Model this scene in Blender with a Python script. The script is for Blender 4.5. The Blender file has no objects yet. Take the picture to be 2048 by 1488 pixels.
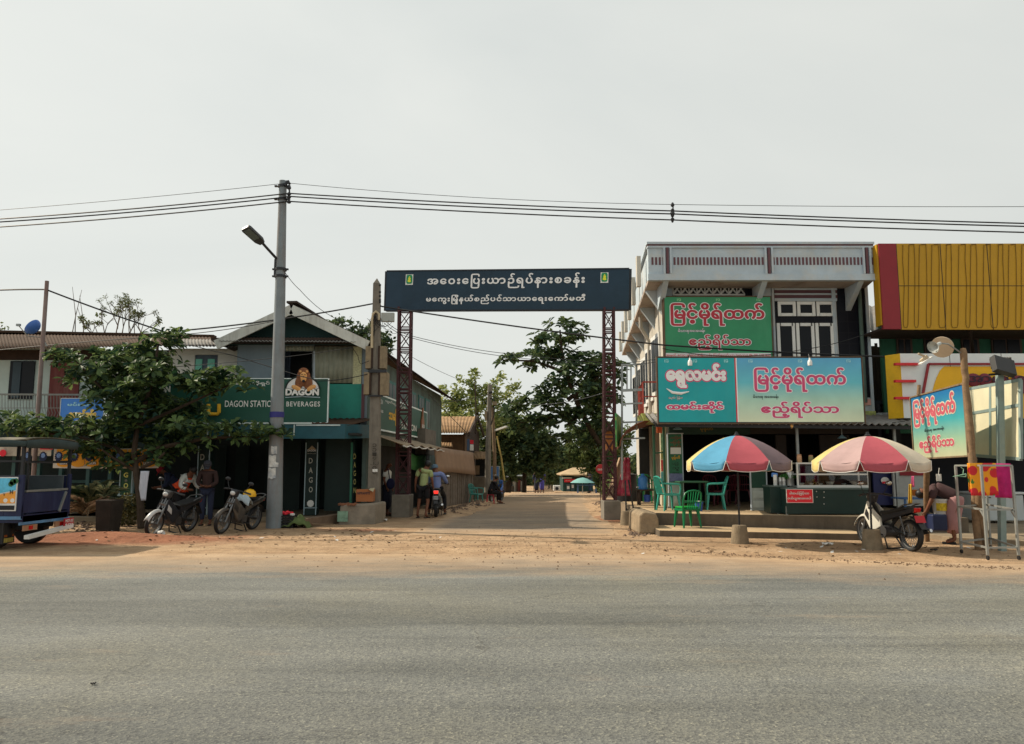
import bpy, bmesh, math, random
from mathutils import Vector, Matrix, Euler
PI = math.pi
sc = bpy.context.scene
C = sc.collection
V = Vector
# ---------------------------------------------------------------- camera
F, CH, PIT = 1520.0, 1.55, math.atan((930 - 744) / 1520.0)
cam = bpy.data.cameras.new('camera')
cam.sensor_width = 36.0
cam.lens = 36.0 * F / 2048
cam.clip_end = 3000
cam.clip_start = 0.1
co = bpy.data.objects.new('camera', cam)
C.objects.link(co)
co.location = (0, 0, CH)
co.rotation_euler = (PI / 2 + PIT, 0, 0)
sc.camera = co
# ---------------------------------------------------------------- sky, sun, exposure
SUN_EL, SUN_AZ = math.radians(41), math.radians(20)      # light travels +X and a little towards the camera
world = bpy.data.worlds.new('World')
sc.world = world
world.use_nodes = True
wn = world.node_tree.nodes
wl = world.node_tree.links
bg = wn['Background']
bg.inputs['Strength'].default_value = 0.1
sky = wn.new('ShaderNodeTexSky')
sky.sky_type = 'NISHITA'
sky.sun_disc = False
sky.sun_elevation = SUN_EL
sky.sun_rotation = math.radians(-70)
sky.dust_density = 6
sky.air_density = 1.2
tc = wn.new('ShaderNodeTexCoord')
cmap = wn.new('ShaderNodeMapping'); cmap.inputs['Scale'].default_value = (1.0, 1.0, 2.6)
cn = wn.new('ShaderNodeTexNoise'); cn.inputs['Scale'].default_value = 1.3; cn.inputs['Detail'].default_value = 6; cn.inputs['Distortion'].default_value = .6
cr = wn.new('ShaderNodeValToRGB')                         # thin even overcast veil, barely mottled
cr.color_ramp.elements[0].position = 0.3; cr.color_ramp.elements[0].color = (7.1, 7.45, 7.2, 1)
cr.color_ramp.elements[1].position = 0.75; cr.color_ramp.elements[1].color = (8.3, 8.5, 8.05, 1)
mx = wn.new('ShaderNodeMix'); mx.data_type = 'RGBA'; mx.inputs['Factor'].default_value = 0.93
wl.new(tc.outputs['Generated'], cmap.inputs['Vector']); wl.new(cmap.outputs['Vector'], cn.inputs['Vector'])
wl.new(cn.outputs['Fac'], cr.inputs['Fac'])
wl.new(sky.outputs['Color'], mx.inputs[6]); wl.new(cr.outputs['Color'], mx.inputs[7])
sx_n = wn.new('ShaderNodeSeparateXYZ'); wl.new(tc.outputs['Generated'], sx_n.inputs[0])
gm_n = wn.new('ShaderNodeMapRange'); gm_n.inputs['From Min'].default_value = -1; gm_n.inputs['From Max'].default_value = 1; gm_n.inputs['To Min'].default_value = 1.1; gm_n.inputs['To Max'].default_value = 0.9
wl.new(sx_n.outputs['X'], gm_n.inputs['Value'])               # the veil is brighter towards the sun
sc_n = wn.new('ShaderNodeVectorMath'); sc_n.operation = 'SCALE'
wl.new(mx.outputs[2], sc_n.inputs[0]); wl.new(gm_n.outputs['Result'], sc_n.inputs['Scale'])
wl.new(sc_n.outputs['Vector'], bg.inputs['Color'])
sl = bpy.data.lights.new('sun', 'SUN')
sl.energy = 5.0
sl.angle = math.radians(0.6)
sl.color = (1.0, 0.88, 0.7)
so = bpy.data.objects.new('sun', sl)
C.objects.link(so)
sdir = V((math.cos(SUN_AZ) * math.cos(SUN_EL), -math.sin(SUN_AZ) * math.cos(SUN_EL), -math.sin(SUN_EL)))
so.rotation_euler = sdir.to_track_quat('-Z', 'Y').to_euler()
so.location = (-20, 8, 20)
sc.view_settings.view_transform = 'Standard'
sc.view_settings.look = 'None'
sc.view_settings.exposure = 0.0
sc.view_settings.gamma = 1.0
sc.render.engine = 'CYCLES'
sc.cycles.max_bounces = 5
sc.cycles.transparent_max_bounces = 6
sc.cycles.use_denoising = True
# ---------------------------------------------------------------- placing: pixel of the 2048x1488 photo + distance -> metres
SP, CP = math.sin(PIT), math.cos(PIT)
def P(u, v, Y):
    a = (744 - v) / F
    dy = CP - a * SP
    t = Y / dy
    return V(((u - 1024) / F * t, Y, CH + (SP + a * CP) * t))
def G(u, v, z=0.0):
    a = (744 - v) / F
    dz = SP + a * CP
    t = (z - CH) / dz
    return V(((u - 1024) / F * t, (CP - a * SP) * t, z))
def R(u0, v0, u1, v1, Y):
    a, b = P(u0, (v0 + v1) / 2, Y), P(u1, (v0 + v1) / 2, Y)
    return a.x, b.x, P(u0, v1, Y).z, P(u0, v0, Y).z
def gz(x, y):
    if y < 25: return 0.0
    return -0.43 * min(1.0, (y - 25) / 30.0)
# ---------------------------------------------------------------- materials
def lin(c): return c / 12.92 if c <= 0.04045 else ((c + 0.055) / 1.055) ** 2.4
def S(r, g, b, k=1.0): return tuple(min(0.86, lin(x / 255) * k) for x in (r, g, b))
MC = {}
def mat(name, col, rough=0.75, var=0.12, scale=4.0, bump=0.0, metal=0.0, stain=None, samt=0.0, streak=False, bscale=None, trans=0.0, spec=0.4):
    if name in MC: return MC[name]
    m = bpy.data.materials.new(name); MC[name] = m
    m.use_nodes = True
    n, l = m.node_tree.nodes, m.node_tree.links
    b = n['Principled BSDF']
    b.inputs['Roughness'].default_value = rough
    b.inputs['Metallic'].default_value = metal
    b.inputs['Specular IOR Level'].default_value = spec
    t = n.new('ShaderNodeTexCoord')
    src = t.outputs['Object']
    no = n.new('ShaderNodeTexNoise'); no.inputs['Scale'].default_value = scale; no.inputs['Detail'].default_value = 6; no.inputs['Roughness'].default_value = 0.65
    l.new(src, no.inputs['Vector'])
    mr = n.new('ShaderNodeMapRange'); mr.inputs['From Min'].default_value = 0.25; mr.inputs['From Max'].default_value = 0.75
    mr.inputs['To Min'].default_value = 1 - var * 1.4; mr.inputs['To Max'].default_value = 1 + var
    l.new(no.outputs['Fac'], mr.inputs['Value'])
    vm = n.new('ShaderNodeVectorMath'); vm.operation = 'SCALE'
    vm.inputs[0].default_value = col[:3]
    l.new(mr.outputs['Result'], vm.inputs['Scale'])
    out = vm.outputs['Vector']
    if stain:
        n2 = n.new('ShaderNodeTexNoise'); n2.inputs['Scale'].default_value = scale * 0.6; n2.inputs['Detail'].default_value = 8; n2.inputs['Roughness'].default_value = 0.7
        mp = n.new('ShaderNodeMapping')
        mp.inputs['Scale'].default_value = (2.2, 2.2, 0.35) if streak else (1, 1, 1)
        mp.inputs['Location'].default_value = (3.1, 7.7, 1.3)
        l.new(src, mp.inputs['Vector']); l.new(mp.outputs['Vector'], n2.inputs['Vector'])
        rp = n.new('ShaderNodeMapRange'); rp.inputs['From Min'].default_value = 0.48; rp.inputs['From Max'].default_value = 0.68
        rp.inputs['To Max'].default_value = samt
        l.new(n2.outputs['Fac'], rp.inputs['Value'])
        mi = n.new('ShaderNodeMix'); mi.data_type = 'RGBA'
        l.new(rp.outputs['Result'], mi.inputs['Factor']); l.new(out, mi.inputs[6]); mi.inputs[7].default_value = (*stain, 1)
        out = mi.outputs[2]
    l.new(out, b.inputs['Base Color'])
    if trans: b.inputs['Transmission Weight'].default_value = trans
    if bump:
        bn = n.new('ShaderNodeTexNoise'); bn.inputs['Scale'].default_value = bscale or scale * 8; bn.inputs['Detail'].default_value = 5
        l.new(src, bn.inputs['Vector'])
        bu = n.new('ShaderNodeBump'); bu.inputs['Strength'].default_value = bump; bu.inputs['Distance'].default_value = 0.02
        l.new(bn.outputs['Fac'], bu.inputs['Height']); l.new(bu.outputs['Normal'], b.inputs['Normal'])
    return m
# ---------------------------------------------------------------- mesh builder
class MB:
    def __init__(s): s.v, s.f, s.k, s.m, s.T, s.calls = [], [], [], 0, None, []
    def add(s, vs, fs):
        o = len(s.v); s.calls.append((o, len(s.f)))
        if s.T is not None: vs = [s.T @ V(p) for p in vs]
        s.v += [tuple(p) for p in vs]; s.f += [tuple(i + o for i in f) for f in fs]; s.k += [s.m] * len(fs)
        return s
    def box(s, x0, x1, y0, y1, z0, z1):
        if x0 > x1: x0, x1 = x1, x0
        if y0 > y1: y0, y1 = y1, y0
        if z0 > z1: z0, z1 = z1, z0
        return s.hexa([(x0, y0, z0), (x1, y0, z0), (x1, y1, z0), (x0, y1, z0), (x0, y0, z1), (x1, y0, z1), (x1, y1, z1), (x0, y1, z1)])
    def hexa(s, p): return s.add(p, [(0, 3, 2, 1), (4, 5, 6, 7), (0, 1, 5, 4), (1, 2, 6, 5), (2, 3, 7, 6), (3, 0, 4, 7)])
    def ob(s, c, size, rot=(0, 0, 0)):
        M = Matrix.Translation(c) @ Euler(rot).to_matrix().to_4x4()
        x, y, z = (q / 2 for q in size)
        return s.hexa([M @ V(p) for p in [(-x, -y, -z), (x, -y, -z), (x, y, -z), (-x, y, -z), (-x, -y, z), (x, -y, z), (x, y, z), (-x, y, z)]])
    def bar(s, a, b, w, h=None, up=(0, 0, 1)):
        a, b = V(a), V(b); h = h or w
        d = (b - a).normalized(); u = V(up)
        if abs(d.dot(u)) > 0.98: u = V((0, 1, 0))
        x = d.cross(u).normalized() * (w / 2); y = x.cross(d).normalized() * (h / 2)
        return s.hexa([a - x - y, a + x - y, a + x + y, a - x + y, b - x - y, b + x - y, b + x + y, b - x + y])
    def tube(s, pts, r, n=8, caps=True):
        pts = [V(p) for p in pts]; k = len(pts)
        rs = r if isinstance(r, (list, tuple)) else [r] * k
        vs, fs, pu = [], [], None
        for i, p in enumerate(pts):
            d = (pts[min(i + 1, k - 1)] - pts[max(i - 1, 0)]).normalized()
            if pu is None: pu = V((0, 0, 1)) if abs(d.z) < 0.9 else V((0, 1, 0))
            x = d.cross(pu).normalized(); y = x.cross(d).normalized(); pu = y
            for j in range(n):
                a = 2 * PI * j / n
                vs.append(p + (x * math.cos(a) + y * math.sin(a)) * rs[i])
        for i in range(k - 1):
            for j in range(n):
                q = (j + 1) % n
                fs.append((i * n + j, i * n + q, (i + 1) * n + q, (i + 1) * n + j))
        if caps: fs += [tuple(range(n))[::-1], tuple(range((k - 1) * n, k * n))]
        return s.add(vs, fs)
    def cyl(s, a, b, r, r2=None, n=12): return s.tube([a, b], [r, r if r2 is None else r2], n)
    def lathe(s, c, prof, n=16, axis=None, sx=1.0, sy=1.0):
        M = Matrix.Translation(c)
        if axis is not None: M = M @ V(axis).to_track_quat('Z', 'Y').to_matrix().to_4x4()
        vs, fs = [], []
        for r, z in prof:
            for j in range(n):
                a = 2 * PI * j / n
                vs.append(M @ V((r * sx * math.cos(a), r * sy * math.sin(a), z)))
        for i in range(len(prof) - 1):
            for j in range(n):
                q = (j + 1) % n
                fs.append((i * n + j, i * n + q, (i + 1) * n + q, (i + 1) * n + j))
        if prof[0][0] > 1e-4 and prof[0] != prof[-1]: fs.append(tuple(range(n))[::-1])
        if prof[-1][0] > 1e-4 and prof[0] != prof[-1]: fs.append(tuple(range((len(prof) - 1) * n, len(prof) * n)))
        return s.add(vs, fs)
    def sph(s, c, r, n=12, k=8, rot=None):
        rx, ry, rz = r if isinstance(r, (tuple, list)) else (r, r, r)
        M = Matrix.Translation(c)
        if rot: M = M @ Euler(rot).to_matrix().to_4x4()
        vs = [M @ V((rx * math.sin(PI * i / k) * math.cos(2 * PI * j / n), ry * math.sin(PI * i / k) * math.sin(2 * PI * j / n), rz * math.cos(PI * i / k))) for i in range(k + 1) for j in range(n)]
        fs = [(i * n + j, (i + 1) * n + j, (i + 1) * n + (j + 1) % n, i * n + (j + 1) % n) for i in range(k) for j in range(n)]
        return s.add(vs, fs)
    def prism(s, poly, fn, d0, d1):
        n = len(poly)
        vs = [fn(a, b, d0) for a, b in poly] + [fn(a, b, d1) for a, b in poly]
        return s.add(vs, [tuple(range(n))[::-1], tuple(range(n, 2 * n))] + [(i, (i + 1) % n, n + (i + 1) % n, n + i) for i in range(n)])
    def xz(s, poly, y0, y1): return s.prism(poly, lambda a, b, d: (a, d, b), y0, y1)
    def xy(s, poly, z0, z1): return s.prism(poly, lambda a, b, d: (a, b, d), z0, z1)
    def yz(s, poly, x0, x1): return s.prism(poly, lambda a, b, d: (d, a, b), x0, x1)
    def grid(s, fn, nu, nv):
        vs = [fn(i / nu, j / nv) for j in range(nv + 1) for i in range(nu + 1)]
        return s.add(vs, [(j * (nu + 1) + i, j * (nu + 1) + i + 1, (j + 1) * (nu + 1) + i + 1, (j + 1) * (nu + 1) + i) for j in range(nv) for i in range(nu)])
    def rect(s, u0, v0, u1, v1, Y, d=0.05):          # a box whose front face (at Y) covers that part of the facade
        x0, x1, z0, z1 = R(u0, v0, u1, v1, Y)
        return s.box(x0, x1, Y, Y + d, z0, z1)
    def build(s, name, ms, parent=None, smooth=False, bev=0.0, thick=0.0, each=0):
        if each:                                                  # every piece a part of its own
            cs = s.calls[::each] + [(len(s.v), len(s.f))]; r = None
            for (v0, f0), (v1, f1) in zip(cs, cs[1:]):
                q = MB(); q.v = s.v[v0:v1]; q.f = [tuple(i - v0 for i in f) for f in s.f[f0:f1]]; q.k = s.k[f0:f1]
                r = q.build(name, ms, parent, smooth, bev, thick)
            return r
        me = bpy.data.meshes.new(name)
        org = V((0, 0, 0)); q = parent
        while q is not None: org = org + q.location; q = q.parent
        me.from_pydata([V(p) - org for p in s.v], [], s.f)
        ms = ms if isinstance(ms, (list, tuple)) else [ms]
        for m in ms: me.materials.append(m)
        if len(ms) > 1: me.polygons.foreach_set('material_index', s.k)
        bm = bmesh.new(); bm.from_mesh(me)
        if len(bm.faces) < 20000: bmesh.ops.recalc_face_normals(bm, faces=bm.faces)
        bm.to_mesh(me); bm.free()
        if smooth:
            me.polygons.foreach_set('use_smooth', [True] * len(me.polygons))
            me.set_sharp_from_angle(angle=math.radians(42))
        o = bpy.data.objects.new(name, me); C.objects.link(o)
        o.parent = parent
        if thick:
            md = o.modifiers.new('thickness', 'SOLIDIFY'); md.thickness = thick; md.offset = 0
        if bev:
            md = o.modifiers.new('bevel', 'BEVEL'); md.width = bev; md.segments = 2; md.limit_method = 'ANGLE'
        return o
# ---------------------------------------------------------------- things
def tag(o, label=None, cat=None, group=None, kind=None):
    if label: o['label'] = label
    if cat: o['category'] = cat
    if group: o['group'] = group
    if kind: o['kind'] = kind
    return o
def thing(name, label, cat, loc=(0, 0, 0), rz=0.0, group=None):
    o = bpy.data.objects.new(name, None); C.objects.link(o)
    o.empty_display_size = 0.2
    o.location = loc; o.rotation_euler = (0, 0, rz)
    return tag(o, label, cat, group)
def dup(o, loc=None, rz=None, label=None, parent=None):
    c = o.copy(); C.objects.link(c)
    if parent is not None: c.parent = parent
    if loc is not None: c.location = loc
    if rz is not None: c.rotation_euler = (0, 0, rz)
    if label: c['label'] = label
    for ch in list(o.children): dup(ch, parent=c)
    return c
# ---------------------------------------------------------------- writing (the program's built-in font, one glyph at a time)
GC = {}
def gmesh(t, off):
    cu = bpy.data.curves.new('g', 'FONT'); cu.body = t; cu.offset = off; cu.resolution_u = 3
    o = bpy.data.objects.new('g', cu); C.objects.link(o)
    me = bpy.data.meshes.new_from_object(o.evaluated_get(bpy.context.evaluated_depsgraph_get()))
    vs = [tuple(p.co) for p in me.vertices]; fs = [tuple(p.vertices) for p in me.polygons]; A = sum(p.area for p in me.polygons)
    bpy.data.objects.remove(o); bpy.data.curves.remove(cu); bpy.data.meshes.remove(me)
    return vs, fs, A
def gmax(t): return max(p[0] for p in gmesh(t, 0)[0])
def glyph(ch, off):
    """outline of one character, thickened by off: (points, faces, advance)"""
    k = (ch, off)
    if k in GC: return GC[k]
    if 'I' not in GC: GC['I'] = gmax('ကI')
    if (ch, 'adv') not in GC: GC[(ch, 'adv')] = gmax(ch + 'ကI') - GC['I']
    if ch == ' ': vs, fs = [], []
    else:
        vs, fs, A0 = gmesh(ch, 0)
        if off > 0:
            cnt = {}
            for f in fs:
                for i in range(len(f)):
                    e = (f[i], f[(i + 1) % len(f)]); e = (min(e), max(e)); cnt[e] = cnt.get(e, 0) + 1
            ed = [e for e, c in cnt.items() if c == 1]
            if off >= .008:                                        # thicken: a ribbon along every edge
                vs = list(vs); fs = list(fs)
                for j, (a, c) in enumerate(ed):
                    p, q = V(vs[a]), V(vs[c]); d = (q - p).normalized() * off; n = V((-d.y, d.x, 0)); z = V((0, 0, .04 + .06 * (j * 7 % 23)))
                    o = len(vs)
                    vs += [tuple(x + z) for x in (p - n, p - d * .7 - n * .7, p - d, p - d * .7 + n * .7, p + n, q + n, q + d * .7 + n * .7, q + d, q + d * .7 - n * .7, q - n)]
                    fs.append(tuple(range(o + 9, o - 1, -1)))
    GC[k] = (vs, fs, GC[(ch, 'adv')])
    return GC[k]
def lay(text, off, track=0.0):
    x, out, i = 0.0, [], 0
    for ch in text:
        vs, fs, adv = glyph(ch, off)
        mark = adv < 0.02
        sh = 0.16 if ch == '\u103e' and i and text[i - 1] == '\u103d' else 0.0
        out.append(([(p[0] + x + sh, p[1], p[2] + (0.5 if mark else float(i % 2) * 0.25)) for p in vs], fs))
        x += adv + (0 if mark or ch == '\u103c' else track); i += 1
    return out
def write(text, O, ex, ey, rect, m, parent, off=0.03, outline=None, lift=0.004, name='lettering', track=0.0, aspect=False):
    """fit text into rect = (s0, t0, s1, t1) on the plane O + s*ex + t*ey; outline = (material, width)"""
    ex, ey = V(ex).normalized(), V(ey).normalized(); nn = ex.cross(ey).normalized()
    L = lay(text, off, track)
    xs = [p[0] for g in L for p in g[0]]; ys = [p[1] for g in L for p in g[0]]
    bx0, bx1, by0, by1 = min(xs), max(xs), min(ys), max(ys)
    s0, t0, s1, t1 = rect
    kx, ky = (s1 - s0) / (bx1 - bx0), (t1 - t0) / (by1 - by0)
    if aspect: kx = ky = min(kx, ky)
    cx, cy = (s0 + s1) / 2, (t0 + t1) / 2
    res = None
    jobs = [(L, m, lift, name)]
    if outline: jobs.insert(0, (lay(text, off + outline[1], track), outline[0], lift * 0.4, name + '_outline'))
    for LL, mm, lf, nm in jobs:
        b = MB()
        for vs, fs in LL:
            b.add([V(O) + ex * (cx + (p[0] - (bx0 + bx1) / 2) * kx) + ey * (cy + (p[1] - (by0 + by1) / 2) * ky) + nn * (lf + p[2] * 0.0016) for p in vs], fs)
        res = b.build(nm, mm, parent)
    return res
def writeuv(text, u0, v0, u1, v1, Y, m, parent, **k):
    x0, x1, z0, z1 = R(u0, v0, u1, v1, Y)
    return write(text, V((0, Y, 0)), (1, 0, 0), (0, 0, 1), (x0, z0, x1, z1), m, parent, **k)
rnd = random.Random(7)
# ================================================================ common materials
concrete = mat('concrete', S(140, 130, 116, 1.0), 0.9, 0.18, 3, 0.35, stain=S(84, 76, 66), samt=0.5)
concrete_pole = mat('pole_concrete', S(122, 116, 106), 0.88, 0.16, 5, 0.2, stain=S(70, 64, 58), samt=0.45, streak=True)
wood = mat('weathered_wood', S(128, 108, 84), 0.85, 0.25, 6, 0.4, stain=S(62, 50, 40), samt=0.5, streak=True)
wood_dark = mat('dark_wood', S(58, 44, 36), 0.85, 0.25, 6, 0.3)
black = mat('black_rubber', (0.012, 0.012, 0.013), 0.6, 0.2)
steel = mat('galvanised_steel', S(150, 156, 156), 0.45, 0.15, 8, 0.1, metal=0.6, stain=S(100, 80, 62), samt=0.3)
steel_dark = mat('dark_steel', (0.03, 0.032, 0.036), 0.45, 0.2, metal=0.4)
chrome = mat('chrome', (0.6, 0.6, 0.6), 0.18, 0.05, metal=1.0)
white_paint = mat('white_paint', (0.7, 0.7, 0.67), 0.6, 0.06, 3, stain=(0.4, 0.37, 0.32), samt=0.3)
white_ink = mat('white_ink', (0.78, 0.78, 0.75), 0.6, 0.03)
black_ink = mat('black_ink', (0.012, 0.014, 0.02), 0.6, 0.03)
red_ink = mat('red_ink', S(200, 30, 50, 1.2), 0.6, 0.05)
pink_ink = mat('pink_ink', S(196, 70, 115, 1.5), 0.6, 0.05)
yellow_ink = mat('yellow_ink', (0.75, 0.42, 0.02), 0.6, 0.05)
glass_dark = mat('dark_glass', (0.01, 0.012, 0.016), 0.3, 0.1, spec=0.15)
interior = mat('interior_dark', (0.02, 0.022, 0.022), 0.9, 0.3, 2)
def tin(name, col, rust, amt=0.5, k=40.0, axis=0):
    return mat(name, col, 0.9, 0.25, 2.0, 0.1, stain=rust, samt=amt, spec=.15)
tin_brown = tin('rusty_tin', S(104, 82, 66, .5), S(62, 46, 38), 0.7)
tin_tan = tin('tan_tin', S(170, 138, 104, .8), S(104, 78, 58), 0.6)
tin_grey = tin('grey_tin', S(130, 128, 124), S(92, 74, 58), 0.5)
# ================================================================ ground
def ground_mat(kind):
    m = bpy.data.materials.new(kind); m.use_nodes = True
    n, l = m.node_tree.nodes, m.node_tree.links
    b = n['Principled BSDF']; b.inputs['Roughness'].default_value = 0.92; b.inputs['Specular IOR Level'].default_value = 0.25
    t = n.new('ShaderNodeTexCoord')
    def noise(sc_, det=6, ro=0.6, mp=None, loc=(0, 0, 0)):
        x = n.new('ShaderNodeTexNoise'); x.inputs['Scale'].default_value = sc_; x.inputs['Detail'].default_value = det; x.inputs['Roughness'].default_value = ro
        q = n.new('ShaderNodeMapping'); q.inputs['Scale'].default_value = mp or (1, 1, 1); q.inputs['Location'].default_value = loc
        l.new(t.outputs['Object'], q.inputs['Vector']); l.new(q.outputs['Vector'], x.inputs['Vector'])
        return x.outputs['Fac']
    def ramp(f, stops):
        r = n.new('ShaderNodeValToRGB'); e = r.color_ramp.elements
        while len(e) < len(stops): e.new(0.5)
        for k, (p, c) in enumerate(stops): e[k].position = p; e[k].color = (*c, 1) if len(c) == 3 else c
        l.new(f, r.inputs['Fac']); return r.outputs['Color']
    def mixc(f, a, c, mode='MIX'):
        x = n.new('ShaderNodeMix'); x.data_type = 'RGBA'; x.blend_type = mode
        for s_, q in ((0, f), (6, a), (7, c)):
            if isinstance(q, (float, int)): x.inputs[s_].default_value = q
            elif isinstance(q, tuple): x.inputs[s_].default_value = (*q, 1)
            else: l.new(q, x.inputs[s_])
        return x.outputs[2]
    def mr(f, a, c, d=0.0, e=1.0):
        x = n.new('ShaderNodeMapRange'); x.inputs['From Min'].default_value = a; x.inputs['From Max'].default_value = c
        x.inputs['To Min'].default_value = d; x.inputs['To Max'].default_value = e; l.new(f, x.inputs['Value']); return x.outputs['Result']
    def mth(op, a, c):
        x = n.new('ShaderNodeMath'); x.operation = op
        for i, q in enumerate((a, c)):
            if isinstance(q, (float, int)): x.inputs[i].default_value = q
            else: l.new(q, x.inputs[i])
        return x.outputs[0]
    at = n.new('ShaderNodeAttribute'); at.attribute_name = 'soil'
    soil = at.outputs['Fac']
    dirt = ramp(noise(1.3, 9, 0.7), [(0.28, (0.34, 0.215, 0.122)), (0.5, (0.49, 0.328, 0.195)), (0.72, (0.6, 0.425, 0.27))])
    grit = mr(noise(55, 3, 0.6), 0.35, 0.7, 0.72, 1.16)
    dirt = mixc(1.0, dirt, grit, 'MULTIPLY')
    dirt = mixc(1.0, dirt, mr(noise(0.8, 8, 0.75, mp=(0.3, 1.6, 1), loc=(4, 4, 0)), 0.4, 0.62, 1.1, 0.88), 'MULTIPLY')      # worn tracks along the road
    pv = n.new('ShaderNodeTexVoronoi'); pv.inputs['Scale'].default_value = 22; l.new(t.outputs['Object'], pv.inputs['Vector'])
    dirt = mixc(mr(pv.outputs['Distance'], 0.1, 0.14, 0.4, 0.0), dirt, (0.17, 0.12, 0.08))
    if kind == 'dirt_ground':
        rt = mr(noise(1.2, 4, 0.5, mp=(0.12, 2.4, 1), loc=(6, 0, 0)), 0.5, 0.62, 1.0, 0.88)                                 # ruts
        dirt = mixc(1.0, dirt, rt, 'MULTIPLY')
        red = ramp(noise(2.2, 8, 0.7, loc=(5, 2, 0)), [(0.3, (0.22, 0.085, 0.045)), (0.7, (0.38, 0.16, 0.085))])
        f = mth('MULTIPLY', mr(mth('ADD', soil, mth('MULTIPLY', noise(0.9, 5), 0.9)), 0.75, 1.1), 1.0)
        colr = mixc(f, dirt, red)
        h = mth('ADD', noise(14, 8, 0.75), mth('MULTIPLY', noise(2.5, 6, 0.6), 2.5))
        bs, bd = 0.8, 0.07
    else:
        dark = kind == 'main_asphalt'
        g0 = (0.12, 0.125, 0.119) if dark else (0.125, 0.118, 0.108)
        g1 = (0.2, 0.204, 0.19) if dark else (0.2, 0.185, 0.16)
        tar = ramp(noise(0.55, 7, 0.6, mp=(0.35, 1.3, 1)), [(0.3, g0), (0.7, g1)])
        st = mr(noise(1.0, 7, 0.7, mp=(0.16, 3.2, 1), loc=(2, 9, 0)), 0.52, 0.74, 1.0, 0.74)
        tar = mixc(1.0, tar, st, 'MULTIPLY')
        tar = mixc(mr(noise(0.3, 5, 0.6, loc=(1, 7, 2)), 0.45, 0.7), tar, mixc(1.0, tar, (1.12, 1.07, 0.96), 'MULTIPLY'))
        ln = mr(noise(0.5, 3, 0.5, mp=(0.02, 1.7, 1), loc=(0, 3, 0)), 0.42, 0.58, 0.9, 1.06)
        tar = mixc(1.0, tar, ln, 'MULTIPLY')                        # lanes polished by tyres
        ck = n.new('ShaderNodeTexVoronoi'); ck.feature = 'DISTANCE_TO_EDGE'; ck.inputs['Scale'].default_value = 0.33
        wv = n.new('ShaderNodeVectorMath'); wv.operation = 'ADD'; nz = n.new('ShaderNodeTexNoise'); nz.inputs['Scale'].default_value = 1.5; nz.inputs['Detail'].default_value = 6
        l.new(t.outputs['Object'], nz.inputs['Vector']); l.new(t.outputs['Object'], wv.inputs[0]); l.new(nz.outputs['Color'], wv.inputs[1]); l.new(wv.outputs['Vector'], ck.inputs['Vector'])
        tar = mixc(mth('MULTIPLY', mr(ck.outputs['Distance'], 0.0, 0.006, 0.55, 0.0), mr(noise(0.6, 4, loc=(9, 2, 0)), 0.5, 0.6)), tar, (0.05, 0.048, 0.045))
        vo = n.new('ShaderNodeTexVoronoi'); vo.inputs['Scale'].default_value = 72
        l.new(t.outputs['Object'], vo.inputs['Vector'])
        spk = ramp(vo.outputs['Color'], [(0.1, (0.6, 0.6, 0.63)), (0.5, (0.96, 0.96, 0.96)), (0.8, (1.18, 1.16, 1.1)), (0.97, (1.9, 1.82, 1.6))])
        tar = mixc(1.0, tar, spk, 'MULTIPLY')
        fine = mr(noise(150, 2, 0.6), 0.3, 0.7, 0.86, 1.12)
        tar = mixc(1.0, tar, fine, 'MULTIPLY')
        big = mr(noise(0.16, 5, 0.6, mp=(0.6, 2.2, 1), loc=(5, 5, 5)), 0.35, 0.65, 0.84, 1.12)
        tar = mixc(1.0, tar, big, 'MULTIPLY')
        sp = mr(noise(0.75, 7, 0.7, mp=(0.5, 1.5, 1), loc=(7, 1, 9)), 0.66, 0.74)                                        # thin sand drifts
        tar = mixc(mth('MULTIPLY', sp, 0.28), tar, (0.34, 0.26, 0.18))
        pk = mr(noise(2.6, 6, 0.75, mp=(0.6, 1.4, 1), loc=(1, 4, 3)), 0.69, 0.72)          # dust in the hollows
        tar = mixc(mth('MULTIPLY', pk, 0.3), tar, (0.36, 0.27, 0.18))
        wob = mth('MULTIPLY', mth('SUBTRACT', noise(1.1, 8, 0.72, mp=(0.5, 1.6, 1), loc=(8, 1, 0)), 0.5), 1.25)
        f = mr(mth('ADD', soil, wob), 0.12, 1.0)
        colr = mixc(f, tar, mixc(0.25, dirt, (0.33, 0.25, 0.165)))
        vd = mr(vo.outputs['Distance'], 0.0, 0.7)
        h = mth('ADD', vd, mth('MULTIPLY', noise(160, 2), 0.7))
        bs, bd = 0.35, 0.008
    l.new(colr, b.inputs['Base Color'])
    bu = n.new('ShaderNodeBump'); bu.inputs['Strength'].default_value = bs; bu.inputs['Distance'].default_value = bd
    l.new(h, bu.inputs['Height']); l.new(bu.outputs['Normal'], b.inputs['Normal'])
    return m
def sheet(name, xs, rows, m, lift, soilf, warp=None, zf=None):
    """rows: list of y; xs: list of x;  warp(x,y)->(x,y)"""
    vs, so_, fs = [], [], []
    for y in rows:
        for x in xs:
            X, Y = warp(x, y) if warp else (x, y)
            vs.append((X, Y, gz(X, Y) + lift + (zf(X, Y) if zf else 0))); so_.append(soilf(x, y, X, Y))
    w = len(xs)
    for j in range(len(rows) - 1):
        for i in range(w - 1): fs.append((j * w + i, j * w + i + 1, (j + 1) * w + i + 1, (j + 1) * w + i))
    me = bpy.data.meshes.new(name); me.from_pydata(vs, [], fs)
    a = me.attributes.new('soil', 'FLOAT', 'POINT'); a.data.foreach_set('value', so_)
    me.materials.append(m)
    me.polygons.foreach_set('use_smooth', [True] * len(me.polygons))
    o = bpy.data.objects.new(name, me); C.objects.link(o)
    return tag(o, kind='structure')
def fr(a, b, st):
    r = []
    while a < b - 1e-6: r.append(a); a += st
    return r + [b]
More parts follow.
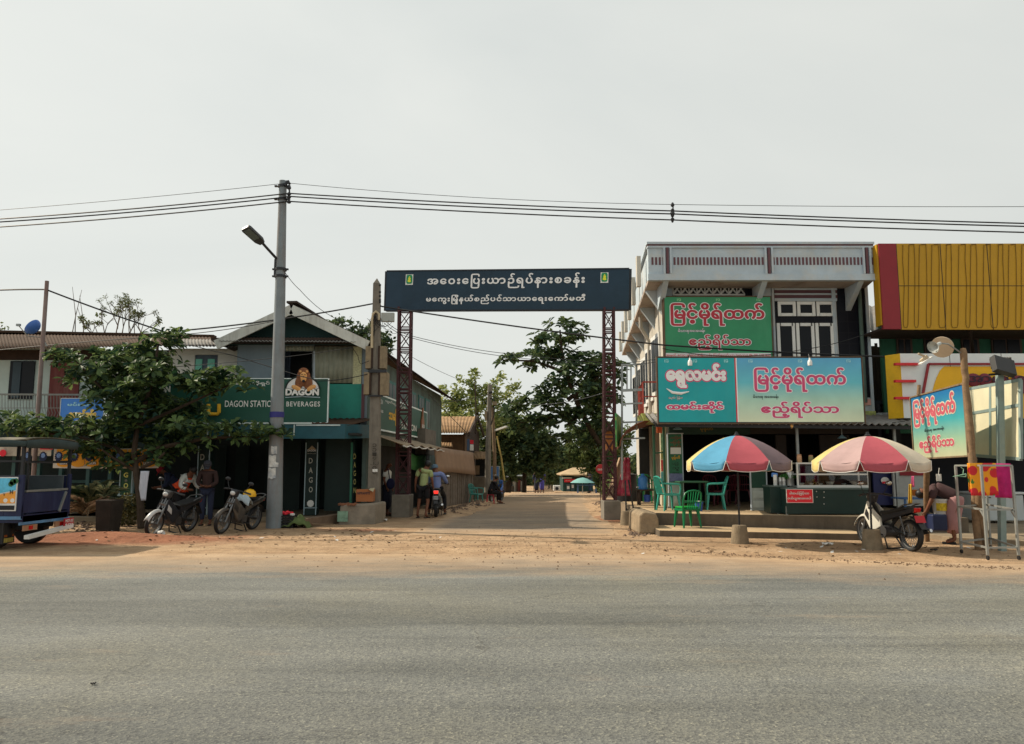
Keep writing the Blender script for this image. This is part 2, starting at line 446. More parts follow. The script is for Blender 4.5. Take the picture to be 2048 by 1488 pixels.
def redness(x, y, X, Y):
    d = math.hypot((X + 9.4) / 3.6, (Y - 16.2) / 1.2)
    e = math.hypot((X + 3.9) / 3.0, (Y - 18.6) / 1.0)
    g = math.hypot((X - 2.9) / 0.9, (Y - 22.4) / 2.4)
    return max(0.0, 1.1 - d * 0.6, 0.6 - 0.5 * e, 0.7 - 0.5 * g)
def bumps(x, y):
    return 0.16 * math.exp(-((x + 8.6) / 1.6) ** 2 - ((y - 16.3) / 0.55) ** 2)
def mound(x, y):
    z = bumps(x, y)
    if 20 < y < 34:                                                # rubble verge on both sides of the street
        cx = 0.0632 * (y - 20.5)
        z += 0.16 * math.exp(-((x - (-2.2 + cx)) / 0.35) ** 2) * min(1, max(0, (y - 23) / 2)) + 0.17 * math.exp(-((x - (3.1 + cx)) / 0.4) ** 2) * min(1, max(0, (y - 21.5) / 1.5))
    return z
sheet('ground', [-1500, -200, -60, -30] + fr(-20, 16, 0.4) + [30, 60, 200, 1500], [-40, -10, 4] + fr(10, 30, 0.4) + [33, 36, 40, 45, 50, 55, 70, 120, 300, 1500], ground_mat('dirt_ground'), 0.0, redness, zf=mound)
def redge(x):                                                     # far edge of the main road
    return 13.7 - 0.12 * max(0, x) - 0.02 * max(0, x) ** 1.5 + 0.25 * math.sin(x * 0.7) * 0.5 - 0.01 * max(0, -x - 4) * 8
asph = ground_mat('main_asphalt')
sheet('main_road', [-120, -60, -30] + fr(-16, 16, 0.8) + [30, 60, 120], [-12, 0, 3] + fr(5, 9, 1.0) + fr(9.3, 13.4, 0.2), asph, 0.004,
      lambda x, y, X, Y: max(0.0, min(1.0, 1 - (13.4 - y) / 3.3)), warp=lambda x, y: (x, y + (redge(x) - 13.4) * max(0, (y - 5) / 8.4)))
def stw(x, y): return (x + 0.0632 * (y - 20.5), y)
sheet('side_street', fr(-2.1, 2.6, 0.235), fr(17.2, 32, 0.4) + fr(33, 53, 1.0), ground_mat('street_asphalt'), 0.005,
      lambda x, y, X, Y: max(0.0, min(1.0, 1 - (x + 2.1) / 0.9), min(1.0, 1 - (2.6 - x) / 1.0), min(1.0, 1 - (y - 17.2) / 3.6), 0.42 + 0.3 * min(1, max(0, (y - 23) / 8))), warp=stw, zf=None)
# ================================================================ right: two-storey shophouse
pale = mat('pale_blue_render', S(158, 170, 178, 1.35), 0.85, 0.1, 2.5, 0.15, stain=S(196, 182, 160, 1.1), samt=0.4)
sidewall = mat('cream_render', S(196, 190, 178, 0.95), 0.85, 0.1, 2, 0.15, stain=S(150, 140, 122), samt=0.5, streak=True)
maroon = mat('maroon_trim', S(92, 62, 68, 1.2), 0.7, 0.1)
def brickmat(name, c1, c2, mort, sx, sy, rough=0.35):
    m = bpy.data.materials.new(name); m.use_nodes = True
    n, l = m.node_tree.nodes, m.node_tree.links
    t = n.new('ShaderNodeTexCoord'); mp = n.new('ShaderNodeMapping'); mp.inputs['Rotation'].default_value = (PI / 2, 0, 0)
    br = n.new('ShaderNodeTexBrick'); br.inputs['Scale'].default_value = 1.0
    br.inputs['Brick Width'].default_value = sx; br.inputs['Row Height'].default_value = sy; br.inputs['Mortar Size'].default_value = 0.006; br.offset = 0.0
    for k, c in (('Color1', c1), ('Color2', c2), ('Mortar', mort)): br.inputs[k].default_value = (*c, 1)
    l.new(t.outputs['Object'], mp.inputs['Vector']); l.new(mp.outputs['Vector'], br.inputs['Vector'])
    b = n['Principled BSDF']; l.new(br.outputs['Color'], b.inputs['Base Color']); b.inputs['Roughness'].default_value = rough; b.inputs['Specular IOR Level'].default_value = .15
    return m
tile = brickmat('black_tile', (0.007, 0.008, 0.013), (0.01, 0.011, 0.017), (0.02, 0.02, 0.024), 0.3, 0.3, .5)
FY, PY = 20.3, 19.3
SK = 0.1
shop = thing('shophouse', 'two storey pale blue concrete shophouse with parapet and dark tiled front', 'building', P(1530, 1035, FY) * V((1, 1, 0)) if False else V((6.7, FY, 0)))
x0, x1, _, ztop = R(1328, 552, 1742, 850, FY)
z2 = P(1530, 835, FY).z
def sk(x, y): return x + SK * (y - FY)
b = MB(); b.xy([(x0, FY), (x1, FY), (sk(x1, 33), 33), (sk(x0, 33), 33)], z2, ztop + 0.12); b.build('wall', [sidewall], shop)
b = MB()                                                          # front skin of the upper storey
b.rect(1328, 560, 1490, 850, FY - 0.03, 0.028)
b.rect(1530, 560, 1549, 850, FY - 0.03, 0.028); b.rect(1674, 560, 1677, 850, FY - 0.05, 0.048); b.rect(1737, 560, 1743, 850, FY - 0.06, 0.058)
b.rect(1674, 795, 1743, 850, FY - 0.02, 0.018)
b.build('front_render', pale, shop, each=1)
b = MB(); b.rect(1490, 556, 1530, 850, FY - 0.025, 0.023); b.rect(1677, 556, 1737, 795, FY - 0.025, 0.023); b.rect(1549, 600, 1674, 850, FY - 0.012, 0.01); b.build('tile_cladding', tile, shop)
b = MB(); b.rect(1676, 798, 1742, 810, FY - 0.05, 0.03); b.build('string_course', mat('salmon_band', S(200, 150, 140, 1.5), 0.8), shop)
# breeze-block vent
vent = MB(); vent.rect(1345, 566, 1489, 593, FY - 0.045, 0.013); vent = vent.build('vent_opening', black, shop)
b = MB(); xa, xb, za, zb = R(1345, 568, 1488, 590, FY)
n = 9; w = (xb - xa) / n; h = (zb - za)
for i in range(n):
    for s in (0, 1):
        X0, Z0 = xa + i * w, za
        for (p, q, r_) in (((0.02, 0.05), (0.5, 0.5), 0.34), ((0.98, 0.95), (0.5, 0.5), 0.34)) if s == 0 else (((0.02, 0.95), (0.5, 0.5), 0.2), ((0.98, 0.05), (0.5, 0.5), 0.2)):
            a_, c_ = V((X0 + p[0] * w, FY - 0.06, Z0 + p[1] * h)), V((X0 + q[0] * w, FY - 0.06, Z0 + q[1] * h))
            b.tube([a_, (a_ + c_) / 2, c_], [0.012, h * r_ * 0.36, 0.012], 6)
    b.box(X0 - 0.012, X0 + 0.012, FY - 0.075, FY - 0.046, za, zb)
b.box(xa, xb, FY - 0.08, FY - 0.046, za - 0.03, za + 0.015); b.box(xa, xb, FY - 0.08, FY - 0.046, zb - 0.015, zb + 0.03)
b.build('lattice', white_paint, vent)
# big window
win = MB(); win.rect(1549, 566, 1674, 600, FY - 0.03, 0.02); win = win.build('louvre_panel', maroon, shop)
b = MB()
for v in (567, 578, 588, 598): b.rect(1549, v - 1.6, 1674, v + 1.6, FY - 0.07, 0.038)
b.build('louvre_slat', pale, win)
fr_ = MB(); fr_.rect(1549, 560, 1553, 850, FY - 0.075, 0.06); fr_.rect(1670, 560, 1674, 850, FY - 0.075, 0.06); fr_.rect(1549, 598, 1674, 602, FY - 0.085, 0.06)
fr_.build('window_surround', pale, shop)
def casement(u0, v0, u1, v1, t=6.0):
    f = MB(); y = FY - 0.06
    f.rect(u0, v0, u0 + t, v1, y, .045); f.rect(u1 - t, v0, u1, v1, y, .045); f.rect(u0 + t, v0, u1 - t, v0 + t, y, .045); f.rect(u0 + t, v1 - t, u1 - t, v1, y, .045)
    f = f.build('window', mat('window_white', (0.8, 0.8, 0.76), 0.5, 0.05), shop)
    g = MB(); g.rect(u0 + t, v0 + t, u1 - t, v1 - t, FY - 0.03, .012); g.build('pane', glass_dark, f)
for i in range(3):
    casement(1556 + i * 38.7, 603, 1592 + i * 38.7, 632)
    casement(1556 + i * 38.7, 646, 1592 + i * 38.7, 760)
# parapet and overhang
px0, px1, pz0, pz1 = R(1297, 484, 1747, 552, PY)
slabz = pz0
ov = x0 - px0
b = MB(); b.xy([(px0, PY), (px1, PY), (px1 + .2, FY), (sk(px1, 33), 33), (sk(px0, 33), 33)], slabz - 0.1, slabz); b.build('roof_slab', mat('soffit_render', S(150, 138, 128, 1.4), 0.9, 0.15, 2, stain=S(90, 76, 66, 1.2), samt=0.6), shop)
pm = [pale, maroon, sidewall]
b = MB(); yb = PY + 0.14
b.box(px0, px1, PY + 0.04, yb, slabz, pz1 - 0.12)
b.hexa([(px0 + .04, PY + .05, slabz), (px0 + .16, PY + .05, slabz), (sk(px0, 33) + .12, 33, slabz), (sk(px0, 33), 33, slabz), (px0 + .04, PY + .05, pz1 - .12), (px0 + .16, PY + .05, pz1 - .12), (sk(px0, 33) + .12, 33, pz1 - .12), (sk(px0, 33), 33, pz1 - .12)])
b.hexa([(px1 - .12, PY + .15, slabz), (px1, PY + .15, slabz), (sk(px1, 33), 33, slabz), (sk(px1, 33) - .12, 33, slabz), (px1 - .12, PY + .15, pz1 - .12), (px1, PY + .15, pz1 - .12), (sk(px1, 33), 33, pz1 - .12), (sk(px1, 33) - .12, 33, pz1 - .12)])
par = b.build('parapet', pale, shop)
b = MB()
b.box(px0 - .04, px1 + .03, PY - .03, yb + .04, pz1 - .06, pz1); b.m = 1; b.box(px0 - .02, px1 + .01, PY - .005, yb + .02, pz1 - .1, pz1 - .06); b.m = 0
b.box(px0 - .02, px1 + .02, PY, yb + .02, pz1 - .15, pz1 - .1)
b.box(px0 - .02, px1 + .02, PY - .01, yb, slabz - .11, slabz + .06)
b.hexa([(px0 - .03, yb + .05, pz1 - .06), (px0 + .2, yb + .05, pz1 - .06), (sk(px0, 33) + .2, 33, pz1 - .06), (sk(px0, 33) - .03, 33, pz1 - .06), (px0 - .03, yb + .05, pz1), (px0 + .2, yb + .05, pz1), (sk(px0, 33) + .2, 33, pz1), (sk(px0, 33) - .03, 33, pz1)])
b.build('coping', [pale, maroon], par)
b = MB()
for u in (1335, 1538, 1734):
    xc = P(u, 520, PY).x
    for dx, w_, m_ in ((-.085, .05, 0), (.085, .05, 0), (0, .06, 1)):
        b.m = m_; b.box(xc + dx - w_ / 2, xc + dx + w_ / 2, PY - .02, PY + .05, slabz + .06, pz1 - .15)
b.build('pier', [pale, maroon, sidewall], par, each=3); b = MB()
for u0, u1 in ((1341, 1530), (1545, 1726), (1302, 1328)): b.rect(u0, 492, u1, 494.5, PY + .015, .03); b.rect(u0, 546, u1, 548, PY + .015, .03)
b.build('panel_moulding', pale, par, each=1); b = MB()
yy = PY + 1.2
while yy < 32.6:
    xx = sk(px0, yy) - SK + .02
    b.box(xx - .06, xx + .05, yy - .09, yy + .09, slabz, pz1 - .06); yy += 2.4
b.build('side_pier', sidewall, par, each=1)
b = MB()
u = 1303.0
while u < 1747:
    if not (1328 < u < 1341 or 1530 < u < 1545 or 1726 < u < 1741): b.rect(u, 514.5, u + 4.0, 529.5, PY + .03, .02)
    u += 7.35
b.build('slit_band', maroon, par)
b = MB()
for u in (1334, 1533, 1727):
    xc = P(u, 560, PY).x
    b.yz([(PY + .1, slabz - .1), (FY - .03, slabz - .1), (FY - .03, slabz - .72)], xc - .07, xc + .07)
for y in (20.6, 22.9, 25.2, 27.5, 29.8, 32.1):
    xw = sk(x0, y)
    b.xz([(xw - ov + .1, slabz - .1), (xw, slabz - .1), (xw, slabz - .75)], y - .08, y + .08)
b.build('bracket', pale, shop, each=1)
# side wall: windows, balcony, pipe, curved awning
for y in (21.2, 23.6, 26.0, 28.4, 30.8):
    for z_ in (3.55,):
        xx = sk(x0, y)
        b = MB(); b.box(xx - .05, xx + .02, y, y + 1.25, z_, z_ + 1.75); wn_ = b.build('side_window', white_paint, shop); gl = MB()
        for k in range(2): gl.box(xx - .062, xx - .045, y + .12 + k * .55, y + .57 + k * .55, z_ + .12, z_ + 1.62)
        gl.build('pane', glass_dark, wn_, each=1)

b = MB(); y = 24.0; xx = sk(x0, y); b.tube([(xx - .35, y, slabz - .1), (xx - .35, y, slabz - .5), (xx - .1, y, slabz - .95), (xx - .1, y, 0.6)], .06); b.build('drainpipe', sidewall, shop)
bal = MB(); xx = sk(x0, 21.5)
bal.hexa([(xx - .62, 20.75, z2 - .05), (xx, 20.75, z2 - .05), (xx + .22, 22.9, z2 - .05), (xx - .4, 22.9, z2 - .05), (xx - .7, 20.7, z2 + .14), (xx, 20.7, z2 + .14), (xx + .22, 22.95, z2 + .14), (xx - .48, 22.95, z2 + .14)])
bal = bal.build('balcony', mat('check_tile', S(176, 186, 110, 1.0), 0.6, 0.4, 9), shop)
b = MB()
for k in range(9):
    y = 20.75 + k * .265; xq = sk(xx, y) - .12 - .55
    b.cyl((xq, y, z2 + .14), (xq, y, z2 + 1.0), .012, n=5)
b.tube([(sk(xx, 20.75) - .05, 20.72, z2 + 1.0), (sk(xx, 20.75) - .67, 20.72, z2 + 1.0), (sk(xx, 22.9) - .67, 22.9, z2 + 1.0)], .025, 6)
b.tube([(sk(xx, 20.75) - .05, 20.72, z2 + .6), (sk(xx, 20.75) - .67, 20.72, z2 + .6), (sk(xx, 22.9) - .67, 22.9, z2 + .6)], .018, 6)
b.build('railing', mat('red_rail', S(150, 60, 50), 0.6), bal)
b = MB()
pts = [(sk(x0, FY) - 1.15 * math.sin(t), z2 - .75 + .75 * math.cos(t)) for t in [i * PI / 2 / 8 for i in range(9)]]
b.grid(lambda s, t: V((pts[int(round(t * 8))][0] + .1 * s * 5, 20.9 + s * 4.2, pts[int(round(t * 8))][1])), 6, 8)
b.build('side_awning', mat('brown_awning', S(120, 72, 54), 0.8, 0.15), shop, smooth=True, thick=.03)
# upper-right corner of the front: green pipe
b = MB(); xp = P(1716, 600, FY).x; b.cyl((xp, FY - .1, 3.2), (xp + .0, FY - .1, slabz - .1), .05); b.build('drainpipe', mat('green_pipe', S(70, 88, 80, 1.4), 0.6), shop)
b = MB(); b.rect(1676, 822, 1752, 834, FY - .5, .5); b.build('balcony', MC['check_tile'], shop)
# ground storey shell
zf = 0.42
b = MB()
b.hexa([(x0, FY, 0), (x0 + .15, FY, 0), (sk(x0, 33) + .15, 33, 0), (sk(x0, 33), 33, 0), (x0, FY, z2), (x0 + .15, FY, z2), (sk(x0, 33) + .15, 33, z2), (sk(x0, 33), 33, z2)])
b.build('side_wall', sidewall, shop)
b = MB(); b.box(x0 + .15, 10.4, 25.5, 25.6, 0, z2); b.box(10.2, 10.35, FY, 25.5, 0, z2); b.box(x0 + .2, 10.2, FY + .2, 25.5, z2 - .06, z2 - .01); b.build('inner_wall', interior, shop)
dk = mat('dark_green_board', S(24, 46, 38, 1.4), 0.7, 0.2)
hb = MB(); hb.rect(1338, 842, 1500, 869, FY - .12, .1); hb = hb.build('header_board', dk, shop)
writeuv('မုန့်တီ', 1400, 852, 1426, 864, FY - .12, mat('dull_yellow', S(120, 96, 40), 0.7), hb)
b = MB(); b.rect(1500, 842, 1738, 868, FY - .1, .08); b.rect(1555, 870, 1575, 1010, FY - .1, .09); b.rect(1640, 870, 1700, 930, FY + .3, .06); b.build('transom', mat('brown_transom', S(52, 44, 40), 0.8), shop)
def menu_door(u0, u1, v0, v1, vm, nm, Y=20.1):
    f = MB(); f.rect(u0, vm, u1, v1, Y, .04); d = f.build('door', mat('grey_door', S(150, 158, 152, 1.3), 0.7, 0.1, stain=S(90, 90, 84), samt=.4), shop)
    f = MB(); k = (u1 - u0) * .14
    for a_, c_ in ((vm + 6, (vm + v1) / 2 - 3), ((vm + v1) / 2 + 3, v1 - 6)): f.rect(u0 + k, a_, u1 - k, c_, Y - .012, .02)
    f.build('door_panel', mat('grey_door_panel', S(160, 168, 162, 1.3), 0.7), d, each=1)
    f = MB(); f.rect(u0, v0, u1, vm, Y, .04); f.build('menu_board', nm, d, bev=.004)
    f = MB()
    for q in (u0 - 1, u1 - 1): f.rect(q, v0 - 2, q + 2, v1, Y - .02, .06)
    f.rect(u0 - 1, v0 - 3, u1 + 1, v0 - 1, Y - .02, .06); f.build('door_frame', pale, d)
    return d
mgreen = mat('menu_green', S(38, 92, 66, 1.5), 0.6, 0.15)
d = menu_door(1337, 1366, 869, 1013, 965, mgreen)
dr = mat('dim_red_ink', S(128, 70, 56, 1.4), 0.7)
for i, s in enumerate(('ကြာဆံ', 'မြေအိုး', 'ဆန်ပြုတ်')): writeuv(s, 1341, 872 + i * 9, 1362, 880 + i * 9, 20.1, dr, d, off=.02)
f = MB(); f.rect(1341, 895, 1362, 908, 20.09, .008); f.build('paper_notice', white_ink, d)
writeuv('မုန့်တီ', 1343, 911, 1360, 920, 20.1, yellow_ink, d)
for i, s in enumerate(('ပြည်', 'သူ', 'လမု')): writeuv(s, 1345, 924 + i * 10, 1358, 932 + i * 10, 20.1, black_ink, d, off=.01)
f = MB(); f.rect(1338, 947, 1365, 963, 20.09, .008); f.build('lower_panel', mat('mauve_patch', S(96, 100, 130, 1.5), 0.7, 0.35, 14), d)
menu_door(1502, 1534, 925, 1021, 976, mat('dark_menu_green', S(24, 56, 44, 1.5), 0.6), 19.2)
bd = MB(); bd.rect(1747, 928, 1786, 1010, 19.6, .05); bd = bd.build('door', mat('navy_door', S(26, 32, 74, 1.5), 0.5, 0.1), shop)
f = MB(); c_ = P(1770, 961, 19.57); f.lathe(c_, [(0, 0), (.085, 0), (.085, .012), (0, .013)], 20, axis=(0, -1, 0), sx=1.25); f.build('sticker', white_ink, bd)
f = MB(); c_ = P(1770, 965, 19.55); f.ob(c_, (.14, .01, .05)); f.build('sticker_band', red_ink, bd)
# awning of corrugated tin
def corrugated(name, a, bb, c, d_, m, parent, pitch=.1, amp=.016, nv=2, sag=0.0):
    """corrugated sheet a-b along the eave, d-c along the top; ridges run eave->top"""
    a, bb, c, d_ = map(V, (a, bb, c, d_))
    n = max(4, int((bb - a).length / pitch * 4))
    nn = (bb - a).cross(d_ - a).normalized()
    q = MB(); q.grid(lambda s, t: (a.lerp(bb, s)).lerp(d_.lerp(c, s), t) + nn * (amp * math.sin(s * n / 4 * 2 * PI)) - V((0, 0, sag * math.sin(PI * s))), n, nv)
    return q.build(name, m, parent, smooth=True, thick=.006)
AY = 18.2
ax0, ax1 = P(1304, 849, AY).x, P(1842, 849, AY).x
za, zc = P(1500, 850, AY).z, P(1500, 830, 20.3).z
corrugated('awning', (ax0, AY, za + .05), (ax1, AY - .2, za - .0), (ax1 + .3, FY, za + .42), (ax0 + .2, FY, za + .42), tin_grey, shop, .16, .03)
b = MB(); b.bar((ax0 + .1, AY + .1, za), (ax1 - .1, AY - .1, za - .07), .06, .08); b.bar((ax0 + .2, FY - .9, za + .18), (ax1 - .1, FY - .9, za + .16), .06, .08)
for i in range(7):
    q = ax0 + .15 + (ax1 - ax0 - .3) * i / 6; b.bar((q, AY + .05, za - .0), (q + .1, FY, za + .36), .05, .07)
b.build('awning_beam', steel_dark, shop, each=1)
gp = mat('green_post', S(40, 78, 56, 1.2), 0.6, 0.15)
b = MB()
for u in (1311, 1331):
    a_ = G(u, 1020, zf); b.bar((a_.x, a_.y, zf), (a_.x, a_.y, za + .05), .055)
a_, c_ = G(1311, 1020, zf), G(1331, 1020, zf)
for z_ in (1.1, 1.85): b.bar((a_.x, a_.y, z_), (c_.x, c_.y, z_ + .02), .035)
b.build('awning_frame', gp, shop)
b = MB()
for u, w_ in ((1595, 4), (1790, 5)):
    p_ = P(u, 900, 18.6); b.bar((p_.x, 18.6, zf), (p_.x, 18.6, za), .06)
b.build('awning_post', steel, shop, each=1)
# left corner clutter of the ground floor: striped posters on the jamb
jm = MB(); jm.rect(1322, 850, 1334, 1012, FY - .02, .1); jm = jm.build('door_jamb', mat('cream_jamb', S(200, 190, 160, 1.0), 0.8, 0.1), shop)
for v0, v1, cc in ((868, 900, S(120, 150, 110, 1.2)), (902, 918, S(150, 146, 80, 1.2)), (920, 942, S(196, 60, 60, 1.2)), (944, 965, S(90, 150, 150, 1.2))):
    f = MB(); f.rect(1322, v0, 1329, v1, FY - .035, .01); f.build('poster', mat('poster_%d' % v0, cc, .6, .35, 18), jm)
f = MB(); f.rect(1314, 845, 1324, 866, FY - .6, .05); f.build('orange_board', mat('orange_board', S(196, 90, 50, 1.2), .6), shop)
# platform and steps (concrete)
step_m = mat('step_concrete', S(168, 150, 124, 0.72), 0.9, 0.14, 2.2, 0.3, stain=S(96, 84, 70), samt=.55)
a_, c_ = G(1316, 1050, .13), G(1738, 1062, .11)
b = MB(); b.xy([(a_.x - .05, a_.y), (c_.x, c_.y), (c_.x + 2.0, c_.y - .35), (c_.x + 2.4, 24), (a_.x - .05, 24)], -.1, zf - .0); b.k[1] = 1; dusty = mat('sunlit_dusty_concrete', S(205, 178, 140, .8), .95, .16, 2.2, .3, stain=S(150, 130, 104, .7), samt=.5); step_w = mat('shaded_step_front', S(128, 116, 100, .62), .9, .2, 2.2, .3, stain=S(76, 68, 58, .7), samt=.6, streak=True); pl = tag(b.build('platform', [step_w, dusty], None, bev=.012), kind='structure')  # dusty top also lightened as sunlit, front darkened as shaded, in the colours
a2, c2 = G(1319, 1073), G(1738, 1081)
b = MB(); b.xy([(a2.x, a2.y), (c2.x, c2.y), (c2.x + .05, c_.y - .01), (a2.x, a_.y - .01)], -.1, .135); b.k[1] = 1; tag(b.build('lower_step', [step_w, dusty], None, bev=.012), kind='structure')  # same painted sunlit top and shaded front
# apron of trodden dirt in front
# ================================================================ signs of the shophouse
def signboard(name, label, u0, v0, u1, v1, Y, face, frame, d=.05, t=2.2, tilt=0.0):
    p_ = P((u0 + u1) / 2, v1, Y)
    s_ = thing(name, label, 'sign', (p_.x, Y + d, p_.z))
    b = MB(); b.rect(u0, v0, u1, v1, Y, d); b.build('panel', face, s_)
    b = MB(); x0, x1, z0, z1 = R(u0, v0, u1, v1, Y); w = t / F * Y
    for q in ((x0 - w, x1 + w, z1, z1 + w), (x0 - w, x1 + w, z0 - w, z0), (x0 - w, x0, z0, z1), (x1, x1 + w, z0, z1)): b.box(q[0], q[1], Y - .012, Y + d, q[2], q[3])
    b.build('frame', frame, s_)
    return s_
def gradmat(name, stops, z0, z1):
    m = bpy.data.materials.new(name); m.use_nodes = True; n, l = m.node_tree.nodes, m.node_tree.links
    t = n.new('ShaderNodeTexCoord'); sx = n.new('ShaderNodeSeparateXYZ'); l.new(t.outputs['Object'], sx.inputs[0])
    mr = n.new('ShaderNodeMapRange'); mr.inputs['From Min'].default_value = z0; mr.inputs['From Max'].default_value = z1; l.new(sx.outputs['Z'], mr.inputs['Value'])
    r = n.new('ShaderNodeValToRGB'); e = r.color_ramp.elements
    while len(e) < len(stops): e.new(.5)
    for i, (p, c) in enumerate(stops): e[i].position = p; e[i].color = (*c, 1)
    l.new(mr.outputs['Result'], r.inputs['Fac'])
    no = n.new('ShaderNodeTexNoise'); no.inputs['Scale'].default_value = 2; no.inputs['Detail'].default_value = 6; l.new(t.outputs['Object'], no.inputs['Vector'])
    m2 = n.new('ShaderNodeMapRange'); m2.inputs['From Min'].default_value = .3; m2.inputs['From Max'].default_value = .7; m2.inputs['To Min'].default_value = .9; m2.inputs['To Max'].default_value = 1.06; l.new(no.outputs['Fac'], m2.inputs['Value'])
    mx = n.new('ShaderNodeMix'); mx.data_type = 'RGBA'; mx.blend_type = 'MULTIPLY'; mx.inputs[0].default_value = 1; l.new(r.outputs['Color'], mx.inputs[6]); l.new(m2.outputs['Result'], mx.inputs[7])
    l.new(mx.outputs[2], n['Principled BSDF'].inputs['Base Color']); n['Principled BSDF'].inputs['Roughness'].default_value = .45
    bn = n.new('ShaderNodeTexNoise'); bn.inputs['Scale'].default_value = 2.5; l.new(t.outputs['Object'], bn.inputs['Vector']); bu = n.new('ShaderNodeBump'); bu.inputs['Strength'].default_value = .08; bu.inputs['Distance'].default_value = .05; l.new(bn.outputs['Fac'], bu.inputs['Height']); l.new(bu.outputs['Normal'], n['Principled BSDF'].inputs['Normal'])
    return m
KS = 1.55
sg_red = mat('sign_red', S(168, 48, 62, 1.3), .6, .04); sg_shadow = mat('sign_dark_outline', S(60, 24, 30), .6, .04)
sg_cream = mat('sign_cream', S(222, 216, 200, KS), .6, .04); sg_pink = mat('sign_pink', S(190, 72, 112, 1.25), .6, .04)
rust = mat('rusty_edge', S(96, 78, 62), .8, .3)
gs = signboard('signboard', 'green signboard with red lettering on the upper front of the shophouse', 1330, 594, 1543, 717, 19.9, mat('sign_green', S(46, 128, 88, 1.35), .5, .14, 1.5, .06, stain=S(70, 140, 104, 1.3), samt=.4, streak=True, bscale=2.5), rust)
NAME = 'မြင့်မိုရ်ထက်'.replace('မြ', 'ြမ', 1)
writeuv(NAME, 1341, 606, 1529, 652, 19.9, sg_red, gs, off=.035, outline=(sg_cream, .045), lift=.006)
writeuv('မိသားစုအေအးခန်း', 1356, 657, 1410, 667, 19.9, sg_cream, gs, off=.02, outline=(black_ink, .05))
writeuv('ဧည့်ရိပ်သာ', 1378, 669, 1502, 700, 19.9, sg_red, gs, off=.03, outline=(sg_cream, .05))
f = MB(); f.rect(1331, 706, 1542, 716, 19.892, .006); f.build('bottom_band', sg_cream, gs)
writeuv('အမှတ် ၈/၁၇ ေအာင်ဆန်းလမ်း ြပည်ေတာ်သာ (မေကွး) Ph-09 448 833', 1332, 707, 1541, 714.5, 19.886, red_ink, gs, off=.01)
b = MB()
xa, _, z0, z1 = R(1326, 590, 1330, 722, 19.9); b.box(xa, xa + .05, 19.93, 19.99, z0, z1); b.build('mounting_strut', rust, gs)
for u in (1358, 1436, 1517): writeuv('မြို့'.replace('မြ', 'ြမ'), u - 4, 597, u + 4, 602, 19.9, mat('sign_pale_green', S(140, 200, 150, KS), .6), gs, off=0, name='small_mark')
# lower wide sign
_, _, bz0, bz1 = R(1316, 714, 1726, 848, 18.1)
bs = signboard('signboard', 'wide turquoise signboard with pink lettering above the awning of the shophouse', 1316, 715, 1726, 846, 18.1,
               mat('sign_frame_back', S(60, 60, 60), .6), rust)
f = MB(); f.rect(1317, 716, 1471, 844, 18.09, .008); f.build('left_panel', mat('sign_teal', S(20, 142, 148, 1.35), .45, .12, 1.5, .06, stain=S(50, 150, 150, 1.3), samt=.4, streak=True, bscale=2.5), bs)
f = MB(); f.rect(1475, 716, 1725, 844, 18.09, .008)
f.build('right_panel', gradmat('sign_sky_gradient', [(0.0, S(196, 206, 178, KS * .9)), (.35, S(156, 194, 178, 1.3)), (.6, S(88, 172, 186, 1.3)), (1.0, S(78, 148, 188, 1.3))], 0, bz1 - bz0), bs)
f = MB(); f.rect(1471, 716, 1473.2, 844, 18.085, .01); f.m = 1; f.rect(1473.2, 716, 1475.4, 844, 18.085, .01); f.build('divider', [red_ink, sg_cream], bs)
writeuv('ေရွှလမင်း', 1332, 727, 1452, 776, 18.09, sg_cream, bs, off=.07, outline=(sg_pink, .07))
f = MB(); pts = [P(u, v, 18.075) for u, v in ((1333, 777), (1345, 785), (1362, 787), (1378, 783))]; f.tube(pts, [.008, .035, .035, .01], 6); f.build('flourish', sg_cream, bs)
writeuv('အမှတ် ၊ ြမန်မာ', 1337, 792, 1365, 800, 18.09, sg_cream, bs, off=.01, outline=(black_ink, .06))
writeuv('ထမင်းဆိုင်', 1333, 803, 1447, 826, 18.09, sg_pink, bs, off=.05, outline=(sg_cream, .07))
writeuv(NAME, 1508, 735, 1692, 784, 18.09, sg_pink, bs, off=.035, outline=(sg_cream, .045))
writeuv('မိသားစု အေအးခန်း', 1506, 789, 1557, 799, 18.09, black_ink, bs, off=.02)
writeuv('ဧည့်ရိပ်သာ', 1522, 803, 1678, 836, 18.09, sg_pink, bs, off=.035, outline=(sg_cream, .05))
for u in (1333, 1390, 1452, 1501, 1600, 1697): writeuv('မြို့'.replace('မြ', 'ြမ'), u - 4, 719, u + 4, 725, 18.09, mat('sign_pale_teal', S(150, 205, 210, KS), .6), bs, off=0, name='small_mark')
for u in (1379, 1618):                                            # lamps clipped to the top edge
    p_ = P(u, 722, 18.0)
    l_ = thing('spot_lamp', 'white bulb lamp clipped to the turquoise signboard above its ' + ('left panel' if u < 1450 else 'right panel'), 'lamp', p_, group='bulb lamps on the turquoise signboard')
    f = MB(); f.lathe(p_ + V((0, -.05, -.03)), [(.0, -.09), (.05, -.085), (.055, -.02), (.045, .03), (.02, .06), (.02, .1), (0, .1)], 14); f.build('bulb', white_ink, l_, smooth=True)
    f = MB(); f.tube([p_ + V((0, -.05, .07)), p_ + V((0, 0, .16)), p_ + V((0, .1, .1))], .012, 6); f.build('clip_arm', steel_dark, l_)
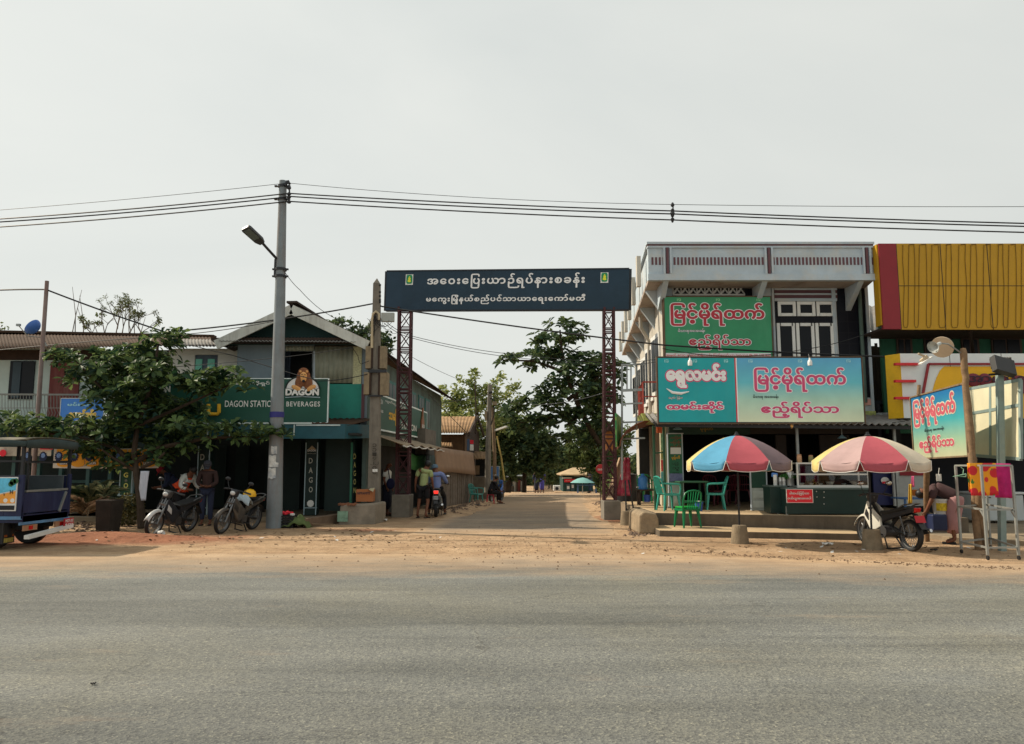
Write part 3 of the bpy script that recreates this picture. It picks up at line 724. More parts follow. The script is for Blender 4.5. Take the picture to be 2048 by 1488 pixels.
# red notice on the counter, painted menu boards etc. come with the counter
# ================================================================ neighbour at the far right: yellow and red shop
UY = 19.1
ny = thing('corner_shop', 'shop with yellow panelled upper fascia, red pier and white sign band', 'building', V((12, 20, 0)))
ylw = mat('yellow_panel', S(158, 120, 14, 1.45), .5, .06, 1.5); redp = mat('red_panel', S(110, 24, 32, 1.6), .5, .06)
b = MB(); b.rect(1797, 487, 2300, 659, UY, .06); b.box(P(1760, 600, UY).x, P(1764, 600, UY).x, UY + .02, UY + .3, P(1760, 650, UY).z, P(1760, 488, UY).z)
b.build('fascia', ylw, ny)
b = MB(); b.rect(1762, 487, 1797, 658, UY - .02, .1); b.build('red_pier', redp, ny)
b = MB()
for u in (1797.5, 1886, 1980, 2075): b.rect(u - .7, 487, u + .7, 659, UY - .004, .006)
b.rect(1797, 571, 2300, 572.2, UY - .005, .006); b.build('panel_seam', black, ny)
b = MB()
rnd.seed(3); u = 1806.0
while u < 2120:
    w_ = rnd.choice((10, 11, 12, 15)); r_ = rnd.uniform(-4, 3); bt = 657
    pts = [(u, 489), (u + rnd.uniform(-1, 2), 520), (u + 1 + rnd.uniform(0, 2), 570), (u + 1, 620), (u + 1, bt - 8), (u + 3, bt - 2), (u + w_ - 3, bt - 2), (u + w_ - 1, bt - 8), (u + w_, 600), (u + w_, 540), (u + w_ + 1, 489)]
    b.tube([P(p, q, UY - .015) for p, q in pts], .0065, 5, caps=False); u += w_ + rnd.choice((10, 11, 14))
    b.tube([P(u - 10, 489, UY - .02), P(u, 488, UY - .02)], .011, 5)
b.build('light_cable', mat('brown_cable', S(96, 70, 16), .7), ny)
wg = mat('shop_green_wall', S(32, 78, 58, 1.5), .8, .12)
zq = P(1800, 660, UY).z
b = MB(); b.box(P(1760, 660, 20.6).x, 16.5, 20.6, 20.7, 2.4, zq + 1.2); b.build('wall', wg, ny)
b = MB(); b.box(P(1764, 600, UY).x, 17, UY + .1, 20.6, zq + .02, zq + .08); b.bar((P(1950, 660, UY).x, UY + .2, zq), (P(1950, 690, 20.5).x, 20.55, zq - .6), .06); b.build('soffit', wood_dark, ny)
wb = mat('brown_window_frame', S(70, 56, 48, 1.3), .8)
for u0, u1 in ((1795, 1826), (1850, 1905), (1925, 1960), (1985, 2045)):
    f = MB(); f.rect(u0, 674, u1, 740, 20.55, .05); f = f.build('window', wb, ny)
    g = MB(); m_ = (u0 + u1) / 2; g.rect(u0 + 4, 679, m_ - 2, 740, 20.53, .02); g.rect(m_ + 2, 679, u1 - 4, 740, 20.53, .02); g.build('pane', glass_dark, f, each=1)
LY = 18.6
b = MB(); b.rect(1804, 707, 2300, 836, LY, .3); bnd = b.build('sign_band', mat('band_white', S(190, 196, 196, 1.35), .45, .05), ny)
b = MB(); xa, xb, z0, z1 = R(1788, 707, 1804, 836, LY); b.hexa([(xa, LY + .35, z0), (xb, LY, z0), (xb, LY + .02, z0), (xa, LY + .37, z0), (xa, LY + .35, z1), (xb, LY, z1), (xb, LY + .02, z1), (xa, LY + .37, z1)]); b.build('yellow_return', mat('yellow_gloss', S(240, 190, 10, .9), .35), ny)
b = MB()
for v in (728, 762, 796):
    b.rect(1791, v - 2.5, 1838 - (v - 728) * .16, v + 2.5, LY - .1, .1)
b.build('red_bar', mat('red_gloss', S(190, 30, 40, 1.2), .35), ny, each=1)
b = MB(); b.bar(P(1857, 728, LY - .05), P(2300, 728, LY - .05), .05, .05, (0, 1, 0)); b.bar(P(1857, 728, LY - .05), P(1838, 830, LY - .05), .05, .05, (0, 1, 0)); b.build('red_border', redp, bnd)
b = MB(); cx, cz, rr = P(2010, 850, LY).x, P(2010, 850, LY).z, 0
pts = []
for i in range(33):
    a = PI * i / 32; pts.append((cx - 1.8 * math.cos(a), P(2000, 836, LY).z + 2.0 * max(0, math.sin(a)) ** .9))
zt = P(2000, 733, LY).z; zl = P(2000, 836, LY).z
pts = [(x, min(max(z, zl), zt)) for x, z in pts]
b.xz(pts, LY - .02, LY - .002); b.build('yellow_disc', mat('disc_yellow', S(190, 146, 14, 1.5), .45, .06), bnd)
mar = mat('maroon_letter', S(90, 28, 40, 1.6), .5)
b = MB()
for u, v, w_, h_ in ((1947, 760, 26, 26), (1970, 760, 24, 26), (2003, 764, 30, 26), (2038, 764, 28, 26), (2052, 776, 22, 24)):
    p_ = P(u, v, LY - .06); b.sph(p_, (w_ * .0075, .05, h_ * .0064), 16, 8)
b.build('letter_cloud', mar, bnd, smooth=True)
writeuv('အာဟာရ', 1936, 752, 2056, 774, LY - .12, mat('letter_navy', S(40, 24, 44), .5), bnd, off=.01)
b = MB()
for u in (1903.5, 2007): b.rect(u - .5, 707, u + .5, 836, LY - .004, .005)
b.build('panel_seam', black, bnd)
# ground floor of that shop
b = MB(); b.box(P(1795, 900, 21.5).x, 17, 22.5, 22.6, 0, 3.2); b.box(9.9, 10.0, 20.6, 22.5, 0, 3.2); b.box(9.9, 17, 20.7, 22.6, 3.2, 3.3); b.build('inner_wall', mat('inner_blue', S(24, 30, 40), .8), ny)
b = MB(); b.rect(1786, 905, 1850, 1012, 19.4, .06); b.build('white_wall', mat('whitewash', S(150, 152, 150, 1.2), .9, .12), ny)
b = MB(); b.rect(1800, 938, 1850, 951, 19.37, .02); b.build('red_stripe', mat('dull_red_stripe', S(120, 36, 44, 1.4), .8), ny)
b = MB(); b.rect(1962, 835, 2300, 860, 19.0, .1); b.build('dark_fascia', interior, ny)
corr = corrugated('roof', P(1738, 662, 23.5), P(1765, 665, 23.5), P(1765, 612, 26.5), P(1735, 612, 26.5), tin_grey, ny, .16, .03)
# timber lean-to in the alley between both
al = thing('timber_lean_to', 'dark weathered plank wall squeezed between the shophouse and the yellow shop', 'building', P(1765, 1000, 21.5) * V((1, 1, 0)))
b = MB(); rnd.seed(5)
u = 1741.0
while u < 1792:
    b.rect(u, 690 + rnd.uniform(-4, 4), u + 5.4, 1010, 21.4 + rnd.uniform(0, .03), .03); u += 6
b.build('plank_wall', wood_dark, al)
corrugated('roof', P(1726, 842, 20.0), P(1795, 840, 20.0), P(1795, 822, 21.3), P(1730, 822, 21.3), tin_grey, al, .16, .03)
b = MB(); p_ = P(1735, 835, 19.95); b.tube([p_, p_ + V((.1, 0, .05)), p_ + V((.9, .1, .1))], .06); b.build('roof_pipe', steel, al)
# ================================================================ gate over the side street
gate = thing('gateway_sign', 'dark blue sign board with white lettering spanning two red lattice towers over the street', 'gateway', V((0.0, 22.6, 0)))
GL, GR = 23.3, 21.9
def gp_(u, v):                                                    # the board's plane runs from (772, GL) to (1258, GR)
    t = (u - 772) / (1258 - 772)
    return P(u, v, GL + (GR - GL) * t)
A, B_, Cc, D = gp_(771, 621), gp_(1257.5, 619.5), gp_(1258.5, 537), gp_(773.5, 542)
nrm = (B_ - A).cross(D - A).normalized()                         # towards the camera
b = MB(); k = -nrm * .11
b.hexa([A, B_, B_ + k, A + k, D, Cc, Cc + k, D + k]); b.build('board', mat('sign_navy', S(15, 45, 63, 1.15), .5, .12, 1.2, stain=S(34, 58, 78, 1.3), samt=.4), gate)
b = MB()
for p, q in ((A, B_), (D, Cc), (A, D), (B_, Cc)): b.bar(p + k * .5, q + k * .5, .14, .04, up=(B_ - A) if False else (0, 0, 1))
b.build('board_frame', mat('navy_edge', (0.012, 0.016, 0.024), .5), gate)
ex = (B_ - A).normalized(); ey = nrm.cross(ex).normalized(); WL = (B_ - A).length; HL = (D - A).dot(ey)
def gr(u0, v0, u1, v1):
    f = lambda u, v: ((gp_(u, v) - A).dot(ex), (gp_(u, v) - A).dot(ey))
    a_, c_ = f(u0, v1), f(u1, v0); return (a_[0], a_[1], c_[0], c_[1])
gw = mat('gate_letter', S(205, 212, 212, 1.6), .5, .03)
write('အေဝးေပြးယာဉ်ရပ်နားစခန်း'.replace('ေပြ', 'ေြပ'), A, ex, ey, gr(854, 545, 1170, 578), gw, gate, off=.03, lift=.006, track=.12)
write('မေကွးမြို့နယ်စည်ပင်သာယာေရးေကာ်မတီ'.replace('မြို', 'ြမို'), A, ex, ey, gr(852, 588, 1171, 609), gw, gate, off=.035, lift=.006, track=.1)
for u0, v0 in ((811, 549), (1201, 545)):
    f = MB(); s0, t0, s1, t1 = gr(u0, v0, u0 + 16, v0 + 21)
    def q_(s, t, l): return A + ex * s + ey * t + nrm * l
    f.prism([(s0, t0), (s1, t0), (s1, t1), (s0, t1)], q_, .001, .008); em = f.build('emblem', mat('emblem_white', (.75, .75, .72), .5), gate)
    f = MB(); cs, ct, rs, rt = (s0 + s1) / 2, (t0 + t1) / 2 + .01, (s1 - s0) * .4, (t1 - t0) * .43
    f.prism([(cs + rs * max(-1, min(1, 1.25 * math.cos(i * PI / 12))), ct + rt * max(-1, min(1, 1.2 * math.sin(i * PI / 12)))) for i in range(24)], q_, .008, .012); f.build('emblem_field', mat('emblem_green', S(20, 110, 70, 1.7), .5), em)
    f = MB()
    for dx, dy, r_ in ((0, -.04, .045), (.015, .02, .03), (-.02, .03, .018), (.005, .075, .018), (.03, -.06, .025), (-.03, -.06, .02)): f.prism([(cs + dx + r_ * math.cos(i * PI / 5), ct + dy + r_ * 1.2 * math.sin(i * PI / 5)) for i in range(10)], q_, .012, .016 + abs(dx) * .05)
    f.build('emblem_figure', mat('emblem_yellow', S(226, 200, 50, 1.5), .5), em)
latt = mat('red_oxide_steel', S(72, 38, 42, 1.2), .7, .2, 6, stain=S(50, 30, 30), samt=.5)
def tower(u0t, u1t, u0b, u1b, vt, vb, Y, pu0, pv0, pu1, pv1, zt):
    zb_ = P((u0b + u1b) / 2, vb, Y).z
    t0, t1, b0, b1 = P(u0t, vt, Y), P(u1t, vt, Y), P(u0b, vb, Y), P(u1b, vb, Y)
    zt = zt or t0.z
    dpt = abs(t1.x - t0.x)
    f = MB()
    def cor(i, s):
        x = (b0.x + (t0.x - b0.x) * s, b1.x + (t1.x - b1.x) * s)[i in (1, 2)]
        return V((x, Y + (dpt if i > 1 else 0), zb_ + (zt - zb_) * s))
    for i in range(4): f.bar(cor(i, 0), cor(i, 1), .06)
    n = 9
    for k in range(n):
        s0, s1 = k / n, (k + .82) / n
        for i in range(4):
            j = (i + 1) % 4
            f.bar(cor(i, s0), cor(j, s0), .035); f.bar(cor(i, s1), cor(j, s1), .035)
            if i in (0, 2):
                f.bar(cor(i, s0), cor(j, s1), .026, up=(0, 1, 0)); f.bar(cor(j, s0) + V((0, .03, 0)), cor(i, s1) + V((0, .03, 0)), .026, up=(0, 1, 0))
            else: f.bar(cor(i, s0), cor(j, s1), .026, up=(1, 0, 0))
    f.build('lattice_tower', latt, gate)
    x0, x1, z0, z1 = R(pu0, pv0, pu1, pv1, Y - .25)
    f = MB(); f.box(x0, x1, Y - .25, Y + dpt + .25, -.2, zb_); f.build('pedestal', mat('pedestal_concrete', S(112, 106, 96, 1.35), .9, .15, 3, .3, stain=S(80, 76, 66), samt=.5), gate, bev=.015)
tower(797, 821, 792, 816, 622, 989, 23.2, 783, 990, 819, 1031, A.z + .1)
tower(1209, 1228, 1209, 1232, 622, 1001, 22.0, 1208, 1002, 1242, 1042, B_.z + .1)
# ================================================================ street lamp pole with cable brackets
pY = 18.6
pb, pt = G(548, 1056), P(566, 362, 18.6)
pY = pb.y
pt = P(566, 362, pY)
lp = thing('street_lamp', 'tall grey concrete pole with a lamp arm, blue band and torn posters', 'lamp post', V((pb.x, pY, 0)))
def pol(v):                                                       # axis point of the pole at a photo height
    z = P(560, v, pY).z; t = z / pt.z
    return V((pb.x + (pt.x - pb.x) * t, pY, z))
b = MB(); b.tube([pol(1062) * V((1, 1, 0)) - V((0, 0, .2)), pol(840), pol(600), pol(362)], [.2, .165, .135, .095], 20); b.build('pole', mat('lamp_pole_grey', S(114, 122, 126, 1.2), .8, .12, 3, .1, stain=S(110, 78, 62, 1.2), samt=.4, streak=True), lp, smooth=True)
b = MB(); a_, c_ = pol(835), pol(824); b.cyl(a_, c_, .178, .176, 20); b.build('blue_band', mat('blue_band', S(36, 36, 96, 1.6), .6), lp, smooth=True)
b = MB()
for v0, v1, a0, a1, r_ in ((893, 908, 1.2, 2.0, .19), (911, 926, .9, 1.9, .195), (925, 934, 1.0, 2.2, .196), (936, 957, .9, 1.9, .198)):
    a_, c_ = pol(v1), pol(v0)
    b.grid(lambda s, t: a_.lerp(c_, t + .06 * math.sin(s * 9 + v0)) + V((-math.cos(a0 + (a1 - a0) * s) * (r_ + .004) * -1 * -1, -math.sin(a0 + (a1 - a0) * s) * (r_ + .004), 0)), 6, 3)
b.build('torn_poster', mat('torn_paper', S(190, 190, 186, 1.2), .8, .3, 9, stain=S(80, 110, 140), samt=.6), lp, smooth=True)
b = MB()
a_ = pol(548); pts = [a_ + V((-.13, -.05, -.1)), pol(520) + V((-.12, -.06, 0)), P(552, 516, pY - .1), P(540, 503, pY - .25), P(523, 484, pY - .5)]
b.tube(pts, .035, 8); b.build('lamp_arm', steel_dark, lp, smooth=True)
b = MB(); p0, p1 = P(525, 487, pY - .5), P(490, 455, pY - .95); d_ = (p1 - p0); 
b.T = Matrix.Translation((p0 + p1) / 2) @ d_.to_track_quat('Y', 'Z').to_matrix().to_4x4() @ Matrix.Rotation(math.radians(16), 4, 'Y')
L2 = d_.length / 2
b.xy([(-.07, -L2), (.07, -L2), (.13, -L2 + .12), (.14, L2 - .05), (.11, L2), (-.11, L2), (-.14, L2 - .05), (-.13, -L2 + .12)], -.035, .04)
hd = b.build('lamp_head', mat('lamp_housing', (.05, .055, .06), .4), lp, bev=.01)
f = MB(); f.T = b.T; f.box(-.1, .1, -L2 + .2, L2 - .06, -.045, -.034); f.build('lens', mat('lamp_lens', S(96, 108, 106), .3), hd)
b = MB()
for v in (373, 399, 539, 553): p_ = pol(v); b.cyl(p_ - V((0, 0, .03)), p_ + V((0, 0, .03)), .125 if v < 500 else .155, n=16); b.ob(p_ + V((-.17, -.02, 0)), (.07, .06, .04)); b.ob(p_ + V((.17, -.02, 0)), (.07, .06, .04))
b.build('clamp_band', steel_dark, lp)
b = MB(); q = lambda u, v: P(u, v, pY - .12)
b.bar(q(570, 371), q(576, 362), .07, .05); b.bar(q(576, 362), q(579, 368), .09, .06); b.tube([q(578, 370), q(579, 385), q(577, 404)], .022, 6)
for v in (376, 388, 394, 404): b.sph(q(578, v), (.06, .05, .045), 8, 6)
b.build('cable_bracket', steel_dark, lp)
# spacer hanging on the cables further right
sp = thing('cable_spacer', 'dark insulator spacer clamped on the overhead cables above the shophouse', 'cable spacer', P(1345, 425, 18.0))
b = MB(); q = lambda u, v: P(u, v, 18.0)
b.tube([q(1346, 409), q(1346, 420), q(1345, 432), q(1344, 441)], .018, 6)
for v, r_ in ((407, .03), (410, .05), (421, .05), (427, .06), (431, .045), (439, .05), (443, .03)): b.sph(q(1345, v), (r_, r_, r_), 8, 6)
b.build('insulator', steel_dark, sp)
# ================================================================ overhead cables
cab = mat('cable_black', (.012, .013, .015), .5, .1)
def cable(label, pts, r, name='power_cable', group='overhead cables', seg=14):
    """pts: (u, v, Y) or (u, v, Y, droop px) - droop of the span that ends there"""
    out = [P(*pts[0][:3])]
    for a_, c_ in zip(pts, pts[1:]):
        dr = c_[3] if len(c_) > 3 else 0
        for i in range(1, seg + 1):
            t = i / seg
            out.append(P(a_[0] + (c_[0] - a_[0]) * t, a_[1] + (c_[1] - a_[1]) * t + dr * 4 * t * (1 - t), a_[2] + (c_[2] - a_[2]) * t))
    b = MB(); b.tube(out, r, 5)
    m_ = (out[0] + out[-1]) / 2
    return tag(b.build(name, cab, None), label, 'cable', group)
Y0, Y1 = 19.3, 16.8
cable('thin top wire running over the pole head and the whole street', [(-80, 426, Y0), (557, 368, pY - .1, 3), (575, 366, pY - .12), (1345, 409, 18.0, 8), (2130, 413, Y1, 2)], .007)
cable('uppermost of the three thick black cables on the lamp pole', [(-80, 443, Y0), (557, 389, pY - .1, 4), (580, 387, pY - .12), (1345, 422, 18.0, 3), (2130, 449, Y1, 2)], .018)
cable('middle one of the three thick black cables on the lamp pole', [(-80, 449, Y0), (557, 396, pY - .1, 4), (580, 393, pY - .12), (1345, 428, 18.0, 4), (2130, 455, Y1, 2)], .018)
cable('lowest of the three thick black cables on the lamp pole', [(-80, 459, Y0), (557, 405, pY - .1, 4), (580, 403, pY - .12), (1345, 440, 18.0, 3), (2130, 467, Y1, 2)], .018)
cable('bundled black service cable sagging past the gable and under the gateway board', [(-80, 585, 20), (92, 579, 20, -2), (330, 664, 20.5, 2), (748, 607, 21.2, 6), (764, 613, 21.2), (1325, 690, 19.7, 3), (1760, 713, 19.0, 2), (2130, 729, 18.6)], .022)
cable('wire running below the bundled cable from the left eaves to the lamp pole', [(-60, 706, 21), (330, 672, 21, -2), (560, 640, 21.0, 4)], .012)
cable('black wire dipping behind the lion sign to the meter boxes', [(380, 690, 21.2), (470, 712, 21, 0), (600, 752, 20.5, 0), (640, 762, 20.4), (735, 748, 21.0, 3)], .012)
cable('pale grey telephone wire crossing in front of the upper window', [(330, 735, 20.6), (560, 715, 20.6, 1), (705, 695, 20.6, 1), (716, 712, 20.8), (722, 728, 20.9, 4), (738, 722, 21.0)], .009)
cable('thin wire from the lamp arm bracket down past the gable', [(567, 540, pY - .1), (600, 580, 19.5, 3), (650, 625, 20.5, 3), (735, 668, 22, 2), (820, 712, 24, 2), (920, 760, 30, 2)], .008)
cable('upper of two thin wires from the left lattice tower to the shophouse', [(768, 640, 21.3), (820, 671, 22.8, 4), (1020, 708, 23, 4), (1240, 728, 22, 1), (1330, 716, 20)], .009)
cable('lower of two thin wires from the left lattice tower to the shophouse', [(768, 646, 21.3), (820, 675, 22.8, 4), (1020, 714, 23, 4), (1240, 733, 22, 1), (1330, 722, 20)], .009)
cable('wire linking the meter pole with the far wooden pole', [(765, 700, 21.3), (850, 780, 26, 4), (975, 905, 33, 2)], .012)
cable('wire from the far pole to the trees', [(885, 805, 30), (975, 789, 33, 2), (1060, 810, 36, 4), (1210, 785, 22.2, 6)], .012)
cable('thin wire from the yellow fascia to the tall window', [(1325, 697, 19.8), (1600, 700, 19.8, 14), (1765, 655, 19.0, 6)], .01)
# ================================================================ meter pole (concrete) in front of the cafe corner
mY = 21.2
mp_b, mp_t = P(748, 1035, mY), P(754, 556, mY)
mpole = thing('utility_pole', 'square concrete utility pole carrying four wooden meter boxes and tangled wires', 'utility pole', V((mp_b.x, mY, 0)))
b = MB(); w0, w1 = .17, .095; t_ = P(754, 568, mY)
pp = lambda c, w, z: [(c.x - w, mY - w, z), (c.x + w, mY - w, z), (c.x + w, mY + w, z), (c.x - w, mY + w, z)]
b.hexa(pp(mp_b, w0, -.2) + pp(t_, w1, t_.z)); b.add(pp(t_, w1, t_.z) + [(mp_t.x, mY, mp_t.z)], [(0, 1, 4), (1, 2, 4), (2, 3, 4), (3, 0, 4)])
b.build('pole', concrete_pole, mpole, bev=.008)
mwood = mat('meter_box_wood', S(150, 134, 108, .85), .85, .2, 7, .2, stain=S(96, 82, 66), samt=.5, streak=True)
for (u0, v0, u1, v1, dy, fs) in ((733, 694, 744, 738, -.16, 0), (758, 694, 773, 738, -.16, 1), (730, 746, 741, 790, -.2, 0), (759, 746, 777, 791, -.2, 1)):
    f = MB(); x0, x1, z0, z1 = R(u0, v0, u1, v1, mY); f.box(x0, x1, mY + dy, mY + .16, z0, z1); f.m = 1
    if fs: f.box(x0 - .004, x0 + .05, mY + dy - .01, mY + dy + .04, z0 - .01, z1 + .01)
    else: f.box(x1 - .002, x1 + .05, mY + dy, mY + .1, z0, z1)
    f.build('meter_box', [mwood, wood_dark], mpole, bev=.006)
f = MB(); f.rect(737, 739, 773, 745, mY - .22, .1); f.rect(736, 790, 765, 793, mY - .2, .1); f.build('iron_strap', steel_dark, mpole, each=1)
f = MB(); f.tube([P(744, 640, mY - .14), P(746, 628, mY - .14), P(752, 623, mY - .14), P(758, 628, mY - .14), P(758, 640, mY - .14)], .035, 8); f.tube([P(744, 640, mY - .14), P(744, 696, mY - .16)], .035, 8); f.build('conduit', mat('conduit_cream', S(170, 156, 128, 1.2), .7), mpole, smooth=True)
f = MB(); f.rect(762, 625, 788, 643, mY - .1, .12); f.build('junction_box', mat('junction_grey', S(150, 154, 150, 1.2), .6, .1), mpole, bev=.01)
f = MB(); rnd.seed(11)
for i in range(16):
    a_ = (rnd.uniform(742, 764), rnd.uniform(622, 640)); c_ = (rnd.choice((rnd.uniform(728, 746), rnd.uniform(764, 800))), rnd.uniform(635, 680))
    f.tube([P(a_[0] + (c_[0] - a_[0]) * t + rnd.uniform(-3, 3), a_[1] + (c_[1] - a_[1]) * t + 14 * 4 * t * (1 - t), mY - .15) for t in (0, .2, .4, .6, .8, 1)], .006, 4)
f.build('wire', cab, mpole, each=1); f = MB()
for v in (570, 584, 592, 600, 604): f.sph(P(rnd.choice((747, 760)), v, mY - .1), .035, 6, 5)
f.build('insulator', cab, mpole, each=1)
for i, s in enumerate('၁၈၂၈'):
    a_ = P(743 + 6, 893 + i * 9, mY - .16); 
ink = mat('faded_ink', S(60, 56, 50), .8)
for i, s in enumerate(('၁', '၁', '၊', '၄', '၂၂', '၀', '၀')): writeuv(s, 745 if len(s) == 1 else 741, 887 + i * 9, 753 if len(s) == 1 else 757, 894 + i * 9, mY - w0 + .0, ink, mpole, off=-.0 , lift=.0 - .0 + .012)
f = MB(); f.rect(745, 938, 755, 944, mY - w0 - .012, .006); f.build('paper_scrap', white_ink, mpole)
# thin steel pole with the blue dish
sp_ = thing('steel_pole', 'thin leaning rusty steel pole in front of the left house', 'pole', P(76, 900, 20) * V((1, 1, 0)))
a_ = P(75, 840, 20); c_ = P(94, 562, 20); dd = (c_ - a_) / (c_.z - a_.z)
b = MB(); b.cyl(a_ - dd * a_.z, c_, .06, .05, 10); b.build('tube', mat('rusty_steel_pole', S(126, 110, 106, 1.1), .6, .2, 4, stain=S(110, 70, 56), samt=.5, streak=True), sp_, smooth=True)
def dish(name, label, c, axis, r, m, back=None, bowl=.22, n=24):
    t = thing(name, label, 'satellite dish', c)
    b = MB(); b.lathe(c, [(0, 0)] + [(r * math.sin(i * .13 * 1.2), bowl * r * (1 - math.cos(i * .13 * 1.2)) * 3.4) for i in range(1, 11)] , n, axis=axis)
    b.build('reflector', m, t, smooth=True, thick=.012)
    return t
c_ = P(73, 660, 20.3)
dm = mat('blue_dish', S(60, 100, 170, 1.3), .5, .1)
ds = dish('satellite_dish', 'blue satellite dish seen nearly edge on beside the thin steel pole', c_, V((-.8, .02, .6)), .22, dm)
b = MB(); b.tube([c_ + V((.1, 0, -.2)), P(55, 672, 20.1), P(38, 652, 19.9)], .012, 6); b.ob(P(37, 650, 19.9), (.1, .06, .06)); b.tube([c_ + V((.12, .05, -.12)), c_ + V((.16, .1, -.3)), c_ + V((.22, .15, -.42))], .025, 6); b.build('feed_arm', steel, ds)
# ================================================================ left: cafe with green signs (gabled house)
cafe = thing('cafe_house', 'two storey gabled cafe with dark green frontage beside the lamp pole', 'building', V((-6, 22, 0)))
CY = 22.0
DS = .0632
bluegrey = mat('blue_grey_wall', S(100, 112, 120, 1.6), .8, .1, 2, stain=S(80, 90, 96, 1.4), samt=.4, streak=True)
gable_g = mat('gable_green', S(40, 66, 66, 1.5), .8, .15, 2)
fascia_w = mat('bargeboard', S(176, 178, 172, 1.3), .7, .1, 3, stain=S(110, 100, 90), samt=.4, streak=True)
teal = mat('teal_panel', S(36, 116, 104, 1.6), .7, .12, 1.5, stain=S(40, 80, 80, 1.3), samt=.4)
cgreen = mat('cafe_dark_green', S(16, 40, 37, 1.15), .55, .15)
cblue = mat('cafe_fascia_blue', S(18, 62, 72, 1.7), .5, .15)
xl, xr = P(472, 760, CY).x, P(728, 760, CY).x
zc = P(600, 845, CY).z; ze = P(600, 690, CY).z; zr = P(583, 618, CY).z; xm = P(583, 640, CY).x
def sx(x, y): return x + DS * (y - CY)
b = MB(); b.rect(472, 690, 566, 850, CY, .12); b.rect(566, 690, 628, 702, CY, .12); b.build('front_wall', bluegrey, cafe)
b = MB(); b.xz([(xl - .35, ze), (xr + .05, ze), (xm, zr)], CY - .02, CY + .1); b.build('gable', gable_g, cafe)
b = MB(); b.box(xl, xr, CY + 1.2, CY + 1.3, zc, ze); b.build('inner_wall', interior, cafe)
cp = mat('cream_sheet', S(142, 146, 130, 1.15), .6, .14, 3, stain=S(112, 106, 84, 1.1), samt=.4, streak=True)
q = lambda u, v, Y=CY: P(u, v, Y)
corrugated('sheet_panel', q(628, 766, CY - .02), q(706, 766, CY - .02), q(708, 693, CY - .02), q(629, 693, CY - .02), cp, cafe, .14, .018, 1)
b = MB(); b.rect(706, 693, 724, 768, CY - .02, .05); b.build('mesh_panel', mat('mesh_yellow', S(176, 176, 140, 1.4), .7, .3, 30), cafe)
corrugated('vent_sheet', q(571, 702, CY - .04), q(628, 702, CY - .04), q(628, 692, CY - .04), q(571, 692, CY - .04), cp, cafe, .1, .02, 1)
b = MB(); b.rect(655, 768, 722, 838, CY - .03, .1); b.build('teal_panel', teal, cafe)
b = MB(); b.rect(722, 690, 735, 850, CY - .02, .1); b.build('corner_post', bluegrey, cafe)
b = MB(); b.rect(723, 768, 728, 845, CY - .08, .06); b.build('red_pipe', maroon, cafe)
sh = MB(); sh.hexa([q(627, 757, CY - .05), q(630, 757, CY - .05), q(626, 757, CY + .5), q(624, 757, CY + .5), q(627, 702, CY - .05), q(630, 702, CY - .05), q(626, 702, CY + .5), q(624, 702, CY + .5)]); sh.build('shutter', mat('pale_shutter', S(140, 150, 156, 1.5), .7), cafe)
b = MB(); b.rect(566, 702, 576, 760, CY + .3, .04); b.rect(577, 702, 580, 760, CY + .28, .05); b.build('window_frame', mat('dark_blue_frame', S(34, 44, 56, 1.4), .7), cafe)
# roof: barge boards, ridge and two tin slopes running back along the street
Bf = 21.2
e1, rg, e2 = P(432, 683, Bf), P(583, 612, Bf), P(736, 684, Bf)
b = MB()
b.bar(e1 - V((0, 0, .1)), rg - V((0, 0, .1)), .06, .27, up=(0, 0, 1)); b.bar(rg - V((0, 0, .1)), e2 - V((0, 0, .1)), .06, .27, up=(0, 0, 1))
b.build('bargeboard', fascia_w, cafe)
roofm = tin('dark_tin_roof', S(74, 66, 62, 1.0), S(60, 44, 36), .5)
BK = 37.0
for nm, e in (('roof', e1), ('roof', e2)):
    ek = V((sx(e.x, BK), BK, e.z - .1)); rk = V((sx(rg.x, BK), BK, rg.z - .1))
    out = (e - rg).normalized() * .12
    corrugated('roof', e + out + V((0, 0, .05)), ek + out * 4.5 + V((0, 0, -.1)), rk + V((0, 0, .05)), rg + V((0, 0, .05)), roofm, cafe, .1, .014, 4)
b = MB(); b.bar(rg + V((0, 0, .12)), V((sx(rg.x, BK), BK, rg.z + .02)), .3, .06); b.build('ridge_cap', roofm, cafe)
corrugated('eave_sheet', P(438, 682, Bf - .05), P(712, 684, Bf - .05), P(706, 676, CY), P(446, 674, CY), tin_grey, cafe, .1, .018)
b = MB(); b.box(P(440, 700, CY).x, P(735, 700, CY).x, CY - .7, CY, ze + .02, ze + .1); b.build('eave_soffit', wood_dark, cafe)
# side wall along the street
SB = 35.5
def side(y, z): return V((sx(xr + .12, y), y, z))
def sq(u, v):                                                     # a pixel on the plane of the side wall
    x = (u - 1024) / F
    k = x                                                         # X = k*t, t ~ Y
    a = (744 - v) / F; dy = CP - a * SP
    kk = x / dy
    Y = (xr + .12 - DS * CY) / (kk - DS)
    return P(u, v, Y)
def sidebox(b, y0, y1, z0, z1, d):
    p = [side(y0, z0), side(y1, z0), side(y1, z1), side(y0, z1)]
    o = V((d, 0, 0)); b.hexa([p[0], p[0] + o, p[1] + o, p[1], p[3], p[3] + o, p[2] + o, p[2]])
swall = mat('mint_plaster', S(110, 132, 126, .6), .85, .2, 2.5, .1, stain=S(60, 54, 46), samt=.75, streak=True)
b = MB(); sidebox(b, CY, SB, 2.2, ze - .25, -.12); sidebox(b, CY, SB - .2, -.1, 2.2, -.12); b.build('side_wall', swall, cafe)
b = MB(); sidebox(b, CY + .2, SB - 3, 0, 2.15, .02); b.build('dark_shutters', interior, cafe)
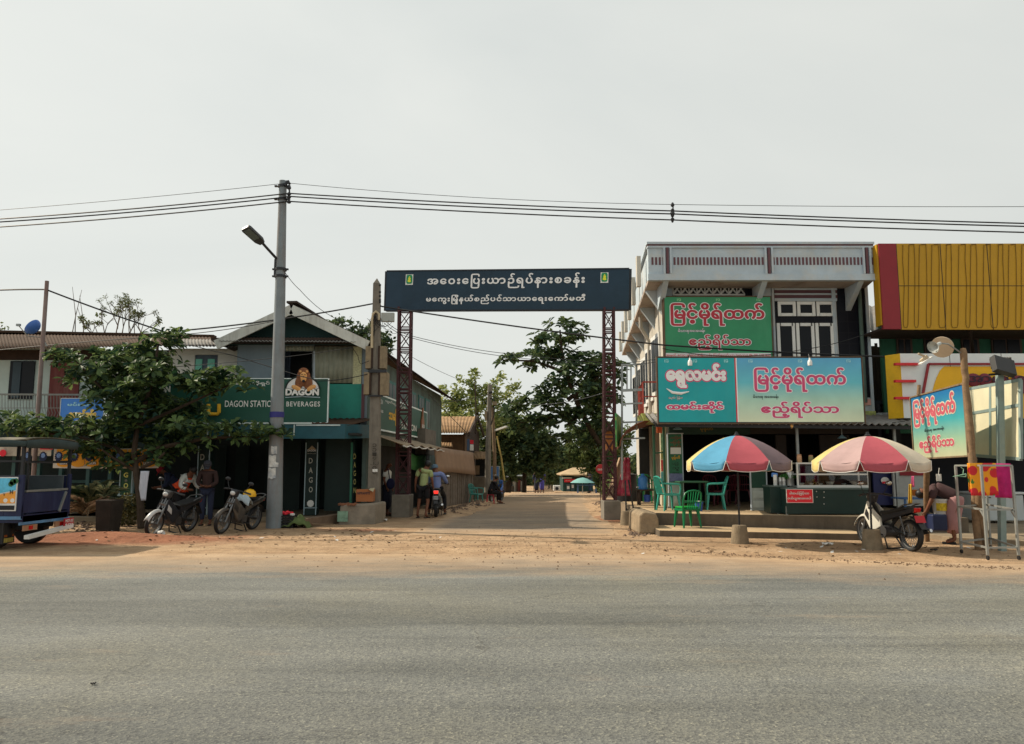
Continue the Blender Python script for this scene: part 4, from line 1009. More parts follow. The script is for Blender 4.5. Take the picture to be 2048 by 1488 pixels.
for y0 in (22.8, 24.5, 26.3, 28.1, 29.8, 31.3):
    f = MB(); sidebox(f, y0, y0 + 1.1, 3.05, 4.3, .035); f = f.build('window', mat('teal_window_frame', S(80, 130, 128, .8), .8, .2), cafe)
    g = MB(); sidebox(g, y0 + .1, y0 + .5, 3.1, 4.2, .042); sidebox(g, y0 + .6, y0 + 1.0, 3.1, 4.2, .042); g.build('pane', glass_dark, f, each=1)
b = MB(); sidebox(b, SB, SB + .15, -.1, ze - .5, .02); b.build('end_post', swall, cafe)
b = MB(); b.box(side(SB, 0).x - 5, side(SB, 0).x, SB, SB + .1, 0, ze - .3); b.build('back_wall', swall, cafe)
# hanging cabinets on the side wall
b = MB(); sidebox(b, 29.3, 31.8, 1.95, 2.95, .4); b.build('meter_cabinet', mat('grey_weathered_board', S(110, 104, 96, 1.0), .9, .25, 4, stain=S(70, 62, 54), samt=.5, streak=True), cafe)
# canopy over the front
fz1, fz0 = P(600, 849, 20.6).z, P(600, 877, 20.3).z
fx0, fx1 = P(240, 860, 20.4).x, P(690, 860, 20.4).x
b = MB(); b.box(fx0, fx1, 20.4, 20.5, fz0, fz1); b.hexa([(fx1, 20.4, fz0), (fx1, 20.5, fz0), (fx1 + .55, 22.2, fz0 + .08), (fx1 + .6, 22.1, fz0 + .08), (fx1, 20.4, fz1), (fx1, 20.5, fz1), (fx1 + .55, 22.2, fz1 + .06), (fx1 + .6, 22.1, fz1 + .06)])
can = b.build('canopy_fascia', cblue, cafe)
b = MB(); b.box(fx0, fx1 - .9, 20.36, 20.44, fz1, fz1 + .045)
for u in (415, 459, 502, 588): b.rect(u - 1, 849, u + 1, 872, 20.375, .03)
b.rect(592, 849, 680, 851.5, 20.37, .04)
b.build('canopy_trim', mat('trim_pale', S(170, 184, 184, 1.3), .5), can)
corrugated('canopy_roof', (fx0, 20.5, fz1 - .02), (fx1 + .05, 20.5, fz1 - .02), (fx1 + .5, 22, fz1 + .25), (fx0, 22, fz1 + .25), tin_brown, cafe, .16, .02)
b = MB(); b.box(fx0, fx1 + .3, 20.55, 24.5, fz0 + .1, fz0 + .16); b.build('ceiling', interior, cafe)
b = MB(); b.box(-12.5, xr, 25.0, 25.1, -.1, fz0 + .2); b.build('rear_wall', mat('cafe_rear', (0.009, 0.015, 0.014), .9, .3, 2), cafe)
b = MB(); rnd.seed(2)
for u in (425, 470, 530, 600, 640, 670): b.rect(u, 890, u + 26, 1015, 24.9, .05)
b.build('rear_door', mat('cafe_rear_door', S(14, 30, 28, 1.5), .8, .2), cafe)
# pillars with vertical lettering
slv = mat('silver_trim', S(150, 172, 180, 1.3), .4, .1)
dim = mat('dim_letter', S(150, 150, 140, 1.5), .5)
def pillar(u0, u1, v0, v1, Y, text, tv0, tv1, lm=dim, logo=False, arch=True):
    f = MB(); f.rect(u0, v0, u1, v1, Y, .35); p_ = f.build('pillar', cgreen, cafe)
    f = MB(); w = 1.6
    f.rect(u0, v0 + 12, u0 + w, v1, Y - .02, .03); f.rect(u1 - w, v0 + 12, u1, v1, Y - .02, .03); f.rect(u0, v1 - 15, u1, v1 - 13.5, Y - .02, .03)
    f.build('trim', slv, p_)
    n_ = len(text); h = (tv1 - tv0) / n_
    for i, ch in enumerate(text):
        c_ = (u0 + u1) / 2; writeuv(ch, c_ - h * .2, tv0 + i * h + h * .15, c_ + h * .2, tv0 + i * h + h * .72, Y, lm, p_, off=.02, name='letter')
    return p_
pA = pillar(609, 634, 873, 1030, 21.9, 'DAGO', 913, 990)
writeuv('DAGON', 615, 899, 633 - 1, 903, 21.9, white_ink, pA, off=.03); writeuv('BEVERAGES', 615, 906, 632, 908, 21.9, dim, pA, off=.0)
f = MB(); f.xz([(P(616, 899, 21.88).x, P(616, 899, 21.88).z), (P(632, 899, 21.88).x, P(632, 899, 21.88).z), (P(624, 892, 21.88).x, P(624, 891, 21.88).z)], 21.88, 21.895); f.build('logo_mark', mat('logo_tan', S(170, 150, 120), .6), pA)
f = MB(); c_ = P(621, 1007, 21.88); f.lathe(c_, [(0, 0), (.1, 0), (.1, .01), (0, .012)], 9, axis=(0, -1, 0)); f.build('cup_sticker', white_ink, pA)
pillar(393, 417, 880, 1030, 20.9, 'DAGON', 905, 1010)
f = MB(); f.hexa([q(703, 1020, 21.9), q(716, 1018, 22.6), q(718, 1018, 22.6), q(705, 1020, 21.9), q(707, 880, 21.9), q(720, 882, 22.6), q(722, 882, 22.6), q(709, 880, 21.9)]); pB = f.build('pillar', cgreen, cafe)
for i, ch in enumerate('DAGON'): writeuv(ch, 707, 907 + i * 17, 712, 918 + i * 17, 21.85, mat('dull_gold', S(150, 144, 80, 1.2), .5), pB, off=.02, name='letter')
f = MB(); f.rect(700, 885, 704, 1020, 21.86, .04); f.rect(727, 880, 731, 1000, 22.1, .04); f.build('edge_trim', mat('edge_green', S(40, 100, 80, 1.5), .6), pB)
f = MB(); f.rect(650, 875, 703, 1022, 22.2, .06); f.rect(560, 880, 600, 1020, 23.6, .06); f.build('side_panel', cgreen, cafe)
# floor, low step and block in front
b = MB(); b.box(-13, P(690, 1030, 21).x, 21.3, 25, -.1, .12); tag(b.build('cafe_floor', step_m, None), kind='structure')
b = MB(); a_, c_ = G(607, 1056), G(695, 1046); b.hexa([(a_.x, a_.y, -.1), (c_.x, c_.y + .3, -.1), (c_.x, c_.y + 1.2, -.1), (a_.x, a_.y + .9, -.1), (a_.x, a_.y, .22), (c_.x, c_.y + .3, .25), (c_.x, c_.y + 1.2, .25), (a_.x, a_.y + .9, .22)])
tag(b.build('low_wall', mat('brown_concrete', S(120, 100, 82, .9), .9, .2, 3, .3), None, bev=.01), 'low brown concrete wall at the edge of the cafe floor', 'wall')
b = MB(); x0, x1, z0, z1 = R(676, 1010, 756, 1044, 20.2)
b.hexa([(x0, 20.2, -.1), (x1 - .1, 20.4, -.1), (x1, 21.5, -.1), (x0 + .2, 21.3, -.1), (x0 + .04, 20.22, z1), (x1 - .1, 20.42, z1 + .04), (x1, 21.5, z1 + .04), (x0 + .2, 21.3, z1)])
blk = thing('concrete_block', 'broken concrete block with peeling green paint at the foot of the meter pole', 'concrete block', V((x0, 20.2, 0)))
b.build('block', concrete, blk, bev=.05)
f = MB(); f.box(x0 - .01, x0 + .26, 20.185, 20.21, .08, z1 - .16); f.build('paint_patch', mat('peeling_green', S(120, 150, 130, 1.1), .9, .35, 9), blk)
f = MB(); rnd.seed(9)
for i in range(16): f.ob((x0 + rnd.uniform(0, .5), 20.2 + rnd.uniform(.05, .5), z1 + .01), (rnd.uniform(.06, .14), rnd.uniform(.06, .12), rnd.uniform(.03, .06)), (rnd.uniform(-.2, .2), rnd.uniform(-.2, .2), rnd.uniform(0, 3)))
f.build('brick_rubble', mat('brick_rubble', S(150, 100, 74, .9), .9, .25, 6), blk)
# ---- front sign
sgn = mat('beverage_green', S(18, 64, 52, 1.6), .45, .1, 1.5)
ms = signboard('cafe_signboard', 'long dark green cafe sign with white serif lettering and a lion emblem', 246, 758, 655, 845, 21.0, sgn, mat('sign_trim_white', S(190, 200, 200, 1.5), .5), d=.08, t=1.6)
def serif(text, u0, v0, u1, v1, Y, m, par, **k): return writeuv(text, u0, v0, u1, v1, Y, m, par, **k)
serif('DAGON STATION', 450, 801, 553, 814, 21.0, white_ink, ms, off=.012); serif('BEVERAGES', 573, 803, 640, 813, 21.0, white_ink, ms, off=.012, track=.1)
em = MB(); pts = [(P(605 + 33 * math.cos(a), 775, 20.99).x, P(605, 779 - 26 * math.sin(a), 20.99).z) for a in [i * PI / 20 for i in range(21)]]
em.xz(pts, 20.975, 20.995); em = em.build('emblem_arch', mat('arch_pale', S(200, 206, 204, 1.6), .5), ms)
f = MB(); f.tube([P(605 + 34 * math.cos(i * PI / 20), 779 - 27 * math.sin(i * PI / 20), 20.97) for i in range(21)], .022, 6); f.build('arch_rim', cgreen, em)
def blob(f, u, v, w, h, y, d=.03, rot=0): f.sph(P(u, v, y), (w / F * 21 / 2, d, h / F * 21 / 2), 14, 8, rot=(0, rot, 0))
mane = mat('lion_mane', S(104, 62, 34, 1.6), .6, .35, 14); fur = mat('lion_fur', S(190, 140, 84, 1.5), .6, .2, 10)
f = MB(); blob(f, 607, 755, 28, 36, 20.95); blob(f, 607, 745, 22, 20, 20.94); blob(f, 598, 766, 16, 26, 20.95); blob(f, 616, 766, 18, 28, 20.95); f.build('mane', mane, em, smooth=True)
f = MB(); blob(f, 607, 752, 14, 17, 20.915); blob(f, 607, 758, 12, 12, 20.91); blob(f, 593, 776, 22, 10, 20.94, rot=.4); blob(f, 622, 776, 22, 10, 20.94, rot=-.5); blob(f, 601, 743, 5, 5, 20.92); blob(f, 614, 743, 5, 5, 20.92); f.build('lion_face', fur, em, smooth=True)
f = MB(); blob(f, 604, 749, 2.4, 2, 20.885, .01); blob(f, 610, 749, 2.4, 2, 20.885, .01); blob(f, 607, 753.5, 4, 2.6, 20.88, .012); blob(f, 607, 762, 6, 6, 20.885, .012); f.build('lion_features', black_ink, em, smooth=True)
serif('DAGON', 571, 777, 638, 791, 20.93, white_ink, ms, off=.055, outline=(black_ink, .05))
f = MB(); f.tube([P(571, 795, 20.97), P(605, 793, 20.97), P(640, 795, 20.97)], .015, 6); f.build('emblem_line', slv, ms)
serif('သေြပစတိုရှင်', 452, 762, 540, 772, 21.0, white_ink, ms, off=.015)
f = MB(); f.tube([P(417, 808, 20.96), P(417, 825, 20.96), P(420, 828, 20.96), P(435, 828, 20.96), P(438, 825, 20.96), P(438, 808, 20.96)], .05, 8); f.build('golden_glyph', yellow_ink, ms, smooth=True)
serif('စ', 556, 760, 565, 772, 21.0, yellow_ink, ms, off=.03)
serif('DAGON', 288, 771, 341, 785, 21.0, white_ink, ms, off=.05)
# ---- sign on the side wall
O = side(22.6, 0)
sd = thing('signboard', 'dark green cafe sign on the side wall with golden glyphs and a bottle picture', 'sign', side(24, 2.2) + V((.1, 0, 0)))
exs = V((DS, 1, 0)).normalized(); ezs = V((0, 0, 1)); nns = exs.cross(ezs).normalized()
if nns.x < 0: nns = -nns
Os = side(CY, 0) + nns * .06
def ss(u, v):
    p_ = sq(u, v); return ((p_ - Os).dot(exs), p_.z)
L0, H1 = ss(746, 786); L1 = ss(849, 870)[0]; H0 = ss(746, 858)[1]
b = MB(); pq = lambda s, t, d: Os + exs * s + ezs * t + nns * d
b.prism([(L0, H0), (L1, H0 + .0), (L1, H1), (L0, H1)], pq, -.03, .03); b.build('panel', sgn, sd)
b = MB()
for (s0, t0, s1, t1) in ((L0, H0, L1, H0), (L0, H1, L1, H1), (L0, H0, L0, H1), (L1, H0, L1, H1)): b.bar(pq(s0, t0, .02), pq(s1, t1, .02), .05, .05)
b.build('frame', MC['sign_trim_white'], sd)
def ws(text, s0, t0, s1, t1, m, **k): return write(text, pq(0, 0, .031), exs, ezs, (s0, t0, s1, t1), m, sd, **k)
W = L1 - L0; H = H1 - H0
ws('သေြပ', L0 + W * .2, H0 + H * .2, L0 + W * .36, H0 + H * .75, yellow_ink, off=.04)
ws('DAGON', L0 + W * .02, H0 + H * .74, L0 + W * .1, H0 + H * .88, white_ink, off=.02); ws('BEVERAGES', L0 + W * .02, H0 + H * .5, L0 + W * .11, H0 + H * .58, white_ink)
ws('ဖျော်ရည်မျိုးစုံ', L0 + W * .14, H0 + H * .82, L0 + W * .5, H0 + H * .94, white_ink, off=.01)
ws('STATION', L0 + W * .42, H0 + H * .18, L0 + W * .74, H0 + H * .4, white_ink, off=.01)
f = MB(); bs_ = L0 + W * .87
f.prism([(bs_ - .32, H0 + H * .25), (bs_ + .32, H0 + H * .25), (bs_ + .3, H0 + H * .62), (bs_ + .12, H0 + H * .8), (bs_ + .1, H0 + H * 1.12), (bs_ - .1, H0 + H * 1.12), (bs_ - .12, H0 + H * .8), (bs_ - .3, H0 + H * .62)], pq, .035, .08); f.build('bottle_picture', mat('bottle_brown', S(120, 70, 36, 1.3), .4, .3, 5), sd)
ws('DAGON', bs_ - .28, H0 + H * .36, bs_ + .28, H0 + H * .5, white_ink, off=.04, lift=.06); ws('BEVERAGES', bs_ - .4, H0 + H * .08, bs_ + .4, H0 + H * .16, white_ink)
# ---- tan awning under it
aw = thing('canvas_awning', 'tan canvas awning with scalloped edge under the side sign', 'awning', side(24, 2.0))
zt, zl = P(745, 862, 21.8).z, P(760, 876, 21.6).z
b = MB(); b.grid(lambda s, t: side(22.0 + s * 8.2, zt - .05 - t * .33 - .05 * math.sin(s * 30) * t) + nns * (.06 + t * 1.0), 40, 6); b.build('cloth', mat('tan_canvas', S(140, 124, 104, 1.2), .9, .14, 3), aw, smooth=True, thick=.012)
b = MB(); b.tube([side(22.0 + s * .5, zt - .42 - .03 * math.sin(s * 2.2)) + nns * 1.07 for s in range(17)], .018, 5); b.build('edge_cord', white_paint, aw)
# ================================================================ far left: long pale house under a tin roof
wh = thing('long_house', 'long two storey pale house with brown tin roof and balcony behind the almond tree', 'building', V((-13, 23, 0)))
HY = 23.0
mint = mat('pale_mint_wall', S(150, 164, 160, 1.4), .85, .1, 2, .1, stain=S(120, 130, 124, 1.3), samt=.4, streak=True)
whw = mat('whitewashed_wall', S(182, 180, 174, 1.45), .85, .08, 2)
b = MB(); b.rect(-120, 690, 185, 900, HY, .15); b.build('wall', mint, wh)
b = MB(); b.rect(340, 705, 388, 800, HY - .2, .15); b.rect(434, 705, 474, 800, HY - .2, .15); b.rect(388, 740, 434, 800, HY - .2, .15); b.rect(185, 700, 340, 800, HY, .1); b.build('white_wall', whw, wh)
w_ = MB(); w_.rect(387, 708, 435, 741, HY - .16, .05); w_ = w_.build('window', mat('slate_frame', S(72, 82, 94, 1.5), .7), wh)
f = MB(); f.rect(391, 718, 404, 739, HY - .19, .025); f.rect(415, 718, 429, 739, HY - .19, .025); f.build('pane', mat('teal_pane', S(96, 168, 150, 1.5), .4, .1), w_, each=1)
f = MB(); f.rect(338, 697, 476, 709, HY - .25, .2); f.build('eave_board', whw, wh)
w_ = MB(); w_.rect(18, 722, 67, 798, HY - .05, .045); w_ = w_.build('window', glass_dark, wh)
f = MB(); f.rect(24, 724, 40, 795, HY - .08, .03); f.build('shutter', mat('dark_slate_shutter', S(44, 58, 66, 1.4), .7), w_)
w_ = MB(); w_.rect(187, 760, 212, 800, HY - .06, .05); w_.build('window', glass_dark, wh)
d_ = MB(); d_.rect(97, 724, 156, 850, HY - .06, .05); d_.build('door', mat('oxblood_door', S(78, 30, 28, 1.7), .7, .25, 3, stain=S(110, 80, 72, 1.4), samt=.5, streak=True), wh)
# tin roof
ry = 26.5
corrugated('roof', P(-140, 700, HY - .9), P(436, 690, HY - .9), P(420, 674, ry), P(-140, 660, ry + 1), tin_brown, wh, .1, .012, 3, 0.0)
corrugated('roof', P(340, 692, HY - 1.0), P(476, 694, HY - 1.0), P(470, 680, HY), P(340, 678, HY), tin_grey, wh, .1, .015)
b = MB(); b.bar(P(-140, 661, ry), P(430, 673, ry), .3, .08); b.build('ridge_cap', tin_brown, wh)
b = MB(); b.rect(-120, 700, 340, 720, HY - .02, .03); b.build('eave_shade_board', wood_dark, wh)
for i in range(6):
    pass
bl = MB(); bl.rect(-120, 850, 300, 862, HY - 1.25, 1.25); bl = bl.build('balcony', mat('balcony_slab', S(120, 122, 118, 1.3), .9), wh)
b = MB(); y = HY - 1.22
b.bar(P(-120, 788, y), P(248, 790, y), .05); b.bar(P(-120, 849, y), P(248, 849, y), .04); b.bar(P(-120, 816, y), P(248, 816, y), .02)
u = -118.0; iron = mat('pale_iron', S(110, 114, 112, 1.2), .6, .2)
i = 0
while u < 246:
    b.cyl(P(u, 788, y), P(u, 816, y), .011, n=4)
    b.tube([P(u, 816, y), P(u + 3.2, 826, y), P(u, 834, y), P(u - 3.2, 842, y), P(u, 849, y)], .009, 4); u += 6.1
b.build('railing', iron, bl)
b = MB(); b.rect(246, 800, 249, 850, HY - 1.3, .06); b.build('post', whw, wh)
# ground floor
b = MB(); b.rect(-120, 862, 300, 910, HY - 1.0, .1); b.build('transom', mat('dark_teal_board', S(24, 44, 46, 1.4), .8, .2), wh)
b = MB(); b.rect(-120, 905, 262, 1050, HY + .5, .1); b.build('shutter_wall', mat('dark_teal_shutter', S(18, 34, 36, 1.4), .8, .2, 3), wh)
b = MB()
for u in (-40, 20, 70, 115, 170, 214, 262): b.rect(u, 905, u + 7, 1045, HY - .6, .12)
b.rect(-120, 960, 262, 966, HY + .44, .05)
b.build('post', mat('teal_post', S(50, 80, 80, 1.3), .7, .15), wh)
b = MB(); b.box(-24, -9.5, HY - 1.2, HY + .5, -.1, .12); tag(b.build('house_floor', step_m, None), kind='structure')
# ---- blue shop sign on the balcony
bl_ = signboard('blue_signboard', 'blue signboard with yellow and white lettering on the balcony of the long house', 121, 797, 207, 846, HY - 1.4, mat('sign_blue', S(48, 104, 176, 1.6), .5, .06), MC['sign_trim_white'] if 'sign_trim_white' in MC else slv, t=.8)
ylw2 = mat('buff_letter', S(196, 172, 92, 1.5), .6)
writeuv('မင်းသား', 135, 804, 190, 812, HY - 1.4, mat('pale_blue_letter', S(140, 190, 226, 1.5), .6), bl_, off=.03)
writeuv('ေအာင်မင်း', 137, 818, 193, 836, HY - 1.4, ylw2, bl_, off=.12)
writeuv('ဆိုင်', 150, 838, 178, 844, HY - 1.4, white_ink, bl_, off=.03)
# ---- lion banner and faded banner under the balcony
ban = thing('orange_banner', 'orange drinks banner with dark blue lion badges hanging in front of the house', 'banner', P(205, 936, 19.9))
BY = 19.6
b = MB(); x0, x1, z0, z1 = R(107, 897, 318, 936, BY)
b.grid(lambda s, t: V((x0 + (x1 - x0) * s, BY + .02 * math.sin(s * 22), z0 + (z1 - z0) * t - .05 * math.sin(PI * s) * (1 - t) * .3)), 40, 3)
b.build('cloth', mat('banner_white', S(200, 196, 186, 1.2), .8, .06), ban, thick=.004)
org = mat('banner_orange', S(214, 138, 36, 1.5), .7, .08); nav = mat('badge_navy', S(24, 38, 70, 1.5), .7)
f = MB()
for i in range(8):
    c_ = 127 + i * 28.5
    if c_ > 316: break
    w = 13.4; pts = [(c_ - w, 898.5)] + [(c_ - w * math.cos(k * PI / 8), 928 + 6 * math.sin(k * PI / 8)) for k in range(9)] + [(c_ + w, 898.5)]
    pts[0] = (max(pts[0][0], 114), 898.5)
    f.xz([((P(max(a, 114), v, BY - .03)).x, P(a, v, BY - .03).z) for a, v in pts], BY - .035, BY - .028)
f.build('orange_field', org, ban)
for i, c_ in enumerate((127, 156, 185, 214, 241, 268, 294)):
    f = MB(); n_ = 26
    f.xz([(P(c_ + (6.3 + (k % 2) * 1.6) * math.cos(2 * PI * k / n_), 0, BY).x, P(0, 913 + (8.6 + (k % 2) * 2) * math.sin(2 * PI * k / n_), BY).z) for k in range(n_)], BY - .045, BY - .036)
    bg_ = f.build('badge', nav, ban)
    f = MB(); n_ = 12
    f.xz([(P(c_ + 4 * math.cos(2 * PI * k / n_), 0, BY).x, P(0, 911 + 5 * math.sin(2 * PI * k / n_), BY).z) for k in range(n_)], BY - .049, BY - .0455); f.build('lion_face', mat('badge_blue', S(110, 140, 190, 1.4), .7, .5, 30), bg_)
    f = MB()
    for du, dv in ((-1.6, -1), (1.6, -1), (0, 1.5)): f.rect(c_ + du - .6, 911 + dv - .6, c_ + du + .6, 911 + dv + .7, BY - .052, .002)
    f.build('lion_features', black_ink, bg_)
    if i % 2 == 0 or i > 3: writeuv('LION', c_ - 7, 923, c_ + 7, 929, BY - .046, white_ink, ban, off=.05, outline=(nav, .08))
fb = thing('faded_banner', 'faded cream banner with red corner hanging behind the truck roof', 'banner', P(60, 912, 20.4))
f = MB(); x0, x1, z0, z1 = R(-30, 894, 104, 912, 20.4)
f.grid(lambda s, t: V((x0 + (x1 - x0) * s, 20.4 + .03 * math.sin(s * 17), z0 + (z1 - z0) * t)), 24, 2); f.build('cloth', mat('faded_cream', S(170, 164, 150, 1.2), .8, .3, 3, stain=S(120, 60, 52, 1.3), samt=.5), fb, thick=.004)
f = MB(); f.rect(80, 893, 106, 899, 20.36, .01); f.lathe(P(6, 906, 20.34), [(0, 0), (.09, 0), (.09, .01), (0, .01)], 14, axis=(0, -1, 0)); f.build('red_print', red_ink, fb)
gs_ = thing('pillar_sign', 'dark green vertical sign with pale yellow letters standing behind the tree trunk', 'sign', P(252, 992, 20.2))
f = MB(); f.rect(240, 936, 263, 990, 20.2, .06); f.build('panel', mat('pillar_sign_green', S(20, 66, 48, 1.5), .5, .1), gs_)
f = MB(); f.rect(238.5, 936, 240.5, 990, 20.18, .08); f.rect(262.5, 936, 264.5, 990, 20.18, .08); f.rect(233, 990, 281, 992, 20.15, .12); f.build('edge', slv, gs_)
py_ = mat('pale_yellow_letter', S(210, 206, 110, 1.5), .6)
for s, v0, v1, w in (('G', 945, 955, 4.5), ('O', 966, 976, 4.5), ('N', 985.5, 989.5, 4)): writeuv(s, 252 - w, v0, 252 + w, v1, 20.2, py_, gs_, off=.03, name='letter')
writeuv('B', 250, 959, 255, 963, 20.2, dim, gs_, off=.0, name='letter')
# white cloth and notice post near the trunk
cl = MB(); x0, x1, z0, z1 = R(280, 942, 297, 1001, 19.0)
cl.grid(lambda s, t: V((x0 + (x1 - x0) * s - .05 * (1 - t), 19.0 + .012 * math.sin(s * 9 + t * 4), z0 + (z1 - z0) * t)), 8, 12)
tag(cl.build('hanging_cloth', mat('grey_cloth', S(176, 180, 190, 1.3), .9, .08), None, smooth=True, thick=.006), 'pale grey cloth strip hanging beside the almond tree trunk', 'cloth')
# ================================================================ down the side street, left side
def stx(x, y): return x + DS * (y - 20.5)
LX = side(33, 0).x
fen = thing('plank_fence', 'weathered grey plank wall with a brown tarpaulin flap along the left of the street', 'fence', V((LX + .3, 36, 0)))
def lp_(u, v, x0=None):                                          # pixel on a street-parallel plane through (x at y=33)
    xx = (x0 if x0 is not None else LX + .15)
    a = (744 - v) / F; dy = CP - a * SP; kk = (u - 1024) / F / dy
    Y = (xx - DS * 33) / (kk - DS); return P(u, v, Y)
pw = mat('grey_planks', S(112, 102, 92, .95), .9, .3, 5, .2, stain=S(60, 54, 48), samt=.6, streak=True)
b = MB(); rnd.seed(4)
FX = lambda y: -2.95 + .155 * (y - 28.2)
y = 28.2
while y < 35.6:
    x = FX(y) + rnd.uniform(-.015, .015); h_ = 1.32 + rnd.uniform(-.05, .05); b.hexa([(x - .03, y, -.3), (x, y, -.3), (x + .026, y + .17, -.3), (x - .004, y + .17, -.3), (x - .03, y, h_), (x, y, h_), (x + .026, y + .17, h_), (x - .004, y + .17, h_)]); y += .185
b.build('planks', pw, fen)
b = MB(); b.grid(lambda s, t: V((FX(28.2 + s * 7.2) + .06 + .12 * (1 - t) + .03 * math.sin(s * 11), 28.2 + s * 7.2, 1.25 + .98 * t - .1 * s + .04 * math.sin(s * 5) * (1 - t))), 30, 4); b.build('tarpaulin', mat('brown_tarpaulin', S(130, 106, 86, 1.15), .8, .14, 2), fen, smooth=True, thick=.01)
gb = MB(); gb.grid(lambda s, t: V((LX + .3 + DS * (26.5 + s * 3.5 - 33) + .03 * math.sin(s * 9), 26.5 + s * 3.5, 1.45 + .55 * t - .1 * math.sin(PI * s))), 16, 4)
tag(gb.build('green_banner', mat('green_banner', S(40, 100, 50, 1.3), .8, .2, 3), None, smooth=True, thick=.006), 'green cloth banner hanging under the tan awning in the side street', 'banner')
# tan-roofed timber house
th = thing('timber_house', 'small timber house with tan corrugated roof beyond the cafe', 'building', V((-3.2, 41, 0)))
T0, T1 = 37.0, 42.0
rp = lambda u, v, Y: P(u, v, Y)
corrugated('roof', rp(880, 866, T0), rp(940, 866, T0), rp(955, 833, T1), rp(870, 833, T1), tin_tan, th, .12, .02)
hx1 = P(930, 900, T0 + .5).x; hx0 = P(876, 900, T0 + .5).x
b = MB(); b.box(hx0, hx1, T0 + .5, T1 + 3, -.5, P(900, 868, T0).z); b.build('wall', mat('plank_brown', S(104, 78, 54, .8), .85, .25, 4, .2, stain=S(60, 46, 36), samt=.5, streak=True), th)
e0, e1_, e2_ = rp(938, 868, T0), rp(955, 834, T1), rp(968, 872, T1 + 3.5)
b = MB(); b.bar(e0, e1_, .08, .2); b.bar(e1_, e2_, .08, .2); b.build('bargeboard', wood_dark, th)
b = MB(); b.add([e0 - V((.3, -.5, 0)), e1_ - V((.3, 0, .1)), e2_ - V((.3, 0, 0)), V((e2_.x - .3, e2_.y, -.4)), V((e0.x - .3, e0.y + .5, -.4))], [(0, 1, 2, 3, 4)]); b.build('gable', wood_dark, th, thick=.05)
f = MB(); f.rect(934, 878, 939, 901, T0 - .1, .04); f.m = 1; f.rect(940, 880, 947, 888, T0 - .1, .04); f.m = 2; f.rect(940, 889, 947, 901, T0 - .1, .04); f.build('poster_board', [mat('board_blue', S(70, 90, 120), .7), red_ink, white_ink], th)
corrugated('lean_to_roof', rp(880, 893, 36.2), rp(905, 894, 36.2), rp(905, 884, 37.5), rp(882, 884, 37.5), tin_tan, th, .12, .018)
# stall with tan awning
st = thing('street_stall', 'dark roadside stall under a small tan corrugated awning', 'stall', V((-1.9, 41, 0)))
s0, s1 = 39.0, 43.0
corrugated('roof', rp(943, 918, s0), rp(973, 918, s0), rp(983, 903, s1), rp(918, 903, s1), tin_tan, st, .12, .018)
x0, x1 = P(946, 950, s0 + .6).x, P(975, 950, s0 + .6).x
b = MB(); b.box(x0, x1, s0 + .6, s1, -.5, .95); b.build('counter', mat('stall_concrete', S(110, 102, 90), .9, .2), st)
b = MB(); b.box(x0, x1, s1 - .5, s1 - .4, .9, 1.9); b.build('back', interior, st)
b = MB()
for x in (x0 + .03, x1 - .03): b.bar((x, s0 + .6, .9), (x, s0 + .6, 1.95), .08)
b.rect(950, 931, 959, 949, s0 + .5, .05); b.build('post', wood, st)
bb = signboard('blue_board', 'plain blue board standing beside the stall in the side street', 977, 933, 998, 960, 40.0, mat('pale_blue_board', S(70, 110, 160, 1.4), .5, .12), white_paint, t=.8)
b = MB(); b.rect(978, 960, 980, 985, 40.02, .04); b.rect(995, 960, 997, 985, 40.02, .04); b.build('leg', steel, bb)
# far leaning pole with meter box, second thin pole, bamboo poles
fp = thing('utility_pole', 'pale leaning concrete pole with a meter box at the end of the timber house', 'utility pole', V((-1.1, 36, -.2)))
b = MB(); b.tube([P(975, 985, 36), P(977, 880, 36), P(980, 769, 36)], [.15, .13, .1], 8); b.build('pole', concrete_pole, fp, smooth=True)
b = MB(); b.rect(969, 822, 974, 840, 35.8, .15); b.rect(985, 803, 994, 810, 35.8, .15); b.build('meter_box', mwood, fp)
b = MB(); b.tube([P(981, 796, 35.9), P(988, 800, 35.9), P(988, 830, 35.9), P(982, 850, 35.9)], .03, 5); b.bar(P(978, 786, 35.9), P(985, 784, 35.9), .08); b.build('cable_loop', cab, fp)
def stick(name, label, a_, c_, r, m): 
    q_ = MB(); q_.tube([a_, (V(a_) + V(c_)) / 2 + V((.03, 0, 0)), c_], [r, r * .9, r * .7], 6); return tag(q_.build(name, m, None, smooth=True), label, 'pole')
stick('wooden_pole', 'dark thin trunk pole right beside the pale leaning pole', P(990, 985, 37), P(985, 815, 37), .1, wood)
stick('bamboo_pole', 'yellowish bamboo pole leaning beside the parked blue motorbike', P(1009, 962, 38), P(994, 872, 38), .05, mat('bamboo', S(176, 156, 90), .7, .15))
stick('thin_mast', 'thin dark mast rising above the tan roof of the timber house', P(951, 868, 39), P(950, 759, 39), .035, wood_dark)
st_l = MB(); st_l.bar(P(990, 861, 37), P(1013, 853, 36.5), .12, .08); tag(st_l.build('lamp_arm', white_paint, None), 'pale tube lamp arm sticking out beside the far pole', 'street lamp')
